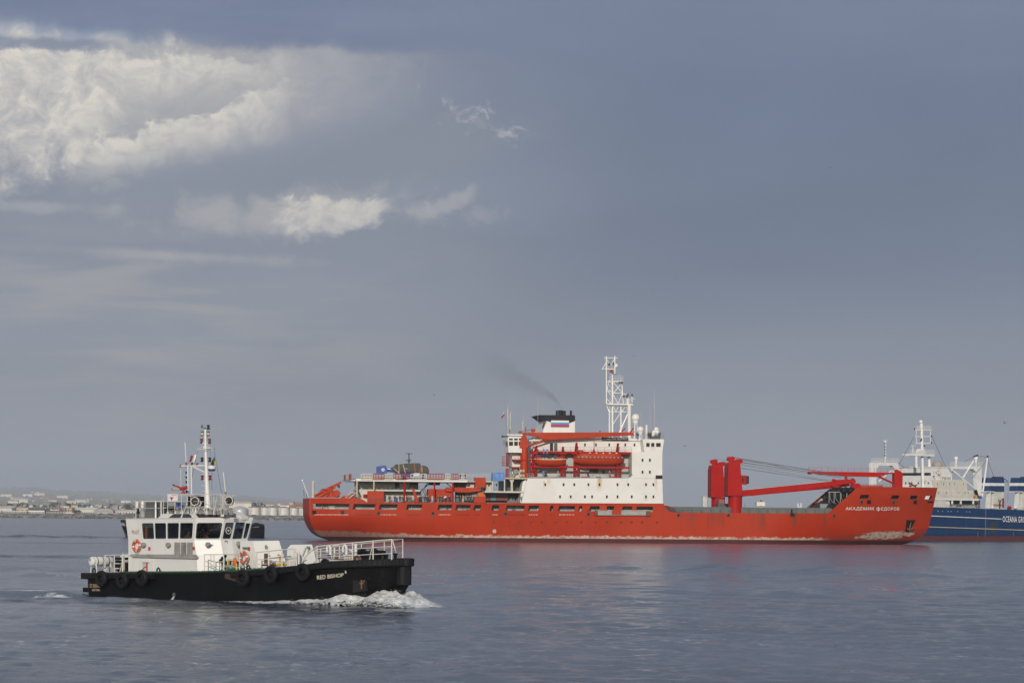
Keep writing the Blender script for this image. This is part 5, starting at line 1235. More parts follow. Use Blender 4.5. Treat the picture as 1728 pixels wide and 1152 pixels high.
mb = MB(); RED.bar(mb, (616.5, 833.5, -10), (616.5, 839, -10), .5, 10); S_('hose_reel', mb, M_red)
S_('store_locker', RR(604.5, 826.5, 609, 818.5, -8, -6), M_dgrey)
mb = MB()
r = random.Random(6)
for k in range(12): x = 621 + k * 7; RED.rect(mb, x, 826.3, x + r.uniform(2, 6), 826.3 - r.uniform(1.2, 4.2), -8.5, -6.5)
S_('deck_gear', mb, M_dgrey)
mb = MB(); rail(mb, RP(621, 847.5, -11.2), RP(800, 848, -11.2), 1.05, 1.5, r=.03); S_('aft_railing', mb, M_dgrey)
mb = MB(); rail(mb, RP(611, 827, -9.3), RP(708, 827, -9.3), .9, 1.6); S_('hangar_railing', mb, M_dgrey)
# folded crane arms at mid deck and stern
mb = MB(); RED.plate(mb, [(695.5, 824), (699, 824), (706.5, 847), (702, 847)], -10, -9.2); RED.plate(mb, [(698, 847), (713, 847), (712, 838), (700, 840)], -9.6, -8.8)
S_('loader_crane', mb, M_ored)
mb = MB()
RED.plate(mb, [(544, 826.5), (575.6, 811.8), (577, 814.4), (571, 818), (553, 830)], -4.5, -3.5)
RED.plate(mb, [(531, 839), (545, 824), (550, 824.5), (556, 830), (570, 829.5), (574, 836), (572, 839)], -5, -3)
for a, b in (((530, 836), (545, 829)), ((540, 838), (566, 822)), ((552, 838), (560, 820)), ((556, 821), (566, 834)), ((545, 825), (575, 832))): RED.bar(mb, (*a, -5.2), (*b, -5.2), .18, 5)
mb.lathe([(.8, -.4), (.8, .4)], RP(567.5, 832, -5), 'Y', 12)
st = S_('stern_crane', mb, M_ored)
mb = MB(); RED.bar(mb, (572, 817, -4), (572.5, 836, -4), .06, 4); mb.ball(RP(571.5, 820, -4), .35, 8, 6); mb.build('hook', M_dgrey, st)
mb = MB(); RED.plate(mb, [(577, 840), (581, 836.5), (590, 836), (602, 837.5), (602, 840)], -6, -3); RED.bar(mb, (578, 838, -6), (600, 832, -6), .15); S_('mooring_winch', mb, M_ored)
mb = MB(); RED.bar(mb, (528.3, 839.5, -5), (528.3, 813, -5), .33, 8, ); RED.bar(mb, (526, 820, -5), (530.5, 816, -5), .12); mb.ball(RP(529, 812.5, -5), .3, 8, 6); S_('stern_light_mast', mb, M_offw)
mb = MB(); RED.bar(mb, (520.5, 838, 0), (510.5, 811, 0), .10, 5); mb.ball(RP(510.3, 810.4, 0), .25, 8, 6); S_('ensign_staff', mb, M_white)
mb = MB()
for px in (512.5, 517): mb.tube([RP(px + .6 + a, b, 3) for a, b in ((0, 839), (0, 830), (-.8, 827.4), (-2, 828.6))], .06, 5)
S_('fender_davit', mb, M_dgrey)
# containers and boxes: things on the deck
def container(label, px0, py1, px1, py0, y0, mat, dep=2.4, group='containers on the red ship', ribs=True, cat='container', nm='shipping_container'):
    a, b = RP(px0, py1, y0), RP(px1, py0, y0); o = RED.world(((a.x + b.x) / 2, y0, a.z)); t = thing(nm, label, cat, o, RED.yaw, group)
    w_ = (b.x - a.x) / 2; h = b.z - a.z
    MB().box(-w_, w_, 0, dep, 0, h).build('body', mat, t)
    if ribs:
        mb = MB(); n = max(4, int(w_ * 2 / .42))
        for k in range(n): x = -w_ + .12 + (2 * w_ - .24) * k / (n - 1); mb.box(x - .07, x + .07, -.06, .0, .12, h - .12)
        mb.build('ribs', mat, t)
    for z_ in (0, h - .1): MB().box(-w_ - .02, w_ + .02, -.08, 0, z_, z_ + .1).build('rail', mat, t)
container('plain bright red container under the aft end of the helicopter deck', 620, 847.4, 647.8, 828, -10.3, M_ored, ribs=False)
container('ribbed red container behind the crew at the rail', 722.5, 847.4, 764, 825, -8.8, M_ored)
container('dark red container at the aft end of the row behind the mezzanine rail', 816, 844, 827.5, 831, -7, pbr('cont_maroon', (.16, .045, .045), .7, var=.2, streak=.5))
container('teal container in the row behind the mezzanine rail', 827.8, 844, 837, 831, -7, pbr('cont_teal', (.12, .22, .26), .7, var=.2, streak=.5))
container('brown red container with a green mark behind the mezzanine rail', 837.3, 844, 857, 831, -7, pbr('cont_brown', (.20, .07, .055), .7, var=.2, streak=.5))
container('pale blue container under the red boom amidships', 796.5, 844, 806, 830.5, -7.5, pbr('cont_pale', (.22, .32, .36), .7, var=.2, streak=.5))
container('tan ribbed container under the red boom amidships', 784, 844, 796, 831, -7, pbr('cont_tan', (.26, .21, .14), .7, var=.2, streak=.5))
container('square red box standing high beside the blue tarpaulin', 802, 821.6, 819.5, 805.6, -10.2, M_ored, 2.4, None, False, 'box', 'deck_box')
container('red box at the ship side below the end of the red boom', 800, 847.6, 819.5, 837.6, -11.1, M_ored, 2.0, None, False, 'box', 'deck_box')
container('orange box between red boom and lower red box', 806, 838, 819, 830, -8.6, pbr('orange_box', (.55, .12, .03), .6), 1.5, None, False, 'box', 'deck_box')
S_('crane_boom_stowed', RED.plate(MB(), [(751.5, 825), (755, 821.8), (811, 822.5), (811, 828), (790, 830.5), (776, 830), (752, 828.5)], -9.6, -8.2), M_ored)
S_('winch_room', RR(786.5, 830, 802, 812.5, -8, 4), M_offw); S_('winch_room', RR(819, 829, 832, 811, -8, 4), M_offw)
S_('winch_room_opening', RR(776, 822, 787, 813, -6, 4), M_dgrey)
for a, b in ((792, 818), (825, 818), (838, 818)): win(a, b, 2.6, 4, -8.05)
mb = MB(); rail(mb, RP(788, 812.5, -9.8), RP(852, 812, -9.8), 1.6, 1.2); rail(mb, RP(788, 805.5, -9.8), RP(832, 805, -9.8), .9, 1.2); RED.rect(mb, 788, 812.8, 835, 811.8, -10, -4); S_('gallery_railing', mb, M_offw)
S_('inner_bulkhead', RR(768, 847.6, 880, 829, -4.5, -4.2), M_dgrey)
v = RP(831.5, 811, -10.4); w_ = RP(852, 797.3, -10.4)
mb = MB(); nx = 12
rg = []
for k in range(nx + 1):
    x = (k / nx - .5) * (w_.x - v.x); j = lambda s_: .10 * fnoise(k * .7, s_ * 3.1)
    H = w_.z - v.z
    rg.append([(x, -.1 + j(1), 0), (x, -.05 + j(2), H * .5), (x, .15 + j(3), H * .96 + j(5)), (x, 1.2, H * 1.02 + j(4)), (x, 2.2, H * .94), (x, 2.4, 0)])
t = thing('covered_stores', 'stores under a bright blue tarpaulin aft of the white cabin', 'covered load', RED.world(((v.x + w_.x) / 2, -10.4, v.z)), RED.yaw); mb.loft(rg).build('tarpaulin', M_lblue, t)
for k, (px, y) in enumerate(((501.5 * 1.335, -9.6),)):
    v = RP(668, 847.2, -10.4); t = thing('barrel', 'blue barrels block standing at the rail among the crew', 'barrel', RED.world(v), RED.yaw); 
    MB().lathe([(.42, 0), (.44, .3), (.42, .6), (.44, .9), (.42, 1.1)], n=14).build('drum', M_blue, t, True)
# lashed helicopter under its cover
c = RP(690, 798.6, 0); hel = thing('covered_helicopter', 'blue helicopter lashed under a dark olive cover on the helicopter deck', 'helicopter', RED.world((c.x, 0, RP(690, 809.2, 0).z)), RED.yaw)
hz = RP(690, 809.2, 0).z
def HX(px, py): v = RP(px, py, 0); return v.x - c.x, v.z - hz
prof = [(661, 790.5, 792.5), (664, 787, 796), (668.5, 783, 798.5), (674, 783, 798.6), (682, 782, 798.6), (690, 781.2, 798.6), (700, 780.9, 798.6), (708, 781.2, 798.6), (709.5, 785.2, 798.7), (714, 785, 799), (719, 786.2, 799.4), (721.5, 788.5, 799.8), (722.8, 791.5, 799.6), (722.9, 794, 797)]
rg = []
for px, pt, pb in prof:
    x, zt = HX(px, pt); _, zb = HX(px, pb); n = 14; cz, hzz = (zt + zb) / 2, (zt - zb) / 2
    rg.append([(x + .1 * fnoise(k, px), 1.35 * math.copysign(abs(math.cos(a)) ** .6, math.cos(a)) * (1 + .10 * fnoise(px * .3, k * .9)), cz + hzz * math.copysign(abs(math.sin(a)) ** .6, math.sin(a)) * (1 + .06 * fnoise(px * .4, k * 1.3, 4))) for k in range(n) for a in [2 * math.pi * k / n]])
MB().loft(rg).build('cover', pbr('olive_cover', (.075, .068, .055), .9, var=.3, scale=.9, bump=.6, fine=2.5), hel, True)
M_strap = pbr('strap_orange', (.40, .14, .06), .8)
for (x0, y0), (x1, y1), m_ in (((671.8, 783), (672, 798.5), M_brass), ((698, 781), (699.5, 798), M_strap), ((708.5, 787), (707, 798), M_strap), ((679, 783.5), (682.5, 798), M_lgrey), ((663, 789.5), (672, 798), M_brass), ((682.5, 790.5), (686, 790.5), M_lgrey), ((710.3, 786), (710.8, 797), M_brass)):
    a, b = HX(x0, y0), HX(x1, y1); MB().bar((a[0], -1.42, a[1]), (b[0], -1.46, b[1]), .085, 4).build('strap', m_, hel)
def HB_(px0, py1, px1, py0, y0, y1, nm, m_, bv=.08):
    a, b = HX(px0, py1), HX(px1, py0); return MB().box(a[0], b[0], y0, y1, a[1], b[1]).build(nm, m_, hel, bevel=bv)
M_heli = pbr('heli_blue', (.025, .075, .27), .4)
HB_(677, 803.5, 697, 798.2, -1.1, 1.1, 'belly', M_heli, .25); HB_(696.5, 803, 707.5, 797.8, -1.25, -.5, 'float_bag', M_white, .25)
a, b = HX(651, 792.8), HX(664, 792.2)
MB().loft([[(a[0], .32 * math.cos(q_), a[1] + .42 * math.sin(q_)) for q_ in [k * .7854 for k in range(8)]], [(b[0], .6 * math.cos(q_), b[1] + .6 * math.sin(q_)) for q_ in [k * .7854 for k in range(8)]]]).build('tail_boom', M_heli, hel, True)
pts = [HX(*q_) for q_ in ((636.3, 798.8), (636.3, 787.5), (640, 785.8), (649, 785), (651, 787), (652, 790), (652, 798.8))]
fin = MB().prism(pts, -1.5, -1.2).build('tail_fin', M_heli, hel, bevel=.05); MB().prism(pts, 1.2, 1.5).build('tail_fin', M_heli, hel, bevel=.05)
HB_(640, 794, 652, 792.8, -1.2, 1.2, 'tailplane', M_heli, .03)
x, z = HX(645, 792.3); MB().lathe([(.36, -.02), (.36, .02)], (x, -1.53, z), 'Y', 16).build('roundel', M_white, fin); MB().lathe([(.16, -.02), (.16, .02)], (x, -1.56, z), 'Y', 12).build('roundel_centre', M_heli, fin)
HB_(652.5, 791.6, 658.5, 790, -.63, -.5, 'boom_lettering', M_white, 0)
M_rot = pbr('rotor_grey', (.06, .07, .07), .5)
x, z = HX(690, 781); mb = MB().bar((x, 0, z - .3), (x, 0, z + 2.2), .13, 8); mb.lathe([(.22, .2), (.30, .5), (.2, 1.0)], (x, 0, z), n=8); mb.build('rotor_mast', M_rot, hel)
for zz in (.62, 2.18):
    mb = MB()
    for k in range(3):
        q_ = k * 2.094 + (.3 if zz > 1 else .9); mb.bar((x, 0, z + zz), (x + math.cos(q_) * .85, math.sin(q_) * .85, z + zz + .02), .10, 6, .06); mb.lathe([(.16, -.06), (.16, .06)], (x + math.cos(q_) * .8, math.sin(q_) * .8, z + zz), n=8)
    mb.build('rotor_hub', M_rot, hel)
mb = MB()
for px, y in ((682, -1.2), (682, 1.2), (714, -1), (714, 1)):
    x, z = HX(px, 808); mb.bar((x, y, .35), (x, y * .6, 1.3), .08, 5); mb.lathe([(.33, -.12), (.33, .12)], (x, y, .33), 'Y', 12)
mb.build('undercarriage', M_rub, hel)
for k, (x0, x1, m_) in enumerate(((681, 684.5, M_offw), (703, 709.5, M_dgrey))):
    pass
# ---------------------------------------------------------------- waist: hatch coaming, deck cranes, gear
M_coam = pbr('coaming_grey', (.11, .12, .115), .7, var=.2, streak=.5)
S_('hatch_coaming', RR(1131, 866, 1404, 857.6, -8.6, 8), M_coam)
mb = MB()
for k in range(17): x = 1135 + k * 16; RED.rect(mb, x, 866, x + 2, 858.4, -8.75, -8.6)
S_('coaming_bracket', mb, M_dgrey)
S_('hatch_cover', RR(1133, 857.7, 1402, 856.8, -8.2, 8), M_coam)
S_('crane_machinery', RR(1211.5, 866, 1230, 849.2, 1.0, 3.5), M_dgrey); S_('crane_machinery', RR(1213, 849.4, 1222, 842, 1.2, 3), pbr('mesh_guard', (.28, .10, .09), .7))
mb = MB(); RED.rect(mb, 1190, 860.5, 1214, 858.2, -3, -1); RED.bar(mb, (1184, 861.5, -2), (1192, 856.5, -2), .2); RED.rect(mb, 1195, 858.4, 1203, 856.8, -3, -1); S_('lifting_beam', mb, M_yel)
mb = MB(); mb.lathe([(.45, 0), (.45, .35), (.18, .5), (.18, 1.5), (.4, 1.7)], RP(1336, 871.5, -11.4), n=10); RED.rect(mb, 1334.2, 871, 1341, 865.2, -12.1, -11.6); S_('warping_roller', mb, M_blk)
v = RP(1284, 862, -3); mb = MB().lathe([(.38, 0), (.42, .5), (.28, .9), (.28, 1.3)], v, n=12); RED.rect(mb, 1277, 853.2, 1291, 846.6, -3.9, -2.1); mb.lathe([(.18, 0), (.18, .55)], RP(1284, 846.6, -3), n=8)
S_('deck_ventilator', mb, M_white)
mb = MB(); mb.lathe([(.2, 0), (.2, .45)], RP(1284, 846, -3.2), n=8); S_('red_lamp', mb, pbr('lamp_red', (.35, .02, .03), .4))
mb = MB()
for k in range(18): x = 1122 + k * 1.8; RED.bar(mb, (x, 861 + .12 * k, -10.8), (x + 2.2, 855 + .3 * k, -10.8), .07, 4)
S_('cargo_net_rack', mb, M_dgrey); S_('red_hose', MB().tube([RP(1121, 853.6, -10), RP(1128, 854.2, -10), RP(1134, 856.8, -10), RP(1140, 858.6, -10)], .16, 6), M_red)
def deck_crane(px, py, y, sc_, boom_to, cables):
    """px, py: photo offset of this crane from the front one"""
    q_ = lambda a, b: (1228.7 + px + (a - 1228.7) * sc_, 838 + py + (b - 838) * sc_)
    body = [q_(*t_) for t_ in ((1228.4, 836.5), (1228.8, 788), (1230.6, 780.2), (1237, 780.2), (1241.2, 776), (1248.8, 781.2), (1248.6, 792), (1250.2, 802), (1252.6, 824), (1251, 829), (1245, 836.5))]
    dc = S_('deck_crane', RED.plate(MB(), body, y - 1.9, y + 1.9), M_red, bevel=.08)
    RED.plate(MB(), [q_(*t_) for t_ in ((1230.5, 824), (1237.5, 836), (1252, 836), (1252.8, 824), (1249, 781.5), (1241, 777), (1237, 780.4), (1230.5, 780.6))], y - 1.98, y - 1.9).build('side_plate', M_red, dc)
    a, b, e = RP(*q_(1228.9, 838), y), RP(*q_(1252, 838), y), RP(*q_(1240, 868), y); rad = (b.x - a.x) / 2; mx = (a.x + b.x) / 2
    MB().lathe([(rad, e.z), (rad, a.z - .05), (rad * 1.06, a.z), (rad * 1.06, a.z + .25)], (mx, y, 0), n=32).build('pedestal', M_red, dc, True)
    for sx, sy, r_ in ((1233, 773.9, 4.0), (1246.5, 778.2, 3.9)):
        for dy_ in (-1.6, 1.6): s_ = MB().lathe([(r_ * sc_ / 7.3 * .25, -.3), (r_ * sc_ / 7.3, -.28), (r_ * sc_ / 7.3, .28), (r_ * sc_ / 7.3 * .25, .3)], RP(*q_(sx, sy), y) + Vector((0, dy_, 0)), 'Y', 18).build('sheave', M_red, dc, True)
    for pl in (((1230, 782), (1230, 774), (1233, 770), (1236.5, 774), (1236.5, 782)), ((1243, 783), (1243.5, 777), (1246, 774.5), (1249.5, 778), (1248.6, 784))):
        for dy_ in (-1.9, 1.5): RED.plate(MB(), [q_(*t_) for t_ in pl], y + dy_, y + dy_ + .3).build('sheave_cheek', M_red, dc)
    cabn = RED.plate(MB(), [q_(*t_) for t_ in ((1250, 816.5), (1260.5, 817.3), (1261, 802.3), (1249.8, 801.3))], y - 1.5, y + .2).build('operator_cab', M_red, dc, bevel=.04)
    RED.plate(MB(), [q_(*t_) for t_ in ((1252, 813), (1255, 813.2), (1255.2, 806), (1252.2, 805.8))], y - 1.56, y - 1.49).build('window', M_glass, cabn)
    p0, p1 = RP(*q_(1256.5, 816), y), RP(*q_(1260.9, 803), y); MB().box(p0.x, p1.x + .03, y - 1.54, y - .1, p0.z, p1.z).build('window', M_glass, cabn)
    bo = RED.plate(MB(), boom_to[0], boom_to[1], boom_to[2]).build('boom', M_red, dc, bevel=.06)
    mb = MB()
    for (a_, b_, dy_) in cables: RED.bar(mb, (*a_, y + dy_), (*b_, (boom_to[1] + boom_to[2]) / 2 + dy_ * .4), .045, 4)
    mb.build('hoisting_wire', M_steel, dc)
    return dc, bo
bt = (1440, 809)
d1, bo1 = deck_crane(0, 0, -7.5, 1.0, ([(1240, 835.6), (1246, 831), (1254, 827), (1320, 819), (1404, 811.5), (1411, 809), (1438, 808.3), (1443, 811), (1440, 814.5), (1403, 819.8), (1330, 829.5), (1270, 836.2), (1252, 836.4)], -6.6, -5.0),
    [((1235, 770.5), (1398, 797), 1), ((1235, 771.5), (1440, 806), -1), ((1248, 776), (1420, 800), .5), ((1249, 779), (1440, 808), -1.2), ((1249, 780), (1430, 804), 1.2), ((1249, 784), (1404, 811), 0), ((1249, 790), (1404, 812), .8), ((1236, 772), (1330, 789), -.3)])
d2, bo2 = deck_crane(-28.2, 2.4, 7.0, .965, ([(1214, 837), (1226, 832), (1240, 829), (1395, 817), (1430, 814.5), (1432, 820), (1390, 825), (1245, 838), (1220, 838)], 6.2, 7.6),
    [((1206, 773.5), (1398, 800), 1), ((1218, 778.5), (1420, 806), -1), ((1219, 784), (1404, 813), 0)])
mb = MB(); RED.bar(mb, (1262, 825.6, -6.8), (1404, 811.2, -6.8), .05, 4); mb.build('boom_rail', M_railw, bo1)
mb = MB()
RED.plate(mb, [(1432, 813), (1441, 806.5), (1444.5, 811), (1443, 816), (1452, 818), (1451, 826), (1444, 829), (1436, 824), (1440, 817)], -6.8, -5.2); mb.lathe([(.7, -.5), (.7, .5)], RP(1447, 820, -6), 'Y', 14); RED.bar(mb, (1426, 812, -6), (1444, 826, -6), .2, 5); mb.lathe([(.4, -.6), (.4, .6)], RP(1407, 810.5, -6), 'Y', 12)
mb.build('hook_block', M_red, bo1)
mb = MB(); RED.bar(mb, (1425, 820, -5), (1425, 810, -5), .15); RED.bar(mb, (1432, 820, -5), (1430, 812, -5), .15); RED.rect(mb, 1423.5, 813, 1433, 811, -6, -4); RED.rect(mb, 1405, 822.5, 1418, 819, -6.5, -5); S_('boom_rest', mb, M_red)
# forecastle: front knuckle crane
col_ = S_('bow_crane', RR(1509.3, 822, 1523.5, 797.8, -3.2, -1.2), M_red, bevel=.06)
RED.plate(MB(), [(1364.8, 795), (1371, 795), (1512, 797), (1514, 793.6), (1518, 793.6), (1523.8, 798), (1500, 799.6), (1484, 804), (1477, 804.4), (1424, 803.2), (1391, 800.6), (1386.5, 800.6), (1370.5, 797.4), (1370, 800), (1365, 800)], -2.8, -1.6).build('boom', M_red, col_, bevel=.05)
mb = MB(); RED.bar(mb, (1483, 803.8, -2.2), (1508, 815.5, -2.2), .24, 8); mb.build('strut', M_red, col_, True)
mb = MB(); rail(mb, RP(1364, 794.6, -2.6), RP(1520, 797, -2.6), .98, 1.6, r=.028); rail(mb, RP(1364, 794.6, -1.8), RP(1520, 797, -1.8), .98, 1.6, r=.028); mb.build('walkway_railing', M_rail, col_)
mb = MB(); mb.lathe([(.4, -.5), (.4, .5)], RP(1513, 794.6, -2.2), 'Y', 12); RED.bar(mb, (1427.5, 803.5, -2.2), (1427.5, 807, -2.2), .3, 6); RED.bar(mb, (1427.5, 806, -2.2), (1424, 811.5, -2.2), .14); RED.bar(mb, (1427.5, 806, -2.2), (1432, 811.5, -2.2), .14); mb.build('hook_gear', M_red, col_)
mb = MB(); RED.bar(mb, (1534, 820, -2), (1548, 818, -2), .14); RED.bar(mb, (1533.5, 814, -2), (1546, 821, -2), .20); RED.bar(mb, (1534, 815, -2), (1537, 821, -2), .12); S_('anchor_davit', mb, pbr('maroon', (.20, .03, .028), .5))
mb = MB(); rail(mb, RP(1450, 821, -9), RP(1508, 821.4, -8), .75, 1.0); RED.rect(mb, 1452, 821.6, 1490, 818.2, -6, -4); S_('bow_winch', mb, pbr('winch_red', (.32, .06, .05), .6, var=.4, scale=2))
# black fender hoses slung at the break of the forecastle
for k in range(4):
    x = 1402 + k * 9.6
    rg = [RP(x, 847, -8 - k * .25), RP(x - 1, 842, -8 - k * .25), RP(x - 1.8, 834, -8 - k * .25), RP(x - .8, 827, -8 - k * .25), RP(x + 3, 822.8, -8 - k * .25), RP(x + 8, 822, -8 - k * .25), RP(x + 11, 824, -8 - k * .25)]
    t = thing('rubber_fender', ('aft most', 'second', 'third', 'foremost')[k] + ' of four black rubber fenders slung at the break of the forecastle', 'fender', (RED.cx, RED.cy, 0), RED.yaw, 'black rubber fenders at the forecastle')
    MB().tube([RP(x + 4.6, 845, -8 - k * .25), RP(x + 2.8, 840, -8 - k * .25), RP(x + 2.4, 834, -8 - k * .25), RP(x + 3.2, 828, -8 - k * .25), RP(x + 6.4, 824.6, -8 - k * .25), RP(x + 10.5, 824.4, -8 - k * .25)], [.25, .62, .66, .66, .6, .3], 12).build('hose', M_rub, t, True)
    MB().tube([RP(x - 2.6 + 1, 829, -9 - k * .25), RP(x - 1.2, 841, -9 - k * .25), RP(x + 4, 847.5, -9 - k * .25), RP(x + 8, 849, -9 - k * .25)], .08, 5).build('sling', M_grey, t)
mb = MB(); RED.bar(mb, (1398, 830, -9.3), (1434, 829.6, -9.3), .07, 4)
for px in (1399, 1407.5, 1418, 1428.5): RED.bar(mb, (px, 848, -9.2), (px, 829, -9.2), .06, 4)
S_('fender_rack', mb, M_lgrey)
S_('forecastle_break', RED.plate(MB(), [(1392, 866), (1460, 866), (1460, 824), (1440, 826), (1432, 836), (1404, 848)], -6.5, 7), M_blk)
# inside of the far bulwark, painted grey
mb = MB(); TT_ = sorted(TOP)
for k in range(10):
    x0, x1 = TOP[10][0] - 3 + k * 1.2, TOP[10][0] - 3 + (k + 1) * 1.2
    mb.poly([(x0, 10.6, 4.5), (x1, 10.6, 4.5), (x1, 10.6, max(4.6, lerp_tab(TT_, x1) - .12)), (x0, 10.6, max(4.6, lerp_tab(TT_, x0) - .12))])
bl = S_('bulwark_lining', mb, M_offw)
mb = MB(); mb.bar((TOP[10][0] - 1, 10.4, TOP[10][1] + .2), (TOP[11][0] - .5, 10.4, TOP[11][1] - .2), .12, 5); mb.build('cap_rail', M_rust, bl)
mb = MB()
for k in range(4): x = TOP[10][0] + 1.2 + k * 1.25; mb.box(x - .12, x + .12, 10.2, 10.6, 4.5, lerp_tab(TT_, x) - .5)
mb.build('stay', M_white, bl)
mb = MB(); RED.rect(mb, 1384, 866, 1416, 850, -4, -3.5); S_('forecastle_wall', mb, M_grey)
# ---------------------------------------------------------------- flag, smoke
def flag(label, world_fn, corners, stripes, staff=None, parentyaw=0.0):
    """corners: hoist top, hoist bottom, fly bottom, fly top in photo pixels at one depth"""
    o = world_fn(*corners[0]); t = thing('flag', label, 'flag', (0, 0, 0), 0)
    for (u0, u1, v0, v1, m_) in stripes:
        mb = MB(); n = 8; g_ = []
        for i in range(n + 1):
            row = []
            for j in range(3):
                u = u0 + (u1 - u0) * i / n; v = v0 + (v1 - v0) * j / 2
                a, b, c_, d_ = [Vector((q_[0], q_[1], 0)) for q_ in corners]
                q_ = (a * (1 - v) + b * v) * (1 - u) + (d_ * (1 - v) + c_ * v) * u
                w_ = world_fn(q_.x, q_.y); row.append(w_ + Vector((0, .18 * math.sin(u * 7 + v * 2) * (.3 + u), .04 * math.sin(u * 9))))
            g_.append(row)
        for i in range(n):
            for j in range(2): mb.poly([g_[i][j], g_[i + 1][j], g_[i + 1][j + 1], g_[i][j + 1]])
        mb.build('stripe', m_, t)
    return t
yD = RED.world((RP(850, 700, -9).x, -9, 0)).y
F1, F2, F3 = MATS['flag_white'], pbr('flag_dblue', (.03, .06, .30), .6), MATS['flag_red']
flag('small white, blue and red flag flying at the aft cabin of the red ship', lambda a, b: spot(a, b, yD), [(850.5, 694.5), (851.8, 701), (845, 707), (847.5, 700)], [(0, 1, 0, .33, F1), (0, 1, .33, .66, F2), (0, 1, .66, 1, F3)])
mb = MB(); RED.bar(mb, (850.3, 693.5, -9), (856.8, 727, -9), .03, 4); S_('halyard', mb, M_steel)
v = RP(1032, 627, -1.6)
flag('bundle of small coloured signal flags hanging inside the lattice mast', lambda a, b: spot(a, b, RED.world(v).y), [(1029, 624.5), (1028.5, 629), (1035, 630.5), (1035.8, 623)], [(0, .35, 0, 1, F3), (.35, .65, 0, .5, M_blk), (.35, .8, .5, 1, M_lblue), (.65, 1, 0, .5, M_yel), (.8, 1, .5, 1, CLOTH['green'])])
def smoke():
    m = bpy.data.materials.new('funnel_smoke'); m.use_nodes = True; t = m.node_tree; t.nodes.clear(); g = N(t)
    oc = g.coord('Object'); x, y, z = g.sep(oc)
    n = g.noise(oc, .16, 5, .6, .5)
    # centre line of the plume rises and drifts aft (x falls)
    u = g.mul(x, -1.0)                                   # metres aft of the pipes
    cz = g.add(g.mul(g.m('POWER', g.m('MAXIMUM', u, 0.0), .55), 2.05), 0.0)
    rad = g.add(.5, g.mul(g.m('MAXIMUM', u, 0.0), .30))
    dz = g.m('DIVIDE', g.sub(z, cz), rad); dy_ = g.m('DIVIDE', y, rad)
    r2 = g.m('SQRT', g.add(g.mul(dz, dz), g.mul(dy_, dy_)))
    f = g.mul(g.ss(g.add(r2, g.mul(g.sub(n, .5), 1.7)), 1.0, .2), g.mul(g.ss(u, -.6, .3), g.ss(u, 21, 9)))
    v_ = g.new('ShaderNodeVolumePrincipled'); v_.inputs['Color'].default_value = (.16, .14, .12, 1)
    g.put(v_.inputs['Density'], g.m('DIVIDE', g.mul(g.mul(f, .085), g.add(1.0, g.mul(g.ss(u, 5.0, 0.0), 1.6))), g.m('POWER', rad, .55)))
    o_ = g.new('ShaderNodeOutputMaterial'); t.links.new(v_.outputs[0], o_.inputs['Volume'])
    p0 = RP(947, 692, 0); mb = MB().box(-21, .8, -4, 4, -.3, 17)
    o = mb.build('smoke', m); o.location = RED.world(p0); o.rotation_euler = (0, 0, RED.yaw); tag(o, kind='stuff')
smoke()
# ---------------------------------------------------------------- crew along the rail
zdk = RP(700, 847.4, -10.5).z
GR = 'crew at the rail of the red ship'
def crew(px, y, top, bot, pose, lab, py=847.6, face=None, skin=0, group=GR):
    v = RP(px, py, y); person(lab, RED.world(v), RED.yaw + (face if face is not None else rnd.uniform(-.5, .5)), pose, top, bot, skin, 1.0, group)
for i, (px, top, bot, pose) in enumerate(((657.5, 'navy', 'navy', 'stand'), (666.8, 'black', 'navy', 'lean'), (675, 'navy', 'black', 'stand'), (679.8, 'green', 'navy', 'stand'), (687, 'darkred', 'black', 'lean'), (690.2, 'khaki', 'navy', 'stand'), (693.5, 'grey', 'darkred', 'lean'), (708, 'navy', 'black', 'lean'), (711, 'navy', 'navy', 'stand'), (716.5, 'black', 'black', 'stand'), (719.8, 'navy', 'black', 'lean'), (722.3, 'black', 'navy', 'stand'),
        (729.8, 'lightblue', 'white', 'stand'), (739.7, 'black', 'grey', 'lean'), (744.6, 'navy', 'green', 'stand'), (751.5, 'white', 'black', 'phone'), (758, 'black', 'navy', 'stand'), (764.2, 'grey', 'navy', 'lean'), (770.5, 'black', 'khaki', 'lean'), (772.5, 'navy', 'grey', 'step'), (776, 'black', 'black', 'lean'), (781.5, 'khaki', 'white', 'lean'), (789, 'navy', 'black', 'stand'), (794, 'black', 'navy', 'stand'))):
    nm = {'lightblue': 'light blue', 'darkred': 'dark red'}.get(top, top); nb = {'darkred': 'dark red'}.get(bot, bot)
    if (top, bot) in (('lightblue', 'white'), ('white', 'black'), ('green', 'navy'), ('khaki', 'white'), ('grey', 'darkred'), ('darkred', 'black')): lab = f'person in {nm} top and {nb} trousers at the aft rail'
    else: lab = f'person in {nm} and {nb} ' + ('leaning ' if pose == 'lean' else 'standing ') + ('left of the tall red post' if px < 682 else 'between the tall red posts' if px < 733 else 'by the ribbed red container' if px < 764 else 'forward of the ribbed container')
    crew(px, -10.6 if i % 3 else -10.0, top, bot, pose, lab)
crew(776.3, -9.5, 'navy', 'black', 'stand', 'person in navy on the forward edge of the helicopter deck, aft one of two', 809.6, group=None); crew(785.6, -9.5, 'black', 'navy', 'stand', 'person in black on the forward edge of the helicopter deck, forward one of two', 809.8, group=None)
crew(916.8, -10.6, 'blue', 'blue', 'step', 'person in a blue boiler suit below the open rescue boat', 806, group=None); crew(920.6, -9.8, 'black', 'navy', 'stand', 'person in black beside the one in blue below the rescue boat', 806, group=None)
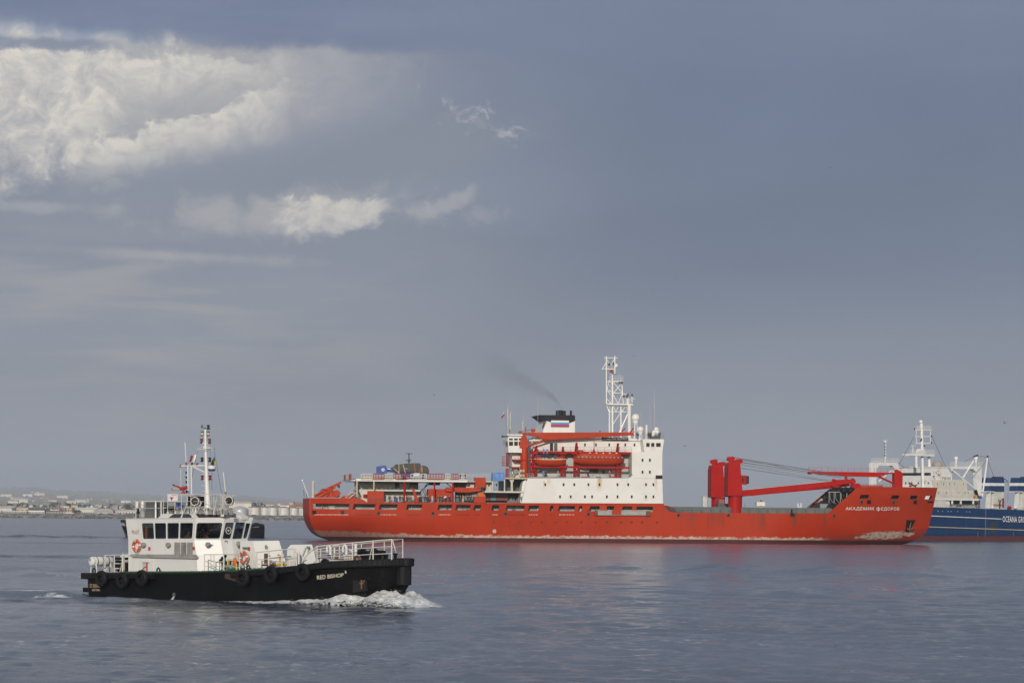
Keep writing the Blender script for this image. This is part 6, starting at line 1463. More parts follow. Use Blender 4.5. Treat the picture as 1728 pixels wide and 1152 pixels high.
crew(941.5, -10.4, 'grey', 'white', 'stand', 'person in grey by the davit of the open rescue boat', 806, group=None); crew(992, -10.8, 'navy', 'navy', 'phone', 'person in navy below the large enclosed lifeboat', 806, group=None); crew(1028.5, -10.6, 'red', 'grey', 'stand', 'person in red below the large enclosed lifeboat', 806, group=None)
crew(1075.6, -9.8, 'navy', 'navy', 'stand', 'person in navy beside the radome on top of the bridge', 740.8, group=None); crew(1094.6, -9.8, 'navy', 'black', 'phone', 'person in navy on the bridge top, left of two', 740.8, group=None); crew(1097.6, -9.8, 'black', 'navy', 'stand', 'person in black on the bridge top, right of two', 740.8, group=None); crew(1113, -9, 'navy', 'black', 'stand', 'person in navy at the forward corner of the bridge top', 740.8, group=None)
crew(879, -10.8, 'navy', 'navy', 'stand', 'person in navy beside the raked white web aft of the lower house', 847.6, group=None); crew(769.5, -7, 'black', 'black', 'lean', 'dark clad person up on the red container under the helicopter deck', 825, group=None)
# ================================================================ the pilot boat
PP = PIL.p
PSY = -3.9
pb = thing('pilot_boat', 'black and white harbour pilot boat with tyre fenders, throwing up a bow wave', 'pilot boat', (PIL.cx, PIL.cy, 0), PIL.yaw)
def B_(name, mb, mat, smooth=False, parent=None, bevel=0.0): return mb.build(name, mat, parent or pb, smooth, bevel)
P_DECK = sorted([(v.x, v.z) for v in [PP(a, b, y) for a, b, y in ((140, 967, -3.5), (200, 966.5, PSY), (262, 966.5, PSY), (330, 966, PSY), (395, 964, PSY), (440, 960.5, PSY), (500, 954, PSY), (545, 948, -3.6), (600, 945.5, -2.9), (650, 944, -1.8), (692, 943, 0))]])
def p_deck(x): return lerp_tab(P_DECK, x)
def p_hb(x, z):
    sh = max(0.0, (p_deck(x) - z) / 3.2) * 3.4 * max(0.0, min(1.0, (x - (PB - 15)) / 8))
    xe = PB if z > 1.55 else PB - (1.55 - z) * .95
    xx = x + sh * .55
    b = p_half(min(xx, PB - .02)) if xx < PB else .02
    if x < PS + 3: b -= .10 * max(0, 1.0 - z)
    return max(.05, b)
def phull(px, py, off=.03):
    y = -3
    for _ in range(12): v = PP(px, py, y); y = .5 * y + .5 * (-p_hb(min(v.x, PB - .1), v.z) - off)
    return PP(px, py, y)
M_pblk = pbr('pilot_black', (.004, .004, .0048), .5, spec=.16, var=.35, scale=.7, streak=.35, grime=.5, grime_col=(.034, .030, .026))
M_pwht = pbr('pilot_white', (.66, .66, .645), .42, var=.05, scale=.5, streak=.34, grime_col=(.30, .25, .19))
M_pwht2 = pbr('pilot_white_clean', (.66, .655, .63), .42, var=.05, scale=.5, streak=.15, grime_col=(.36, .28, .16))
M_pgrn = pbr('deck_green', (.02, .09, .04), .7)
M_prail = pbr('rail_white_rust', (.56, .54, .49), .5, var=.1, scale=1.5, grime=.75, grime_col=(.30, .16, .05))
M_tyre = pbr('tyre_rubber', (.0085, .0085, .010), .6, spec=.25, var=.3, scale=2.2, bump=.4)
M_pgrey = pbr('louvre_grey', (.28, .275, .26), .6, var=.25, scale=1.4, streak=.7, grime_col=(.12, .10, .08))
def p_hull():
    nx, xs = 90, []
    for i in range(nx + 1): xs.append(PS + (PB - PS) * (i / nx) ** (1.0))
    xs = [PS + (PB - PS) * (1 - (1 - i / nx) ** 1.25) for i in range(nx + 1)]
    zs = [-1.4, -.5, .1, .5, .9, 1.3, 1.6, 2.0, 2.5, 9]
    mb = MB()
    for sd in (-1, 1):
        i0 = len(mb.v)
        for z in zs:
            for x in xs:
                zz = min(z, p_deck(x)); f_ = max(0, min(1, (x - (PB - 9)) / 9)); xe = 0 if zz > 1.55 else (1.55 - zz) * .95
                xx = x - xe * f_; b = p_hb(x, zz) if x < PB - .001 else .04
                mb.v.append((xx, sd * b, zz))
        n = len(xs)
        for k in range(len(zs) - 1):
            for j in range(n - 1):
                a = i0 + k * n + j; mb.f.append((a, a + 1, a + n + 1, a + n) if sd < 0 else (a, a + n, a + n + 1, a + 1))
    n = len(xs); off = n * len(zs)
    for k in range(len(zs) - 1): mb.f.append((k * n, (k + 1) * n, off + (k + 1) * n, off + k * n))
    for j in range(n - 1):
        a = (len(zs) - 1) * n + j; mb.f.append((a, a + 1, off + a + 1, off + a))
    bm_ = mb.mesh('hull'); bm = bmesh.new(); bm.from_mesh(bm_); bmesh.ops.remove_doubles(bm, verts=bm.verts, dist=1e-4); bmesh.ops.dissolve_degenerate(bm, dist=1e-4, edges=bm.edges); bmesh.ops.recalc_face_normals(bm, faces=bm.faces); bm.to_mesh(bm_); bm.free()
    o = bpy.data.objects.new('hull', bm_); COL.objects.link(o); o.parent = pb; bm_.materials.append(M_pblk)
    for p_ in bm_.polygons: p_.use_smooth = True
    try: bm_.set_sharp_from_angle(angle=R(30))
    except Exception: pass
    def belt(name, x0, x1, out, h, up=.02, n=40, sd=(-1, 1), mat=M_rub, aft=False):
        m2 = MB()
        for s_ in sd:
            rings = []
            for i in range(n + 1):
                x = x0 + (x1 - x0) * i / n; b = p_half(min(x, PB - .03)); zt = p_deck(x) + up; e = min(1, (PB - x) / .4) if x > PB - .4 else 1
                rings.append([(x, s_ * (b - .1), zt), (x, s_ * (b + out * .7), zt), (x, s_ * (b + out), zt - .08), (x, s_ * (b + out), zt - h + .08), (x, s_ * (b + out * .7), zt - h), (x, s_ * (b - .1), zt - h)])
            m2.loft(rings)
        return B_(name, m2, mat)
    xa = PP(262, 966, PSY).x; xb = PP(393, 966, PSY).x; xc = PP(546, 948, -3.6).x
    belt('fender_belt', PS - .25, xa, .32, .46, sd=(-1,)); belt('fender_belt', PS - .25, xa, .32, .46, sd=(1,)); belt('edge_strip', xa, xb, .07, .14, sd=(-1,)); belt('fender_belt', xb, xc, .26, .44, sd=(-1,))
    m2 = MB().box(PS - .42, PS + .1, -3.6, 3.6, p_deck(PS) - .42, p_deck(PS) + .04); B_('stern_fender', m2, M_rub, bevel=.05)
    MBp = MB().box(PS - .55, PS + .6, -3.3, 3.3, .28, .62); B_('stern_platform', MBp, M_pblk, bevel=.04)
    # fore belt of separate rubber blocks
    k = 0; x = xc
    while x < PB - .12:
        L_ = .62 if x < PB - 3 else .30 if x < PB - 1 else .14
        x1 = min(x + L_ - .03, PB - .03); belt('fender_block', x, x1, .34, .52, up=.06, n=2, sd=(-1,)); x += L_
    m2 = MB(); m2.lathe([(.52, p_deck(PB) - .5), (.60, p_deck(PB) - .42), (.60, p_deck(PB) + .02), (.52, p_deck(PB) + .07)], (PB - .38, 0, 0), n=16); B_('bow_fender', m2, M_rub, True)
    for k in range(5):
        a = R(-118 + 32 * k); c, s_ = math.cos(a), math.sin(a)
        m2 = MB().box(-.08, .08, -.15, .15, 1.5, p_deck(PB) - .5); 
        m2.v = [(PB - .50 + c * .42 + x_ * c - y_ * s_, s_ * .50 + x_ * s_ + y_ * c, z_) for x_, y_, z_ in m2.v]; B_('bow_pad', m2, M_rub, bevel=.03)
p_hull()
m2 = MB()
for i in range(30):
    x0 = PS + .2 + (PB - PS - .6) * i / 30; x1 = PS + .2 + (PB - PS - .6) * (i + 1) / 30
    m2.poly([(x0, -p_half(x0) + .05, p_deck(x0) + .03), (x1, -p_half(x1) + .05, p_deck(x1) + .03), (x1, p_half(x1) - .05, p_deck(x1) + .03), (x0, p_half(x0) - .05, p_deck(x0) + .03)])
B_('deck', m2, M_pgrn)
m2 = MB()
for i in range(24):
    x0 = PP(213, 965, -3.6).x + i * .62; x1 = x0 + .62
    m2.box(x0, x1, -3.72, -3.55, p_deck(x0) + .03, p_deck(x0) + .14)
B_('deck_coaming', m2, M_pgrn)
# ---- wheelhouse
SILL = [(217.5, 911.8, -2.9), (327.5, 911, -2.9), (372.5, 910.4, -1.5), (389.6, 910.2, -.6), (408, 910, .5)]
TOPR = [(213.0, 876.4, -2.95), (330.3, 875.4, -3.05), (379, 875, -1.65), (397.5, 874.8, -.62), (415, 874.6, .52)]
KNEE = [(217.5, 937.5, -2.9), (332, 937, -2.9), (376.8, 936.6, -1.5), (395, 936.3, -.6), (411, 936, .5)]
BASE = [(217.5, 965, -2.9), (333.3, 964.5, -2.9), (378, 963, -1.5), (396, 962, -.6), (412, 961, .5)]
ring3 = {k: [PP(*t_) for t_ in v] for k, v in dict(sill=SILL, top=TOPR, knee=KNEE, base=BASE).items()}
for k, v in ring3.items():       # square up in z and mirror to port
    zc = sum(q_.z for q_ in v) / len(v)
    ring3[k] = v + [Vector((v[2].x, 1.02, v[2].z)), Vector((v[1].x, 2.4, v[1].z)), Vector((v[0].x, 2.4, v[0].z))]
def quad_map(q0, q1, q2, q3, off=0.0):
    n_ = (q1 - q0).cross(q3 - q0).normalized()
    if n_.y > 0.3 and n_.x < .5: n_ = n_
    def f(u, v): return (q0 * (1 - u) + q1 * u) * (1 - v) + (q3 * (1 - u) + q2 * u) * v + n_ * off
    return f
M_pane = bpy.data.materials.new('window_glass'); M_pane.use_nodes = True
def _pane():
    t = M_pane.node_tree; t.nodes.clear(); g = N(t); tr = g.new('ShaderNodeBsdfTransparent'); tr.inputs[0].default_value = (.46, .54, .58, 1)
    gl = g.new('ShaderNodeBsdfGlossy'); gl.inputs['Roughness'].default_value = .04; gl.inputs[0].default_value = (.9, .95, 1, 1)
    fr = g.new('ShaderNodeLayerWeight'); fr.inputs[0].default_value = .5; mx = g.new('ShaderNodeMixShader'); g.put(mx.inputs[0], g.add(.05, g.mul(g.m('POWER', fr.outputs['Facing'], 5.0), .8)))
    t.links.new(tr.outputs[0], mx.inputs[1]); t.links.new(gl.outputs[0], mx.inputs[2]); o_ = g.new('ShaderNodeOutputMaterial'); t.links.new(mx.outputs[0], o_.inputs[0])
_pane()
M_gask = pbr('window_gasket', (.06, .065, .07), .6)
WH = None
def facet(i, holes, mat, rnd_=.03):
    S, T = ring3['sill'], ring3['top']; j = (i + 1) % len(S); f = quad_map(S[i], S[j], T[j], T[i])
    mb = MB(); hs = []
    for (u0, u1, v0, v1) in holes:
        du, dv = (u1 - u0) * .06, (v1 - v0) * .07
        hs.append([(u0 + du, v0), (u1 - du, v0), (u1, v0 + dv), (u1, v1 - dv), (u1 - du, v1), (u0 + du, v1), (u0, v1 - dv), (u0, v0 + dv)])
    holed(mb, [(0, 0), (1, 0), (1, 1), (0, 1)], hs, f)
    return mb, hs, f
HOLES = {0: [(.232, .402, .08, .83), (.420, .585, .08, .83), (.605, .772, .08, .83), (.790, .975, .08, .83)], 1: [(.05, .955, .07, .83)], 2: [(.11, .90, .06, .83)], 3: [(.06, .95, .05, .83)], 4: [(.1, .9, .07, .8)], 5: [(.1, .9, .07, .8)], 6: [(.05, .22, .09, .8), (.24, .40, .09, .8), (.42, .58, .09, .8), (.61, .78, .09, .8)], 7: [(.2, .8, .1, .8)]}
wall = MB(); panes = []
for i in range(8):
    m_, hs, f = facet(i, HOLES[i], None); k = len(wall.v); wall.v += m_.v; wall.f += [tuple(k + q_ for q_ in t_) for t_ in m_.f]; panes += [(h, f, i) for h in hs]
for a, b in (('knee', 'sill'), ('base', 'knee')):
    A, Bq = ring3[a], ring3[b]
    for i in range(8): j = (i + 1) % 8; wall.poly([A[i], A[j], Bq[j], Bq[i]])
WH = B_('wheelhouse', wall, M_pwht)
md = WH.modifiers.new('plating', 'SOLIDIFY'); md.thickness = .10; md.offset = 0
for h, f, i in panes:
    o = B_('window', MB().poly([f(u, v) for u, v in h]), M_pane, parent=WH)
    if i in (0, 1, 2, 3):
        n_ = (f(1, 0) - f(0, 0)).cross(f(0, 1) - f(0, 0)).normalized(); n_ = -n_ if (n_.x * .68 - n_.y * .73) < 0 and i < 3 and n_.y > 0 else n_
        B_('gasket', MB().tube([f(u, v) for u, v in h],   .05, 5, True), M_gask, parent=o)
# fascia, roof and the raised skylight coaming
T = ring3['top']; rm = MB(); up_ = Vector((0, 0, .10)); rm.loft([[t_ + Vector((0, 0, -.06)) for t_ in T], [t_ + (t_ - Vector((t_.x - .3 if t_.x < 0 else t_.x - 1, 0, t_.z))).normalized() * .08 + up_ for t_ in T]]); B_('roof', rm, M_pwht, parent=WH)
LB = [PP(264.5, 875.2, -2.75), PP(330, 874.6, -2.85), PP(377, 874.2, -1.6), PP(395.5, 874, -.6), PP(412.5, 874, .5)]
LT = [PP(275, 866.2, -2.2), PP(327.5, 866, -2.25), PP(362, 865.6, -1.35), PP(376, 865.5, -.5), PP(392, 865.4, .45)]
LB += [Vector((LB[2].x, 1.0, LB[2].z)), Vector((LB[1].x, 2.3, LB[1].z)), Vector((LB[0].x, 2.3, LB[0].z))]; LT += [Vector((LT[2].x, .85, LT[2].z)), Vector((LT[1].x, 1.75, LT[1].z)), Vector((LT[0].x, 1.75, LT[0].z))]
sk = B_('skylight_coaming', MB().loft([LB, LT]), M_pwht2, parent=WH)
M_sglass = pbr('skylight_glass', (.008, .012, .026), .12, var=.05, spec=.2)
for i, (u0, u1, s0, s1) in enumerate(((.30, .60, .06, -.01), (.655, .90, .0, .06))):
    f = quad_map(LB[0], LB[1], LT[1], LT[0], .03); pts = [(u0, .16), (u1, .16), (u1, .5), (u1 - s1, .88), (u0 + s0, .88)]
    B_('skylight_window', MB().loft([[f(*q_) for q_ in pts], [f(*q_) + Vector((0, .08, -.03)) for q_ in pts]]), M_sglass, parent=sk)
for i, (u0, u1, s0, s1) in ((1, (.12, .97, -.06, .0)), (2, (.06, .92, .0, .0)), (3, (.05, .93, .02, .02))):
    f = quad_map(LB[i], LB[i + 1], LT[i + 1], LT[i], .03); pts = [(u0, .14), (u1, .14), (u1 - s1, .9), (u0 + s0, .9)]
    B_('skylight_window', MB().loft([[f(*q_) for q_ in pts], [f(*q_) + Vector((-.03, .08, -.03)) for q_ in pts]]), M_sglass, parent=sk)
# inside: floor, consoles, seats, dark lining
zf = PP(330, 945, 0).z; xs0, xs1 = ring3['sill'][0].x, ring3['sill'][3].x
B_('cabin_floor', MB().box(xs0 + .15, xs1 - 1.6, -2.7, 2.3, zf - .1, zf), M_dgrey, parent=WH)
zs = ring3['sill'][1].z
M_navy = pbr('cabin_navy', (.022, .03, .05), .7)
B_('dark_screen', MB().box(PP(284, 900, -2.6).x, PP(284, 900, -2.6).x + .12, -1.6, 2.3, zf, zs + 1.45), M_navy, parent=WH)
B_('dark_screen', MB().box(PP(262, 900, -2.6).x, PP(262, 900, -2.6).x + .12, -2.6, 1.2, zf, zs + 1.45), M_navy, parent=WH)
B_('dark_screen', MB().box(max(xs0 + .2, PP(252, 900, .5).x), PP(334, 900, .5).x, .5, .6, zf, zs + 1.45), M_navy, parent=WH)  # dark sheet added inside so the side windows look dark
B_('console', MB().loft([[(xs1 - 2.1, -1.6, zf), (xs1 - .9, -.9, zf), (xs1 - .9, .4, zf), (xs1 - 2.1, .8, zf)], [(xs1 - 1.9, -1.6, zs + .12), (xs1 - .7, -.9, zs + .25), (xs1 - .7, .4, zs + .25), (xs1 - 1.9, .8, zs + .12)]]), M_blk, parent=WH)
B_('ceiling_panel', MB().box(xs0 + .2, xs1 - 2.2, -2.6, 2.2, ring3['top'][0].z - .16, ring3['top'][0].z - .1), M_navy, parent=WH)
for px, y in ((315, -1.2), (346, .2), (346, 1.4)):
    v = PP(px, 905, y); B_('helm_seat', MB().box(v.x - .15, v.x + .1, v.y - .4, v.y + .4, zf + .7, zs + .95).box(v.x - .1, v.x + .7, v.y - .4, v.y + .4, zf + .5, zf + .75), M_blk, parent=WH, bevel=.05)
m2 = MB().tube([ring3['top'][0] + Vector((2.4, -.02, -.5)), ring3['top'][0] + Vector((2.35, .0, -.9))], .05, 4); B_('orange_float', MB().lathe([(.11, -.45), (.13, -.3), (.13, .3), (.11, .45)], PP(247, 899, -2.5), n=8), CLOTH['orange'], parent=WH)
def pil_person(px, py_head, y, pose, top, bot, lab, face, sc_=1.28, skin=1):
    v = PP(px, py_head, y); v.z -= 1.76 * sc_ * (1.0 if pose != 'sit' else 1.0); person(lab, PIL.world(v), PIL.yaw + face, pose, top, bot, skin, sc_)
pil_person(315.5, 894, -1.55, 'lean', 'red', 'navy', 'person in a red jacket seen through the fourth side window of the wheelhouse', R(90))
pil_person(341.5, 892.5, -.9, 'lean', 'orange', 'navy', 'helmsman in an orange jacket seen through the large angled wheelhouse window', R(95))
v = PP(355, 888, .4); t = thing('hanging_jacket', 'red jacket hanging inside the large angled wheelhouse window', 'jacket', PIL.world(v), PIL.yaw); MB().loft([[(-.10, -.3, .3), (.1, -.3, .3), (.1, .3, .3), (-.1, .3, .3)], [(-.12, -.35, -.1), (.12, -.35, -.1), (.12, .35, -.1), (-.12, .35, -.1)], [(-.1, -.22, -.35), (.1, -.22, -.35), (.1, .3, -.3), (-.1, .3, -.3)]]).build('cloth', CLOTH['red'], t, True)
# clear-view screen, wiper
f = quad_map(ring3['sill'][2], ring3['sill'][3], ring3['top'][3], ring3['top'][2], .07); c = f(.52, .46); e1 = (f(1, .46) - f(0, .46)).normalized(); e2 = Vector((0, 0, 1))
B_('clear_view_screen', MB().tube([c + e1 * math.cos(a * .393) * .24 + e2 * math.sin(a * .393) * .24 for a in range(16)], .03, 5, True).tube([c + e1 * math.cos(a * .8) * .06 + e2 * math.sin(a * .8) * .06 for a in range(8)], .03, 5, True), M_lgrey, parent=WH)
f = quad_map(ring3['sill'][3], ring3['sill'][4], ring3['top'][4], ring3['top'][3], .06); B_('wiper', MB().bar(f(.55, .74), f(.2, .25), .025, 4).bar(f(.45, .78), f(.75, .72), .05, 4), M_blk, parent=WH)
# side details
yw = -2.96
def wrect(name, px0, py1, px1, py0, mat, d=.05, y=yw, parent=None, bevel=0): return B_(name, PIL.rect(MB(), px0, py1, px1, py0, y, y + d + .03), mat, parent=parent or WH, bevel=bevel)
for a, b in ((294, 303.2), (304.8, 313.8), (315.6, 324.6)):
    lv = wrect('louvre', a, 935.2, b, 914.6, M_pgrey, .05, -3.0)
    m2 = MB()
    for k in range(9): py = 916 + k * 2.2; PIL.rect(m2, a + .5, py + .5, b - .5, py, -3.04, -2.98)
    m2.build('slat', M_pgrey, lv)
wrect('vent_slot', 222.6, 885.8, 231, 883.2, M_blk)
m2 = MB(); PIL.bar(m2, (221, 936.2, -3.0), (331, 936.6, -3.05), .075, 6); PIL.rect(m2, 221.5, 939.6, 331, 938.2, -3.12, -2.9); B_('rubbing_bar', m2, M_pgrey, parent=WH)
wrect('door_hood', 239, 948, 250, 942.5, M_pwht2, .25, -3.12); wrect('door', 240.5, 964, 247, 948.3, M_lgrey, .03, -2.98); wrect('red_door_edge', 246.6, 963.5, 248.4, 947.5, CLOTH['red'], .05, -3.0); wrect('door_panel', 252, 964, 258.5, 943, M_pwht2, .04, -2.99)
for px, py in ((251.5, 925.2), (326.3, 924.6)): wrect('safety_sign', px - 1.5, py + 2.8, px + 1.5, py - 2.8, pbr('sign_red', (.45, .03, .04), .5), .02, -3.01)
def pl(u, v): return PP(222.6 + 11.8 * u, 900.3 - 6.2 * v + .1 * u, -3.03)
lt = lettering('pilot_lettering', 'PILOT', pbr('letter_red', (.32, .07, .06), .6), WH, pl, 1.25, .0)
for px, py, y in ((243.2, 919, -3.05), (285, 919, -3.05), (352, 918.5, -2.4), (404, 917.2, -.3)):
    v = PP(px, py, y); fl = B_('floodlight', MB().lathe([(.08, .16), (.17, .06), (.19, -.14), (.17, -.18)], v, 'Y', 12), M_pgrey, True, WH)
    MB().bar(v + Vector((0, .05, 0)), v + Vector((.15, .25, .0)), .04, 4).build('bracket', M_pgrey, fl)
m2 = MB()
for py in (914.8, 920.2):
    v = PP(382.3, py, -1.05); m2.tube([v + Vector((.02 * math.cos(a), math.cos(a) * .11 - .05, math.sin(a) * .13)) for a in [k * .628 for k in range(10)]], .035, 4, True)
B_('brown_emblem', m2, M_rust, parent=WH)
# lifebuoys hang on brackets: things
def lifebuoy(px, py, y, label, tilt=0.0, rad=.37):
    v = PP(px, py, y); t = thing('lifebuoy', label, 'lifebuoy', PIL.world(v), PIL.yaw, 'lifebuoys of the pilot boat')
    mb = MB().tube([(math.cos(a) * rad, 0, math.sin(a) * rad) for a in [k * math.pi / 14 for k in range(28)]], .105, 10, True); mb.build('ring', pbr('buoy_orange', (.52, .085, .035), .5, var=.12, scale=3), t, True)
    for k in range(4):
        a0 = R(10 + 90 * k); MB().tube([(math.cos(a0 + q_) * rad, 0, math.sin(a0 + q_) * rad) for q_ in (-.12, 0, .12)], .118, 10).build('reflective_band', M_white, t, True)
    MB().tube([(math.cos(a) * (rad + .15 + .03 * math.cos(4 * a)), -.02, math.sin(a) * (rad + .15 + .03 * math.cos(4 * a))) for a in [k * math.pi / 14 for k in range(28)]], .014, 4, True).build('grab_line', M_offw, t)
lifebuoy(230.5, 920.6, -3.08, 'orange lifebuoy on the white cabin side below the word PILOT')
lifebuoy(411, 940, -2.3, 'orange lifebuoy hung in front of the white foredeck trunk')
# tyres slung along the side
M_rope = pbr('rope_dark', (.03, .028, .025), .9)
for k, (px, py, lab) in enumerate(((171.5, 976, 'black tyre fender at the stern corner, beside the yellowed name letters'), (206.4, 978.6, 'black tyre fender below the black gear on the after deck'), (239.8, 975, 'black tyre fender beneath the white cabin door'), (409.8, 974.8, 'black tyre fender just below the forward lifebuoy'), (457.4, 968.4, 'black tyre fender below the brown mooring post'), (511, 964.6, 'black tyre fender nearest the bow name letters'))):
    v = phull(px, py, .52); t = thing('tyre_fender', lab, 'tyre', PIL.world(v), PIL.yaw + rnd.uniform(-.12, .12), 'tyre fenders of the pilot boat'); t.rotation_euler[0] = R(rnd.uniform(2, 7))
    prof = []
    n = 30; mb = MB(); rings = []
    for j in range(n):
        a = 2 * math.pi * j / n; c, s_ = math.cos(a), math.sin(a)
        rings.append([(c * r_, w_, s_ * r_) for r_, w_ in ((.27, .10), (.28, .17), (.42, .205), (.555, .19), (.61, .12), (.62, 0), (.61, -.12), (.555, -.19), (.42, -.205), (.28, -.17), (.27, -.10))])
    rings.append(rings[0]); mb.loft(rings, cap=False); mb.build('tyre', M_tyre, t, True)
    MB().lathe([(.05, -.05), (.16, -.06), (.20, .02), (.27, .08), (.27, .12)], (0, 0, 0), 'Y', 18).build('hub', M_blk, t, True)
    MB().tube([(-.05, .1, .60), (-.04, .22, .72), (0, .45, .80)], .03, 5).build('lashing', M_rope, t)
# bow and stern lettering
def pbx(q0, q1, q2, q3):
    def f(u, v):
        x = (q0[0] * (1 - u) + q1[0] * u) * (1 - v) + (q3[0] * (1 - u) + q2[0] * u) * v; y = (q0[1] * (1 - u) + q1[1] * u) * (1 - v) + (q3[1] * (1 - u) + q2[1] * u) * v
        return phull(x, y, .05)
    return f
M_plet = pbr('letter_cream', (.60, .55, .44), .6, grime=.4, grime_col=(.35, .17, .06), scale=2)
lettering('bow_name', 'RED BISHOP', M_plet, pb, pbx((535.3, 977.6), (579.5, 972.6), (579.8, 966.2), (534.6, 970.6)), 1.02, .012)
M_ylet = pbr('letter_yellowed', (.42, .30, .14), .6, grime=.4, scale=2)
lettering('stern_name', 'RED BISHOP', M_ylet, pb, pbx((148.5, 990.8), (171.5, 991), (170.8, 985), (148, 984.3)), 1.0, .01); lettering('stern_port_name', 'CAPE TOWN', M_plet, pb, pbx((155, 996.5), (168.3, 996.8), (168, 993.2), (155, 993)), 1.0, .0)
m2 = MB().tube([phull(364.6 + 1.9 * math.cos(a * .5236), 1018 + 2.4 * math.sin(a * .5236), .05) for a in range(12)], .03, 4, True); m2.bar(phull(361, 1016, .05), phull(361, 1021, .05), .04, 4); m2.bar(phull(368.3, 1016, .05), phull(368.3, 1021, .05), .04, 4); B_('load_line_mark', m2, M_plet)
m2 = MB().bar(phull(583, 962.4, .06), phull(583.6, 966.8, .06), .05, 5); B_('draught_mark', m2, M_plet)
pts = [phull(a, b, .05) for a, b in ((595, 999), (618, 996), (618.5, 978.5), (595.6, 979))]; ap = B_('anchor_recess', MB().loft([pts, [q_ + Vector((-.1, .3, 0)) for q_ in pts]]), pbr('recess_black', (.004, .004, .005), .8))
v = phull(610, 985, .12); m2 = MB().bar(v + Vector((0, 0, .3)), v + Vector((0, 0, -.35)), .06, 6); m2.tube([v + Vector((-.3, 0, .28)), v + Vector((-.15, 0, .05)), v + Vector((0, 0, -.02)), v + Vector((.15, 0, .05)), v + Vector((.3, 0, .28))], .05, 5); m2.build('anchor', M_rust, ap)
pts = [phull(a, b, .02) for a, b in ((378, 975), (399, 981), (402, 968), (380, 966.5))]; B_('rust_patch', MB().loft([pts, [q_ + Vector((0, .04, 0)) for q_ in pts]]), pbr('rust_scab', (.045, .028, .022), .9, var=.5, scale=3, grime=.9, grime_col=(.12, .05, .02)))
m2 = MB().lathe([(.16, -.02), (.16, .03)], phull(293.5, 1003, .03), 'Y', 12); B_('discharge_port', m2, M_dgrey)
m2 = MB().tube([phull(293.5, 1006, .05), phull(291.5, 1010, .25), phull(288.5, 1015, .5), phull(286.5, 1019, .6)], [.05, .09, .14, .2], 6)
M_foam = bpy.data.materials.new('foam'); M_foam.use_nodes = True
def _foam():
    g = N(M_foam.node_tree); b = M_foam.node_tree.nodes['Principled BSDF']; oc = g.coord('Object')
    n1 = g.noise(oc, 2.2, 8, .7); n2 = g.noise(oc, .5, 4, .5)
    g.put(b.inputs['Base Color'], g.ramp(g.add(g.mul(n1, .75), g.mul(n2, .25)), [(.34, (.22, .25, .28)), (.46, (.50, .52, .53)), (.58, (.74, .74, .73))]))
    b.inputs['Roughness'].default_value = .6; g.put(b.inputs['Normal'], g.bump(n1, .6, .12))
    at = g.new('ShaderNodeAttribute'); at.attribute_name = 'lace'; n3 = g.noise(oc, 3.4, 7, .72)      # lacy, broken margin
    g.put(b.inputs['Alpha'], g.ss(g.add(g.sub(1.0, at.outputs['Fac']), g.mul(g.sub(n3, .5), 2.2)), .12, .42))
_foam()
B_('cooling_water_jet', m2, M_foam, True)
# ---- roof gear
def tubeP(mb, pts, r_, n=6): mb.tube([PP(*q_) for q_ in pts], r_, n); return mb
def rpost(mb, px, py0, py1, y, r_=.03): PIL.bar(mb, (px, py0, y), (px, py1, y), r_, 6)
m2 = MB()
for y in (-2.4,):
    tubeP(m2, [(224, 845.6, y), (272, 845.6, y)], .02); tubeP(m2, [(224, 857, y), (280, 857, y)], .016)
    tubeP(m2, [(271, 846, y), (282, 833.6, y), (384, 833.2, y)], .022); tubeP(m2, [(276, 845, y), (384, 846, y)], .016); tubeP(m2, [(276, 856, y), (384, 857, y)], .016)
    for px, a, b in ((229, 875, 845), (272, 870, 845), (276, 868, 842), (283, 867, 833), (295, 867, 833), (306, 867, 833), (322, 867, 833), (345.5, 866, 833), (361, 866, 833), (373, 866, 833), (378, 866, 832)): rpost(m2, px, a, b, y, .022)
    for a, b in (((310, 866), (316, 846)), ((323, 866), (330, 850)), ((332, 866), (341, 846)), ((361, 866), (366, 838))): PIL.bar(m2, (*a, y), (*b, y), .028, 5)
B_('roof_railing', m2, M_prail)
m2 = MB()
tubeP(m2, [(240, 845, 2.0), (275, 845, 2.0)], .026); tubeP(m2, [(298, 836, 2.0), (400, 836, 2.0)], .026); tubeP(m2, [(298, 850, 2.0), (400, 850, 2.0)], .02)
for px in (300, 316, 340, 358, 376, 392): rpost(m2, px, 866, 836, 2.0)
B_('roof_railing', m2, M_prail)
lk = B_('roof_locker', PIL.rect(MB(), 245.5, 873.5, 262, 846.5, -1.9, -.7), pbr('locker_grey', (.10, .105, .11), .55, var=.2), bevel=.03)
m2 = MB(); rpost(m2, 262.8, 876, 845, -2.1, .07); rpost(m2, 272, 870, 846, -2.1, .06); B_('roof_post', m2, M_pwht2)
m2 = MB(); m2.lathe([(.12, 0), (.22, .1), (.24, .5), (.15, .62), (.10, .8)], PP(241, 874, -1.9), n=12); B_('gas_bottle', m2, M_pgrey, True)
m2 = MB(); m2.lathe([(.13, 0), (.13, .4), (.1, .5)], PP(240.5, 856, -1.6), n=12); B_('horn_canister', m2, M_pwht2, True); B_('horn_canister', MB().lathe([(.11, 0), (.11, .5)], PP(231.5, 857, -1.2), n=10), M_pwht2, True)
m2 = MB(); rpost(m2, 233, 875, 857, -2.2, .05); m2.lathe([(.12, 0), (.16, .05), (.08, .2), (.08, .4)], PP(233, 866, -2.2), n=8); B_('black_bollard', m2, M_blk)
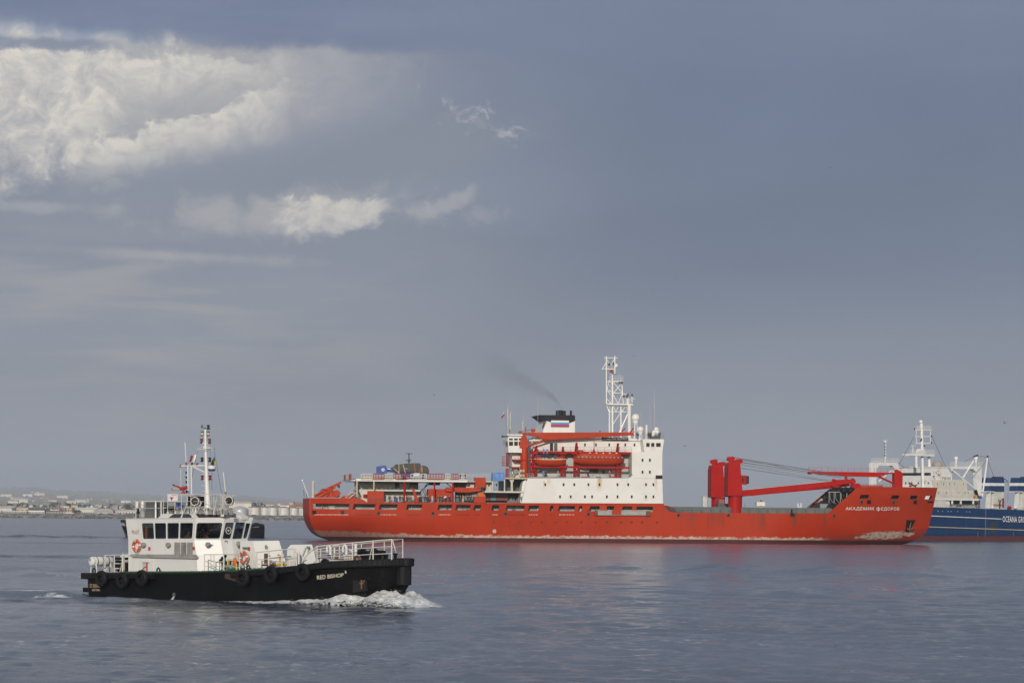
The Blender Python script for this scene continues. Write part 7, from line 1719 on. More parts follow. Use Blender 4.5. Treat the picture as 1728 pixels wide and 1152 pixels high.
# advertising board on the rail
sg = B_('company_board', PIL.rect(MB(), 282.5, 845.3, 298.8, 833.4, -2.52, -2.47), pbr('board_white', (.66, .66, .67), .5))
Mr = pbr('board_red', (.45, .03, .05), .5)
m2 = MB(); yb_ = -2.55
m2.tube([PP(286.6, 838.2, yb_), PP(288, 839.8, yb_), PP(290, 839.2, yb_), PP(292.5, 839, yb_)], [.02, .055, .055, .03], 5); m2.tube([PP(290.6, 838.6, yb_), PP(290, 840.8, yb_), PP(289.3, 843.6, yb_)], [.05, .06, .03], 5); m2.build('red_emblem', Mr, sg)
lettering('board_text', 'TRANSNET', Mr, sg, lambda u, v: PP(289.5 + 8 * u, 836 - 1.5 * v, -2.53), 1.0, .01)
B_('equipment_case', PIL.rect(MB(), 317, 853.5, 337, 837.2, -.6, .2), M_blk); B_('equipment_case', PIL.rect(MB(), 277, 859.5, 289.5, 853.8, -2.1, -1.5), M_blk)
m2 = MB(); m2.box(PP(300, 861, -1.6).x, PP(306, 861, -1.6).x, -1.8, -1.2, PP(300, 861, -1.6).z, PP(300, 847, -1.6).z); B_('equipment_case', m2, pbr('case_green', (.22, .30, .26), .6))
m2 = MB().tube([PP(303 + 4 * math.cos(a), 853 + 3.6 * math.sin(a), -1.9) for a in [k * .7 for k in range(9)]], .09, 6, True); B_('hose_coil', m2, pbr('hose_blue', (.02, .06, .30), .5))
m2 = MB()
r = random.Random(8)
for k in range(34):
    v = PP(288 + k * 3.1, 865.5, r.uniform(-2.2, -.5)); h = r.uniform(.15, .5); w_ = r.uniform(.06, .2); m2.box(v.x - w_, v.x + w_, v.y - .12, v.y + .12, v.z - .1, v.z + h)
B_('roof_fitting', m2, M_pgrey)
m2 = MB()
for k in range(22):
    v = PP(284 + k * 4.6, 865.8, r.uniform(-2.2, -.8)); m2.lathe([(.1, -.1), (.12, .1), (.07, .2), (.05, .35)], v, n=8)
B_('roof_vent', m2, M_pwht2)
def searchlight(px, py, y, r_, pyb):
    v = PP(px, py, y); d_ = Vector((.55, -.83, 0)).normalized(); u = Vector((.83, .55, 0)); up = Vector((0, 0, 1))
    rg = lambda rr, k: [v + d_ * k + (u * math.cos(a) + up * math.sin(a)) * rr for a in [q_ * .3927 for q_ in range(16)]]
    o = B_('searchlight', MB().loft([rg(r_ * .55, -.36), rg(r_ * .9, -.28), rg(r_, .0), rg(r_, .30)]), M_pgrey, True)
    MB().loft([rg(r_ * .86, .27), rg(r_ * .86, .305)]).build('lens', M_glass, o); MB().tube(rg(r_ * .96, .30), .03, 5, True).build('rim', M_pwht2, o)
    b_ = PP(px, pyb, y); MB().bar(v - up * r_, b_, .06, 6).tube([v - u * (r_ + .04), v - u * (r_ + .04) - up * r_ * .8, v - up * (r_ + .1), v + u * (r_ + .04) - up * r_ * .8, v + u * (r_ + .04)], .03, 5).build('yoke', M_pwht2, o)
searchlight(330.5, 845.4, -2.1, .31, 864); searchlight(388, 844.4, -.9, .30, 866)
m2 = MB(); PIL.rect(m2, 371.5, 872, 378.5, 866, -2.0, -1.9); fl = B_('flood_lamp', m2, M_blk); PIL.rect(MB(), 372.3, 871.3, 377.7, 866.8, -2.03, -2.0).build('lens', M_white, fl)
m2 = MB(); v = PP(405, 868, .2); m2.loft([[v + Vector((-.5, -.3, -.05)), v + Vector((.45, -.3, -.35)), v + Vector((.45, .4, -.35)), v + Vector((-.5, .4, -.05))], [v + Vector((-.5, -.3, .2)), v + Vector((.5, -.3, -.15)), v + Vector((.5, .4, -.15)), v + Vector((-.5, .4, .2))]]); B_('radar_cover', m2, M_pwht2)
# ---- mast
ym = -.2
mst = B_('mast', MB().tube([PP(351.3, 865, ym), PP(349.8, 830, ym), PP(347.9, 780, ym), PP(346.7, 750, ym), PP(346.6, 724, ym)], [.25, .195, .125, .10, .085], 12), M_pwht2, True)
m2 = MB()
PIL.bar(m2, (303, 786.3, ym), (347, 785.5, ym), .075, 6); PIL.bar(m2, (326, 787, ym), (346, 797, ym), .06, 6); PIL.bar(m2, (339.5, 747.3, ym), (354.5, 746.8, ym), .04, 5); m2.build('cross_arm', M_pwht2, mst)
for y_, xl, xr, kind in ((731.5, 341.4, 351.4, 'w'), (744, 340.2, 353.6, 'r'), (775.2, 341, 354, 'b'), (805.6, 341.4, 354.4, 'r'), (720.5, 351.6, 351.6, 'b')):
    for px in sorted({xl, xr}):
        v = PP(px, y_, ym); lm_ = MB().lathe([(.13, -.17), (.13, -.11), (.06, -.10)], v, n=10).lathe([(.12, .10), (.13, .13), (.08, .17)], v, n=10).build('navigation_light', M_blk, mst)
        MB().lathe([(.09, -.11), (.095, 0), (.09, .11)], v, n=10).build('lens', {'w': M_brass, 'r': pbr('lens_red', (.22, .008, .02), .25), 'b': M_glass}[kind], lm_, True)
        MB().bar(v + Vector((0, 0, -.15)), PP(347, y_ + 5.5, ym), .03, 5).build('bracket', M_pwht2, lm_)
m2 = MB(); PIL.bar(m2, (346.6, 724, ym), (341, 720, ym), .025, 5); PIL.bar(m2, (340, 721.5, ym), (341, 716.5, ym), .04, 5); m2.lathe([(.06, 0), (.05, .1)], PP(346.6, 724, ym), n=8); m2.build('anemometer', M_blk, mst)
v = PP(346.7, 757, ym); MB().tube([v + Vector((math.cos(a) * .68, math.sin(a) * .68, .06 * math.cos(2 * a))) for a in [k * .2618 for k in range(24)]], .028, 5, True).tube([v + Vector((-.66, 0, .05)), v + Vector((-.2, 0, .22)), v + Vector((.2, 0, .22)), v + Vector((.66, 0, .05))], .022, 5).lathe([(.2, -.02), (.2, .1), (.1, .2)], v, n=10).build('ring_antenna', M_pwht2, mst)
rd = MB().lathe([(.27, -.07), (.29, .0), (.29, .15), (.24, .2)], PP(357.3, 790, ym), n=18).build('radar_dome', M_pwht2, mst, True); MB().lathe([(.2, -.2), (.28, -.12), (.285, -.04)], PP(357.3, 790, ym), n=18).build('blue_base', pbr('dome_blue', (.015, .05, .16), .5), rd, True); MB().bar(PP(349, 796, ym), PP(356, 793, ym), .05, 5).build('bracket', M_pwht2, rd)
m2 = MB()
for px0, py0, px1, py1, r_ in ((312, 746, 314.3, 784, .035), (305, 791, 305.6, 832, .022), (376.7, 796, 380.6, 832, .035)): PIL.bar(m2, (px0, py0, ym), (px1, py1, ym), r_, 5)
m2.build('whip_antenna', M_pwht2, mst)
m2 = MB(); v = PP(380.6, 832, ym); m2.lathe([(.06, -.1), (.09, 0), (.05, .12)], v, n=8); m2.lathe([(.1, -.1), (.1, .1)], PP(305, 786, ym), n=8); m2.lathe([(.07, -.1), (.08, .1)], PP(332.8, 783, ym), n=8); m2.lathe([(.07, -.1), (.08, .1)], PP(324, 782.5, ym), n=8); m2.lathe([(.06, -.2), (.06, .2)], PP(314.3, 784, ym), n=8); m2.build('antenna_fitting', M_rust, mst)
m2 = MB()
for px in (316.6, 322.6): PIL.bar(m2, (px, 786, -.6), (px + .6, 833, -.6), .05, 5)
for k in range(11): PIL.bar(m2, (316.6, 790 + k * 4, -.6), (323, 790 + k * 4, -.6), .028, 4)
m2.build('ladder', M_pwht2, mst)
m2 = MB()
for k, py in enumerate((797, 805, 813, 821, 829)): m2.lathe([(.06, -.1), (.08, .08)], PP(314.6, py, -.6), n=6)
m2.build('cable_clamp', M_blk, mst)
m2 = MB()
for k in range(5): PIL.bar(m2, (340.5, 818 + k * 9.3 - 18, ym), (347.8, 818 + k * 9.3 - 18, ym), .022, 4)
m2.build('rung', M_pwht2, mst)
m2 = MB(); PIL.bar(m2, (361.4, 760, ym), (374, 833, ym), .012, 4); PIL.bar(m2, (333, 762, ym), (322.5, 812, ym), .012, 4); PIL.bar(m2, (354.5, 748, ym), (354.8, 770, ym), .01, 4); PIL.bar(m2, (357.5, 794, ym), (357.8, 826, ym), .012, 4); m2.build('halyard', M_steel, mst)
fm = B_('fire_monitor', MB().lathe([(.16, 0), (.14, .1), (.09, .15), (.09, .4), (.15, .45), (.12, .55)], PP(309.3, 832.5, -1.4), n=10).bar(PP(308.5, 824, -1.4), PP(294, 818.6, -1.4), .075, 8, .05).bar(PP(305, 825, -1.4), PP(315, 822.5, -1.4), .12, 8), pbr('monitor_red', (.33, .03, .035), .5))
m2 = MB(); PIL.bar(m2, (306, 824.5, -1.3), (292, 825.6, -1.3), .07, 8); m2.build('nozzle_pipe', M_brass, fm); m2 = MB(); m2.lathe([(.06, -.05), (.09, .06)], PP(292.8, 818.3, -1.4), n=8); m2.lathe([(.07, -.05), (.09, .06)], PP(291.4, 825.6, -1.3), n=8); m2.build('nozzle', M_blk, fm)
yF = PIL.world(PP(330, 770, ym)).y
flag('red and white pilot flag flying left of the pilot boat mast', lambda a, b: spot(a, b, yF), [(332.3, 766.5), (327.2, 779.8), (318.8, 779.6), (321, 769.5)], [(0, .5, 0, 1, F1), (.5, 1, 0, 1, pbr('flag_dullred', (.30, .035, .05), .7))])
flag('furled green, gold and red national flag right of the pilot boat mast', lambda a, b: spot(a, b, yF), [(361.6, 769.5), (364.4, 786), (354.5, 784), (357.5, 778)], [(0, .25, 0, .5, M_blk), (0, .25, .5, 1, M_yel), (.25, .7, 0, .5, CLOTH['green']), (.25, .7, .5, 1, CLOTH['green']), (.7, 1, 0, 1, CLOTH['darkred'])])
# ---- after deck
v0 = PP(170.5, 946.5, -1.4); t = thing('life_raft_canister', 'white life raft canister with dark bands on the pilot boat after deck', 'life raft', PIL.world(v0), PIL.yaw)
MB().lathe([(.05, -1.0), (.30, -.96), (.36, -.86), (.36, .86), (.30, .96), (.05, 1.0)], (0, 0, 0), 'Y', 20).build('canister', M_pwht2, t, True)
for k in (-.55, 0, .55): MB().lathe([(.372, k - .03), (.372, k + .03)], (0, 0, 0), 'Y', 20).build('band', M_blk, t)
MB().tube([(math.cos(a) * .363, -.86 + 0, math.sin(a) * .363) for a in [k * .3927 for k in range(16)]], .02, 4, True).build('flange', M_pgrey, t); MB().box(-.13, -.03, -1.02, -.99, 0.02, .2).build('sticker', pbr('sticker_blue', (.02, .05, .25), .5), t)
m2 = MB()
for y in (-2.1, -.7):
    for s_ in (-.3, .3): m2.bar((v0.x + s_, y, v0.z - .15), (v0.x + s_ * 1.2, y, p_deck(v0.x)), .045, 5)
    m2.bar((v0.x - .38, y, v0.z - .3), (v0.x + .38, y, v0.z - .3), .04, 5)
B_('raft_cradle', m2, M_pwht2)
v1 = PP(216, 942, .8); t = thing('life_raft_canister', 'second white raft canister half hidden behind the cabin corner on the after deck', 'life raft', PIL.world(v1), PIL.yaw); MB().lathe([(.28, -.6), (.34, -.5), (.34, .5), (.28, .6)], (0, 0, 0), 'Y', 16).build('canister', M_pwht2, t, True)
B_('raft_cradle', MB().box(v1.x - .3, v1.x + .3, v1.y - .5, v1.y + .5, p_deck(v1.x), v1.z - .3), M_blk)
m2 = MB(); tubeP(m2, [(177, 936.5, -3.3), (194, 936, -3.3), (207, 936, -3.3), (219, 936.5, -3.0)], .035)
for px, y, r_ in ((177.3, -3.3, .05), (193, -3.3, .035), (207.3, -3.3, .07)): rpost(m2, px, 965, 936, y, r_)
tubeP(m2, [(206.3, 964, -3.1), (206.3, 938, -3.1), (207.5, 934, -3.1), (209.5, 938, -3.1), (209.6, 963, -3.1)], .05); PIL.bar(m2, (202.5, 964, -3.3), (207, 946, -3.3), .04, 5); PIL.bar(m2, (174, 956, -3.2), (177.3, 945, -3.3), .03, 5)
B_('after_railing', m2, M_prail)
m2 = MB()
for (a, b, c, d_) in ((192, 944, 204, 940), (194, 950, 205, 945), (192.5, 957, 204, 951), (208, 961, 215, 950), (193, 964, 203, 959)): PIL.rect(m2, a, b, c, d_, -1.6 + rnd.uniform(-.4, .4), -.9)
B_('towing_gear', m2, M_blk, bevel=.04)
m2 = MB(); PIL.rect(m2, 193, 951, 203, 949.6, -1.9, -1.6); PIL.rect(m2, 193, 959.4, 203, 957.8, -1.9, -1.6); PIL.rect(m2, 173, 964, 184, 957.5, -2.2, -1.2); B_('gear_shelf', m2, M_lgrey)
for px in (158.8, 267.2, 419):
    y = -3.65 if px > 160 else -3.3; m2 = MB(); v = PP(px, 962, y); m2.tube([Vector((v.x - .16, y, p_deck(v.x))), Vector((v.x - .15, y, p_deck(v.x) + .28)), Vector((v.x, y, p_deck(v.x) + .40)), Vector((v.x + .15, y, p_deck(v.x) + .28)), Vector((v.x + .16, y, p_deck(v.x))) ], .06, 6); B_('mooring_eye', m2, M_blk, True)
# ---- foredeck: trunks, rails, vents, windlass
B_('fore_trunk', MB().loft([[PP(405, 958, -1.9), PP(434, 958, -2.0), PP(485, 956, -1.2), PP(485, 956, 1.6), PP(405, 958, 2.2)], [PP(405, 912.2, -1.7), PP(427.5, 912.2, -1.75), PP(471, 911.6, -1.0), PP(471, 911.6, 1.4), PP(405, 912.2, 2.0)]]), M_pwht2, bevel=.05)
B_('fore_trunk', MB().loft([[PP(483, 957, -1.7), PP(534, 950, -1.5), PP(534, 950, .8), PP(483, 957, .8)], [PP(484.5, 925, -1.6), PP(532, 938, -1.4), PP(532, 938, .7), PP(484.5, 925, .7)], [PP(490.5, 918.6, -1.5), PP(526.5, 918, -1.3), PP(526.5, 918, .6), PP(490.5, 918.6, .6)]]), M_pwht2, bevel=.05)
m2 = MB(); tubeP(m2, [(510, 937, -1.72), (516, 922, -1.62), (518, 921, -1.6)], .04); tubeP(m2, [(519, 931, -1.6), (520.5, 922, -1.6)], .05); B_('trunk_handle', m2, M_prail); B_('trunk_mark', PIL.rect(MB(), 518.5, 926, 522, 921.5, -1.66, -1.6), CLOTH['green'])
v = PP(450, 922.3, -1.62); m2 = MB().tube([v + Vector((math.cos(a) * .1, -.06, math.sin(a) * .12)) for a in [k * .628 for k in range(10)]], .03, 4, True); B_('brown_emblem', m2, M_rust)
wrect('safety_sign', 417.6, 927.8, 420.6, 922.2, MATS['sign_red'], .02, -1.98, parent=pb); wrect('safety_sign', 409, 925.5, 416.5, 922.6, CLOTH['green'], .02, -1.98, parent=pb)
def yrail(px):        # starboard rail stands on the deck edge
    y = -3.6
    for _ in range(6): y = -p_half(min(PP(px, 945, y).x, PB - .2)) + .18
    return y
m2 = MB()
top = [(509, 951), (514, 941), (522, 932), (535, 921.3), (595, 915.5), (629.6, 912.3), (661, 909.6)]
tubeP(m2, [(a, b, yrail(a)) for a, b in top], .042, 6)
for fr in (.35, .68):
    tubeP(m2, [(a, 950 + (946 - 950) * (a - 522) / 140 - (950 + (946 - 950) * (a - 522) / 140 - b) * fr, yrail(a)) for a, b in top[3:]], .026, 5)
for px, a, b in ((535, 921.3, 950), (595, 915.5, 946), (629.6, 912.3, 945), (661, 909.6, 944)): rpost(m2, px, b, a, yrail(px), .045)
PIL.bar(m2, (629.5, 914, yrail(629.6)), (623.5, 944, yrail(623.5) + .3), .04, 5)
B_('bow_railing', m2, M_prail, True)
m2 = MB(); yp = lambda px: 3.6 - max(0, (px - 600)) * .032
tubeP(m2, [(531, 927.5, 2.4), (560, 922.5, 2.5), (610, 917, 2.4), (648, 913.2, 1.6), (662, 911.5, 1.0), (679.5, 909.2, .2)], .036); tubeP(m2, [(533, 937, 2.4), (610, 929, 2.4), (648, 925, 1.6), (679.5, 921, .2)], .024); tubeP(m2, [(533, 944, 2.4), (610, 939, 2.4), (648, 936, 1.6), (679.5, 932, .2)], .024)
for px, b, a, y in ((541, 948, 925, 2.4), (573, 946, 921, 2.5), (610, 945, 917, 2.4), (648.5, 943.5, 913.2, 1.6), (679.6, 943.3, 909.2, .2)): rpost(m2, px, b, a, y, .04)
PIL.bar(m2, (662.5, 911.5, .9), (671.5, 942.5, .5), .04, 5); tubeP(m2, [(661, 909.6, yrail(661)), (679.5, 909.2, .2)], .036)
B_('bow_railing', m2, M_prail, True)
m2 = MB()
tubeP(m2, [(431.5, 931.5, -3.55), (453, 929.5, -3.55), (476, 927, -3.55), (498, 925, -3.5)], .034); tubeP(m2, [(432, 944, -3.55), (498, 939, -3.5)], .024); tubeP(m2, [(432, 952, -3.55), (498, 948, -3.5)], .02)
for px, b, a in ((433, 960, 931), (453.7, 958, 929.5), (476, 957, 927), (496.5, 955, 925), (489, 955, 946)): rpost(m2, px, b, a, -3.55, .05)
PIL.rect(m2, 484, 956, 497, 945.5, -3.5, -3.4); B_('side_railing', m2, M_prail)
m2 = MB(); tubeP(m2, [(345, 935, -3.5), (404, 934.5, -3.45)], .03); tubeP(m2, [(345, 947, -3.5), (378, 947, -3.5)], .02); tubeP(m2, [(345, 955, -3.5), (378, 955, -3.5)], .02)
for px in (345, 355.8, 361, 377.5, 404.5): rpost(m2, px, 963, 934.5, -3.5, .035)
PIL.bar(m2, (348, 946, -3.4), (363, 957, -3.4), .03, 5); PIL.bar(m2, (370, 952, -3.4), (378, 962, -3.4), .03, 5); B_('side_railing', m2, M_prail)
m2 = MB(); v = PP(420, 955, -3.4); tubeP(m2, [(415, 962, -3.5), (414, 952, -3.5), (416, 948, -3.5)], .05); rpost(m2, 426, 961, 943, -3.4, .04); rpost(m2, 431, 960, 946, -3.4, .04); B_('vent_pipe', m2, M_prail)
# rescue gear on the side deck
m2 = MB(); rpost(m2, 374.8, 962, 938, -3.1, .06); rpost(m2, 380, 960, 936, -3.1, .04)
for px, py in ((380, 937.5), (372, 945.5), (374.8, 942)): m2.ball(PP(px, py, -3.1), .13, 10, 8)
B_('valve_stand', m2, M_blk)
t = thing('life_vests', 'yellow and black striped life vests heaped beside the forward lifebuoy', 'life vests', PIL.world(PP(392, 955, -3.0)), PIL.yaw)
for k in range(7): MB().box(-.55 + k * .155, -.44 + k * .155, -.18, .2, .1 - .02 * (k % 2), .38 + .05 * math.sin(k)).build('stripe', [M_blk, pbr('vest_yellow', (.42, .50, .10), .7), M_strap][k % 3], t, bevel=.03)
MB().box(-.6, .6, -.2, .2, -.05, .1).build('tray', M_pgrey, t)
t = thing('marker_float', 'small orange marker float standing above the striped life vests', 'float', PIL.world(PP(396.4, 945.5, -3.2)), PIL.yaw); MB().lathe([(.05, -.32), (.13, -.26), (.15, 0), (.10, .18), (.05, .22)], n=12).build('float', CLOTH['orange'], t, True)
m2 = MB(); rpost(m2, 399, 962, 950, -3.3, .06); B_('yellow_post', m2, M_yel)
m2 = MB()
for k in range(6): v = PP(385 + k * 2, 947, -2.9); m2.lathe([(.09, -.2), (.09, .12), (.04, .2)], v, n=8)
B_('gas_cylinder', m2, M_lgrey); B_('gear_box', PIL.rect(MB(), 384, 963, 405, 959, -3.3, -2.4), M_pgrn)
def goose(px, pb_, pt_, y, r_=.09):
    m2 = MB(); a, b = PP(px + 1.6, pb_, y), PP(px + 1.6, pt_ + 3, y); m2.tube([a, b, b + Vector((-.06, 0, .12)), b + Vector((-.17, 0, .17)), b + Vector((-.28, 0, .12)), b + Vector((-.34, 0, 0)), b + Vector((-.34, 0, -.3))], r_, 8); B_('gooseneck_vent', m2, M_pwht2, True)
goose(556, 942, 921.3, -.6); goose(583, 940, 920.6, -.4)
m2 = MB(); rpost(m2, 600.3, 943, 920, -.6, .10); m2.ball(PP(600.3, 919.5, -.6), .12, 10, 8); B_('vent_pipe', m2, M_pwht2, True)
m2 = MB(); tubeP(m2, [(503.5, 956, -2.4), (503.5, 934, -2.4), (502, 930, -2.4), (499.5, 929, -2.4)], .10, 8); B_('vent_pipe', m2, M_pwht2, True)
m2 = MB(); tubeP(m2, [(590, 928, .2), (593, 928.5, .2), (595.5, 933, .2)], .07, 8); tubeP(m2, [(531, 938, -1), (531, 930, -1), (534, 927.5, -1)], .07, 8); B_('vent_pipe', m2, M_pwht2, True)
wl = B_('windlass', MB().lathe([(.3, -.75), (.42, -.7), (.42, -.45), (.2, -.42), (.2, .42), (.42, .45), (.42, .7), (.3, .75)], PP(621, 934.5, 0), 'X', 16), M_blk, True)
m2 = MB(); PIL.rect(m2, 606, 944, 636, 938, -.5, .5); PIL.rect(m2, 613, 938, 617, 929, -.2, .3); PIL.rect(m2, 628, 940, 637, 928.5, -.4, .4); m2.build('winch_bed', M_blk, wl); m2 = MB(); tubeP(m2, [(607, 928.5, -.4), (612, 921, -.4), (620, 917.5, -.4)], .025, 5); tubeP(m2, [(618, 930, -.3), (616, 921, -.3)], .03, 5); m2.build('brake_lever', M_steel, wl)
m2 = MB()
for k in range(4): PIL.rect(m2, 580.5 + k * 4, 947.5, 583.5 + k * 4, 936, -2.0, -1.6)
PIL.rect(m2, 579, 937.5, 597, 935.5, -2.1, -1.5); B_('rusty_bitts', m2, M_prail)
m2 = MB(); v = PP(603, 944.5, yrail(603)); m2.tube([v + Vector((math.cos(a) * .30, 0, math.sin(a) * .25)) for a in [k * .5236 for k in range(-1, 8)]], .10, 6); B_('brown_fairlead', m2, pbr('fairlead_brown', (.10, .035, .028), .6)); m2 = MB(); v = PP(548.5, 949.5, yrail(548)); m2.tube([v + Vector((math.cos(a) * .32, 0, math.sin(a) * .22)) for a in [k * .5236 for k in range(0, 7)]], .11, 6); B_('black_fairlead', m2, M_blk)
m2 = MB(); rpost(m2, 564.5, 943, 920, -1.2, .075); PIL.rect(m2, 561, 921.5, 567, 919, -1.4, -1.0); B_('rusty_stand', m2, M_prail); m2 = MB(); rpost(m2, 567.5, 944, 937, -1.3, .14); PIL.rect(m2, 562, 947, 574, 943, -1.7, -1.0); B_('rusty_bollard', m2, M_rust)
m2 = MB(); rpost(m2, 448.7, 953, 933.3, -3.0, .13); PIL.rect(m2, 442, 954.5, 460, 951, -3.2, -2.8); PIL.rect(m2, 445.5, 938.5, 452, 936.5, -3.15, -2.9); B_('brown_mooring_post', m2, pbr('post_brown', (.13, .05, .03), .7))
m2 = MB(); tubeP(m2, [(472.4, 953, -2.9), (472.4, 937, -2.9), (470.5, 935, -2.9), (468.8, 936.5, -2.9)], .06, 6); PIL.rect(m2, 465.5, 954, 482, 950.6, -3.1, -2.7); B_('yellow_davit', m2, M_yel); B_('boat_hook', MB().bar(PP(455, 941.5, -3.2), PP(491, 938.3, -3.2), .04, 5), M_steel)
m2 = MB(); PIL.rect(m2, 536, 949.5, 575, 944.8, -2.4, -1.4); B_('foredeck_hatch', m2, M_pwht2); m2 = MB(); PIL.bar(m2, (537, 941, -2), (555, 938, -2), .04, 5); m2.lathe([(.12, -.1), (.12, .1)], PP(555.5, 938, -2), n=8); B_('gear_handle', m2, M_blk)
m2 = MB()
for px, y in ((646, -.6), (652, .2), (667, 0)): m2.lathe([(.12, 0), (.12, .35), (.18, .4), (.18, .48)], Vector((PP(px, 944, y).x, y, p_deck(PP(px, 944, y).x))), n=10)
B_('bow_bollard', m2, M_blk)
# ---- bow wave: heaped, broken water thrown out from the stem and washing aft along the side
def bow_wave():
    mb = MB(); ns, nt_ = 300, 34; rr = random.Random(12)
    topl = [(PB - 17, .0), (PB - 13, .08), (PB - 9.5, .22), (PB - 6.5, .42), (PB - 4.6, .70), (PB - 3, 1.0), (PB - 1.8, 1.25), (PB - .8, 1.15), (PB + .2, .80), (PB + 1.2, .42), (PB + 2.2, .04)]
    widl = [(PB - 17, .5), (PB - 13, 1.2), (PB - 9, 2.2), (PB - 4, 3.2), (PB, 3.4), (PB + 2.2, 1.4)]; lace = []
    for sd in (-1, 1):
        i0 = len(mb.v)
        for i in range(ns + 1):
            x = PB - 17 + 19.2 * i / ns; H = lerp_tab(topl, x); W = lerp_tab(widl, x)
            b = p_hb(min(x + 1.0, PB - .3), .5) if x < PB - .5 else .1
            b = max(.1, b - .25) if x < PB - 1.3 else max(.05, (b - .25) * max(0, (PB - x) / 1.3))
            for j in range(nt_ + 1):
                t = j / nt_; lace.append(min(1.0, t ** 1.3 * (1.25 if x < PB - 5 else 1.0) + max(0, (PB - 11 - x) / 9))); lump = fbm(x * 1.3, t * W * 1.5 + sd * 9, 2.1, 5) + .45 * fbm(x * 5.1, t * W * 5.5 + sd * 9, 5.1, 3)
                prof = math.sin(min(1, t * 3.2 + .35) * math.pi / 2) * (1 - t) ** .9
                z = H * prof * (1 + .30 * fbm(x * .8, sd * 3, 7, 3)) + lump * .17 * (H * .8 + .12) * (1 - t ** 3) + .05 - .10 * t
                mb.v.append((x + .10 * fnoise(x * 3, t * 5, 3), sd * (b + t * W * (1 + .18 * fnoise(x * .9, 4.0, sd))), z))
        for i in range(ns):
            for j in range(nt_):
                a = i0 + i * (nt_ + 1) + j; mb.f.append((a, a + 1, a + nt_ + 2, a + nt_ + 1))
    for _ in range(3400):                            # flung drops
        x = PB + 1.8 - abs(rr.gauss(0, 1)) * 4.0
        if x < PB - 12: continue
        H = lerp_tab(topl, x); W = lerp_tab(widl, x); t = rr.random() ** .8; b = p_hb(min(x + 1, PB - .3), .5) * (1 if x < PB - 1.3 else max(0, (PB - x) / 1.3))
        c = Vector((x, (-1 if rr.random() < .8 else 1) * (b + t * W * 1.03), max(0, H * (1 - t) ** .9 + rr.gauss(.0, .06)))); s_ = rr.uniform(.008, .030)
        mb.poly([c + Vector((s_, 0, -s_ * .6)), c + Vector((-s_, s_ * .5, -s_ * .5)), c + Vector((0, -s_ * .3, s_))]); 
    nl = len(lace); o = mb.build('bow_wave_foam', M_foam, None, True); at = o.data.attributes.new('lace', 'FLOAT', 'POINT'); at.data.foreach_set('value', np.array(lace + [0.0] * (len(o.data.vertices) - nl), dtype=np.float32)); o.location = (PIL.cx, PIL.cy, 0); o.rotation_euler = (0, 0, PIL.yaw); tag(o, kind='stuff')
bow_wave()
# ================================================================ the blue trawler moored beyond the red bow
BP = BLU.p; BY = 7.5
M_bblue = bpy.data.materials.new('trawler_blue'); M_bblue.use_nodes = True
bz0 = BP(1640, 904, BY).z
def _bb():
    g = N(M_bblue.node_tree); b = M_bblue.node_tree.nodes['Principled BSDF']; oc = g.coord('Object'); x, y, z = g.sep(oc); n1 = g.noise(oc, .3, 5, .6); n2 = g.noise(g.comb(g.mul(x, 1.2), 0.0, g.mul(z, .12)), 1.0, 6, .65)
    c = g.mix(1.0, (.009, .038, .118), g.ramp(n1, [(.3, (.85, .85, .87)), (.7, (1.12, 1.12, 1.1))]), 'MULTIPLY')
    c = g.mix(g.mul(g.ss(n2, .52, .7), .35), c, (.05, .07, .10))
    s0 = BP(1677, 892, BY); bx = g.m('DIVIDE', g.sub(x, s0.x), 2.3); bz = g.m('DIVIDE', g.sub(z, s0.z), 2.4); nn = g.noise(oc, .9, 7, .7)
    c = g.mix(g.mul(g.ss(g.add(g.sub(1.0, g.add(g.mul(bx, bx), g.mul(bz, bz))), g.mul(g.sub(nn, .5), 3.0)), .2, .8), .8), c, (.05, .045, .042))
    c = g.mix(g.ss(z, bz0 + .06, bz0 - .06), c, g.mix(n1, (.15, .045, .05), (.09, .035, .04)))
    rr = BP(1663.5, 880, BY); c = g.mix(g.mul(g.mul(g.ss(g.m('ABSOLUTE', g.sub(x, rr.x)), .22, .05), g.ss(z, .8, 2.2)), .7), c, (.28, .20, .13))
    g.put(b.inputs['Base Color'], c); b.inputs['Roughness'].default_value = .5; b.inputs['Specular IOR Level'].default_value = .25
_bb()
M_bwht = pbr('trawler_white', (.72, .72, .70), .5, streak=.25, grime_col=(.40, .34, .24)); M_bcor = pbr('corrugated_cream', (.60, .58, .53), .6, var=.1, streak=.4, grime_col=(.30, .26, .20)); M_bfb = pbr('funnel_blue', (.010, .040, .125), .5)
tr = thing('blue_trawler', 'blue hulled trawler with white house, cut off by the right edge of the photo', 'trawler', (BLU.cx, BLU.cy, 0), BLU.yaw)
def T_(name, mb, mat, smooth=False, parent=None, bevel=0.0): return mb.build(name, mat, parent or tr, smooth, bevel)
rings = []
for px, hb, pt in ((1432, .05, 839), (1450, .40, 842), (1475, .72, 845), (1510, .93, 849), (1545, 1, 852.5), (1572, 1, 855), (1650, 1, 857.6), (1728, 1, 860.2), (1800, 1, 861.5), (1880, .97, 862.5), (1930, .85, 863)):
    t_, b_ = BP(px, pt, BY), BP(px, 913, BY); rings.append([(t_.x, BY * hb, t_.z), (t_.x, BY * hb * .98, 2), (t_.x, BY * hb * .9, -1), (t_.x, -BY * hb * .9, -1), (t_.x, -BY * hb * .98, 2), (t_.x, -BY * hb, t_.z)])
T_('hull', MB().loft(rings), M_bblue)
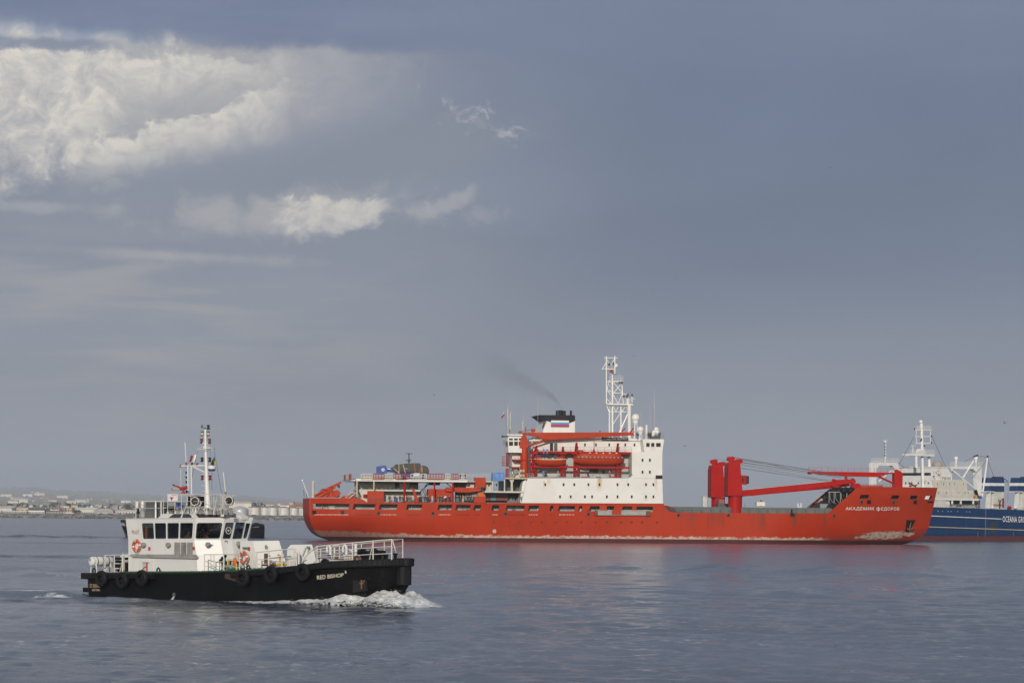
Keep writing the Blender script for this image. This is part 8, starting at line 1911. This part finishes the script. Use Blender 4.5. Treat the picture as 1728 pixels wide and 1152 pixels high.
for a, b in (((1545, 868.8), (1690, 875.2)), ((1555, 888), (1740, 894.4))):
    m2 = MB(); n = 12
    for k in range(n):
        p0 = BP(a[0] + (b[0] - a[0]) * k / n, a[1] + (b[1] - a[1]) * k / n, BY + .03); p1 = BP(a[0] + (b[0] - a[0]) * (k + 1) / n, a[1] + (b[1] - a[1]) * (k + 1) / n, BY + .03)
        m2.loft([[p0 + Vector((0, .04, -.1)), p0 + Vector((0, .04, .1)), p0 + Vector((0, -.1, .1)), p0 + Vector((0, -.1, -.1))], [p1 + Vector((0, .04, -.1)), p1 + Vector((0, .04, .1)), p1 + Vector((0, -.1, .1)), p1 + Vector((0, -.1, -.1))]])
    T_('white_stripe', m2, M_brass if a[1] > 880 else M_bwht)
for px in (1583, 1590.5, 1600, 1605, 1616, 1631, 1636): T_('porthole', MB().lathe([(.13, -.03), (.13, .05)], BP(px, 862 + (px - 1583) * .02, BY), 'Y', 10), M_lgrey)
for px, w_ in ((1650, .3), (1710, .35), (1738, .3)):
    m2 = MB(); a = BP(px, 897, BY); m2.box(a.x - w_ / 2, a.x + w_ / 2, BY, BY + .05, 1.0, a.z); T_('rust_run', m2, M_rust)
def tl(u, v): return BP(1692 + 46 * u, 880.2 - 10 * v + 1.4 * u, BY + .06)
lettering('hull_lettering', 'OCEANA GROUP', M_bwht, tr, tl, 1.1, .012)
TP = lambda pts, y0, y1, m2=None: BLU.plate(m2 or MB(), pts, y0, y1)
def TR(px0, py1, px1, py0, y0, y1, m2=None): return BLU.rect(m2 or MB(), px0, py1, px1, py0, y0, y1)
# wheelhouse: its bright front looks ahead (left), its side towards the viewer
xf = BP(1572, 820, 6.2).x
z1, z0 = BP(1572, 788.4, 6.2).z, BP(1572, 855, 6.2).z
wh = T_('wheelhouse', MB().box(xf - 5.5, xf, -6.4, 6.2, BP(1572, 838, 6.2).z, z1), M_bwht)
zw0, zw1 = BP(1572, 801.8, 6.2).z, BP(1572, 797.2, 6.2).z
MB().box(xf - .1, xf + .05, -6.0, 5.9, zw0, zw1).build('bridge_window', M_glass, wh)
for y in (-5.2, -3.2, -1.0, 1.4, 3.6, 5.0): MB().box(xf - .05, xf + .05, y - .18, y + .18, BP(1572, 816.5, 6.2).z, BP(1572, 812.8, 6.2).z).build('window', M_glass, wh)
MB().box(xf - 5.9, xf + .3, -6.7, 6.5, z1, z1 + .25).build('roof', M_bwht, wh)
T_('lower_house', MB().box(xf - 7, xf + .4, -6.8, 6.6, BP(1572, 858, 6.4).z, BP(1572, 820, 6.4).z), M_bwht)
sw = T_('emblem_wall', TP([(1572.5, 811), (1572.5, 788.5), (1598, 789.2), (1606, 800), (1607, 811)], 6.3, 5.8), M_bwht)
r = random.Random(14); mb = MB()
for _ in range(26):
    px, py = r.uniform(1574, 1588), r.uniform(792, 807); s_ = r.uniform(.5, 1.3) if py < 800 else r.uniform(.9, 2.2)
    TR(px, py + s_ * .7, px + s_, py, 6.38, 6.3, mb)
mb.build('pixel_emblem', M_blk, sw); TR(1583, 801.5, 1587, 799, 6.42, 6.35).build('yellow_emblem', M_yel, sw)
lettering('wall_lettering', 'ZR00', M_blk, sw, lambda u, v: BP(1588.8 + 15.4 * u, 810.2 - 5.6 * v, 6.4), 1.1, .0)
def corr(name, px0, px1, py0, py1, y):
    o = T_(name, TR(px0, py1, px1, py0, y, -6), M_bcor); m2 = MB(); k = px0 + 1
    while k < px1 - .6: TR(k, py1, k + 1.1, py0, y + .35, y, m2); k += 2.6
    m2.build('corrugation', M_bcor, o); return o
c1 = corr('upper_deckhouse', 1574, 1632, 809.8, 827, 6.6); c2 = corr('lower_deckhouse', 1574, 1642.5, 827.2, 841.5, 6.9)
for px in (1582, 1591.5, 1603, 1611.5, 1627): TR(px - .9, 818, px + .9, 814.6, 6.78, 6.6).build('window', M_glass, c1)
for px in (1585, 1597, 1604, 1611.6, 1619, 1628, 1634): TR(px - .8, 832.6, px + .8, 829.4, 7.08, 6.9).build('window', M_glass, c2)
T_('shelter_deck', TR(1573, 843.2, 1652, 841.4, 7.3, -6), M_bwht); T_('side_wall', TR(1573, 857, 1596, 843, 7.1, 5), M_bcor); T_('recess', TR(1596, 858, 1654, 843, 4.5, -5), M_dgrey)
for px in (1607.5, 1622, 1643): T_('pillar', TR(px - 1, 850, px + 1, 843, 7.1, 6.8), M_bwht)
mb = MB(); rail(mb, BP(1597, 857, 7.3), BP(1660, 858.6, 7.3), 1.1, 1.3, r=.04); T_('deck_railing', mb, M_lgrey)
mb = MB()
for k in range(16): px = 1598 + k * 3.2; TR(px, 857, px + r.uniform(1, 2.6), 857 - r.uniform(1, 5), 6 + r.uniform(-.6, .6), 5.2, mb)
T_('deck_gear', mb, M_lgrey)
v = BP(1582, 785.5, 0); T_('brown_radome', MB().ball(v, 1.5, 18, 12), pbr('radome_tan', (.34, .29, .24), .6, var=.15), True)
ms = T_('foremast', BLU.bar(MB(), (1557.5, 822, 4), (1555.2, 714, 4), .42, 10), M_bwht, True)
mb = MB(); mb.ball(BP(1554, 711.5, 4), .5, 14, 10); BLU.bar(mb, (1554, 713, 4), (1554.2, 722, 4), .25, 8); mb.build('dome', M_bwht, ms, True)
mb = MB()
for py, a, b in ((725.4, 1543.5, 1573), (736.3, 1544, 1571), (747.8, 1544.5, 1571)): BLU.bar(mb, (a, py, 4), (b, py, 4), .16, 5)
for px in (1546, 1570): BLU.bar(mb, (px, 725, 4), (px + .3, 748, 4), .09, 5)
mb.build('crosstree', M_bwht, ms)
mb = MB(); TR(1537, 768.6, 1577, 766.3, 5.4, 2.4, mb); TP([(1549, 768), (1553, 757), (1560, 757), (1563, 768)], 4.6, 3.4, mb); mb.build('platform', M_bwht, ms)
mb = MB(); rail(mb, BP(1536.5, 766.3, 5.4), BP(1576.5, 766.3, 5.4), 1.2, .8, r=.05); rail(mb, BP(1546, 725, 4), BP(1571, 725, 4), 1.1, .7, r=.045); mb.build('railing', M_bwht, ms)
mb = MB()
for a, b, w_ in (((1546.5, 789, 5), (1546, 769, 5), .38), ((1568.5, 789, 3.4), (1567.5, 769, 3.4), .42), ((1541, 766, 4), (1540, 752, 4), .12), ((1537.5, 752, 4), (1545, 752, 4), .12)): BLU.bar(mb, a, b, w_, 8)
mb.build('mast_leg', M_bwht, ms)
mb = MB()
for px, py in ((1543.5, 723.5), (1572, 735.6), (1572, 747), (1555, 741), (1554, 743), (1560, 752), (1545.5, 786)): mb.lathe([(.14, -.2), (.2, 0), (.14, .25)], BP(px, py, 4.4), n=8)
mb.build('lamp', M_blk, ms)
mb = MB()
for a, b in (((1543, 736, 4), (1517, 783, 5)), ((1573, 737, 4), (1597, 790, 2)), ((1517, 781, 5), (1526, 788, 5)), ((1560, 812, 4.2), (1588, 803, 6))): BLU.bar(mb, a, b, .05, 4)
mb.build('stay', M_steel, ms)
ga = T_('bow_gantry', TP([(1472, 838), (1472, 783), (1474, 779.8), (1514, 780.4), (1516.5, 784), (1516.5, 812), (1511, 812), (1511, 793), (1506.5, 785.5), (1483.5, 785), (1479, 792), (1479, 838)], 3.2, 2.0), M_bwht)
mb = MB(); rail(mb, BP(1470.5, 780, 3.2), BP(1516, 780.4, 3.2), 1.15, .7, r=.05); BLU.bar(mb, (1471, 838, 3), (1471, 780, 3), .08, 5); mb.build('railing', M_bwht, ga)
mb = MB(); BLU.bar(mb, (1494, 781, 2.6), (1494, 743, 2.6), .24, 8); BLU.bar(mb, (1489.5, 743.3, 2.6), (1498.5, 743.3, 2.6), .12, 5); mb.build('light_pole', M_bwht, ga)
mb = MB()
for k in range(5): mb.lathe([(.2, -.15), (.2, .15)], BP(1493.3, 748 + k * 5, 2.9), n=6)
mb.build('lamp', M_blk, ga); mb = MB(); BLU.bar(mb, (1483, 812, 4), (1504, 794, 4), .2, 6); BLU.bar(mb, (1484, 786, 2.6), (1497, 798, 2.6), .05, 4); mb.build('strut', M_bwht, ga)
gb = T_('aft_gantry', TP([(1603.5, 786.5), (1658, 786.2), (1656.5, 791.5), (1657, 842), (1650, 842), (1648.5, 797), (1642, 791), (1605, 791)], 3.0, 1.6), M_bwht)
mb = MB()
for a, b, w_ in (((1606, 792, 3.2), (1649, 828, 3.2), .28), ((1643, 777, 3), (1625, 806, 3), .26), ((1666.3, 772, 3.4), (1657.5, 838, 3.2), .26), ((1611, 791, 2), (1606, 799, 2), .3)): BLU.bar(mb, a, b, w_, 6)
mb.build('derrick', M_bwht, gb)
mb = MB(); rail(mb, BP(1604, 786.3, 3), BP(1658, 786, 3), 1.1, .9, r=.05); mb.build('railing', M_bwht, gb)
for px in (1613.5, 1647): 
    m2 = MB().ball(BP(px, 773.5, 2.4), .58, 14, 10, (1, 1, 1.15)); BLU.bar(m2, (px, 787, 2.4), (px, 776, 2.4), .36, 10); m2.build('satellite_dome', M_bwht, gb, True)
mb = MB(); BLU.bar(mb, (1646, 768.5, 2.4), (1666.3, 771, 3.4), .07, 4); BLU.bar(mb, (1666.5, 776, 3.4), (1677.5, 805, 3), .05, 4); BLU.bar(mb, (1645, 769, 2.4), (1627, 779, 2.4), .05, 4); BLU.bar(mb, (1666, 776, 3.4), (1640, 806, 3.4), .04, 4); BLU.bar(mb, (1667, 777, 3), (1668, 850, 3), .035, 4); mb.build('wire', M_steel, gb)
mb = MB(); BLU.bar(mb, (1643, 770, 2.4), (1650, 767.8, 2.4), .22, 5); BLU.bar(mb, (1666.6, 776, 3.4), (1666.6, 768.5, 3.4), .26, 5); BLU.bar(mb, (1646, 826, 3.2), (1650, 838, 3.2), .42, 6); mb.build('block', M_blk, gb)
mb = MB()
for px in (1618, 1634): BLU.bar(mb, (px, 791, 2.4), (px, 799, 2.4), .10, 4); TR(px - 2.5, 800.4, px + 2.5, 799.4, 3, 2, mb)
mb.build('basket', M_lgrey, gb)
for px, m_, w_ in ((1647.5, M_yel, 3.5), (1655.5, M_blue, 2.6), (1644.5, M_strap, 2.4)):
    T_('deck_drum', TR(px - w_ / 2, 841.5, px + w_ / 2, 836 - (1 if w_ > 3 else 0), 6.5, 5.6), m_)
def funnel(px):
    fb = T_('funnel', TP([(px - 2.2, 829), (px + 1, 805.6), (px + 24.5, 806), (px + 24.6, 829)], 5.0, 2.0), M_bfb, bevel=.1)
    TP([(px - .7, 819.3), (px - .1, 814.4), (px + 24.7, 814.8), (px + 24.8, 819.5)], 5.06, 1.94).build('white_band', M_bwht, fb)
    TR(px + 6, 858, px + 24, 829, 4.7, 2.2).build('base', M_bcor, fb)
    for a in (0, 1): TP([(px - 3.5 + a * 5, 858), (px - .5 + a * 5, 829), (px + 2.2 + a * 5, 829), (px - .6 + a * 5, 858)], 5.0 - a * .6, 4.0 - a * .6).build('leg', M_bwht, fb)
    m2 = MB(); TR(px - 4, 829.8, px + 8, 828.6, 5.5, 2, m2)
    m2.build('platform', M_bwht, fb); m2 = MB()
    for k in range(5): m2.lathe([(.3, 0), (.3, .35)], BP(px + 5 + k * 4, 806, 3.6), n=8)
    m2.build('exhaust_pipe', M_blk, fb); m2 = MB(); BLU.bar(m2, (px + 24.5, 807, 4), (px + 31, 812.5, 4), .1, 5); BLU.bar(m2, (px + 24.5, 813, 4), (px + 31, 812, 4), .07, 5); BLU.bar(m2, (px + 31, 812, 4), (px + 30.5, 845, 4), .03, 4); m2.build('floodlight_arm', M_bfb, fb)
    for k in range(7): pass
    m2 = MB()
    for k in range(8): BLU.bar(m2, (px + 2.4 - k * .15, 832 + k * 3.2, 5.1), (px + 5 - k * .15, 832 + k * 3.2, 5.1), .06, 4)
    m2.build('ladder', M_lgrey, fb)
funnel(1670.3); funnel(1718.5)
mb = MB()
for k in range(18):
    px = 1655 + k * 5.2; h = r.uniform(1.5, 6); TR(px, 860 + k * .1, px + r.uniform(1.5, 4), 860 - h + k * .1, 5.5, 4.5, mb)
T_('deck_winch', mb, M_lgrey)
for px, m_ in ((1675, M_bwht), (1714, M_bwht), (1703.5, M_red)): T_('deck_tank', MB().lathe([(.3, -.6), (.42, -.4), (.42, .4), (.3, .6)], BP(px, 856, 6.2), 'X', 12), m_, True)
T_('red_post', TR(1692, 858, 1694.5, 840, 4.9, 4.4), pbr('maroon', (.2, .03, .03), .5)); mb = MB(); BLU.bar(mb, (1687.5, 857, 6), (1687.5, 846, 6), .15, 5); BLU.bar(mb, (1685, 842, 6), (1687.5, 847, 6), .13, 5); BLU.bar(mb, (1690, 842, 6), (1687.5, 847, 6), .13, 5); T_('towing_hook', mb, M_blk)
mb = MB(); rail(mb, BP(1677, 853, 5.2), BP(1692, 853.5, 5.2), .5, .9, r=.05); T_('red_rail', mb, M_rail)

# ================================================================ the dark tug behind the pilot boat
GP = TUG.p; GY = 5.0
tg = thing('tug', 'dark tug crossing behind the pilot boat, only its bow and stern showing', 'tug', (TUG.cx, TUG.cy, 0), TUG.yaw)
M_tug = pbr('tug_navy', (.007, .008, .013), .55, spec=.2, var=.3, streak=.3)
rings = []
for px, pxw, hb, pt in ((205, 215, .04, 886.5), (209, 217, .35, 887), (216, 221, .65, 888), (230, 232, .92, 889), (260, 260, 1, 890.5), (400, 400, 1, 891.5), (430, 430, 1, 889.5), (443, 443, .93, 889), (445.8, 445.4, .8, 889)):
    t_, b_ = GP(px, pt, GY * hb), GP(pxw, 906, GY * hb)
    rings.append([(t_.x, GY * hb, t_.z), (b_.x, GY * hb * .86, .4), (b_.x, GY * hb * .7, -1), (b_.x, -GY * hb * .7, -1), (b_.x, -GY * hb * .86, .4), (t_.x, -GY * hb, t_.z)])
tg_h = MB().loft(rings).build('hull', M_tug, tg)
mb = MB(); TUG.rect(mb, 203.5, 881.5, 214, 876.5, 3.2, -3.2); mb.build('bow_fender', M_rub, tg, bevel=.1)
mb = MB().loft([[GP(214, 889, 3), GP(209, 882, 3), GP(216, 878, 3), GP(219, 889, 3)], [GP(214, 889, -3), GP(209, 882, -3), GP(216, 878, -3), GP(219, 889, -3)]]); mb.build('bulwark', M_tug, tg)
rr = random.Random(3); pts = [GP(412 + k * 3.8, 886.8 + rr.uniform(-.7, .7) - (1.4 if 3 < k < 8 else 0), GY) for k in range(10)]
MB().tube(pts, [.36, .40, .42, .46, .44, .50, .46, .44, .42, .34], 8).build('stern_fender', M_rub, tg, True)
mb = MB()
for k in range(5): v = GP(420 + k * 4.2, 884 + (k % 2), 3.5); mb.ball(v, .33, 8, 6)
mb.build('rope_heap', M_lgrey, tg); TUG.rect(MB(), 230, 890, 400, 884, 3.4, -3.4).build('deckhouse', M_dgrey, tg)
TUG.rect(MB(), 285, 884.2, 345, 869, 2.4, -2.4).build('wheelhouse', M_lgrey, tg)
# ================================================================ gulls
def gull(px, py, Y, span, bank, lab):
    v = spot(px, py, Y); mb = MB(); rg = []
    for x, r_ in ((-.26, .01), (-.18, .04), (-.05, .065), (.08, .06), (.16, .04), (.20, .042), (.24, .02), (.29, .004)): rg.append([(x * span, math.cos(a) * r_ * span, math.sin(a) * r_ * span) for a in [k * .785 for k in range(8)]])
    mb.loft(rg)
    for s_ in (-1, 1):
        w_ = [(.10, 0, .02), (.09, .22, .12), (-.02, .50, .08)]; c = [.13, .11, .02]
        rings = []
        for (x, y, z), ch in zip(w_, c): rings.append([(x * span, s_ * y * span, z * span + .012 * span), ((x - ch) * span, s_ * y * span, z * span), (x * span, s_ * y * span, z * span - .012 * span)])
        mb.loft(rings)
    mb.loft([[(-.24 * span, -.03 * span, .005), (-.24 * span, .03 * span, .005), (-.24 * span, 0, -.02)], [(-.38 * span, -.07 * span, .005), (-.38 * span, .07 * span, .005), (-.38 * span, 0, -.01)]])
    o = mb.build('gull', pbr('gull_grey', (.16, .16, .17), .8, var=.4, scale=3), None, True); o.location = v; o.rotation_euler = (R(bank), R(10), R(30 + bank * 3)); tag(o, lab, 'bird')
gull(1695, 713, 560, 1.2, 40, 'gull banking above the blue trawler funnels'); gull(1402, 283, 800, 1.2, 15, 'tiny gull high in the grey sky above the deck cranes'); gull(733, 666, 760, 1.2, -20, 'tiny gull over the covered helicopter'); gull(1155, 752, 720, 1.25, 25, 'gull flying just ahead of the white bridge tower'); gull(1683, 357, 820, 1.1, -30, 'tiny gull high near the upper right of the sky'); gull(1069, 600, 760, 1.1, 10, 'tiny gull beside the top of the lattice mast')
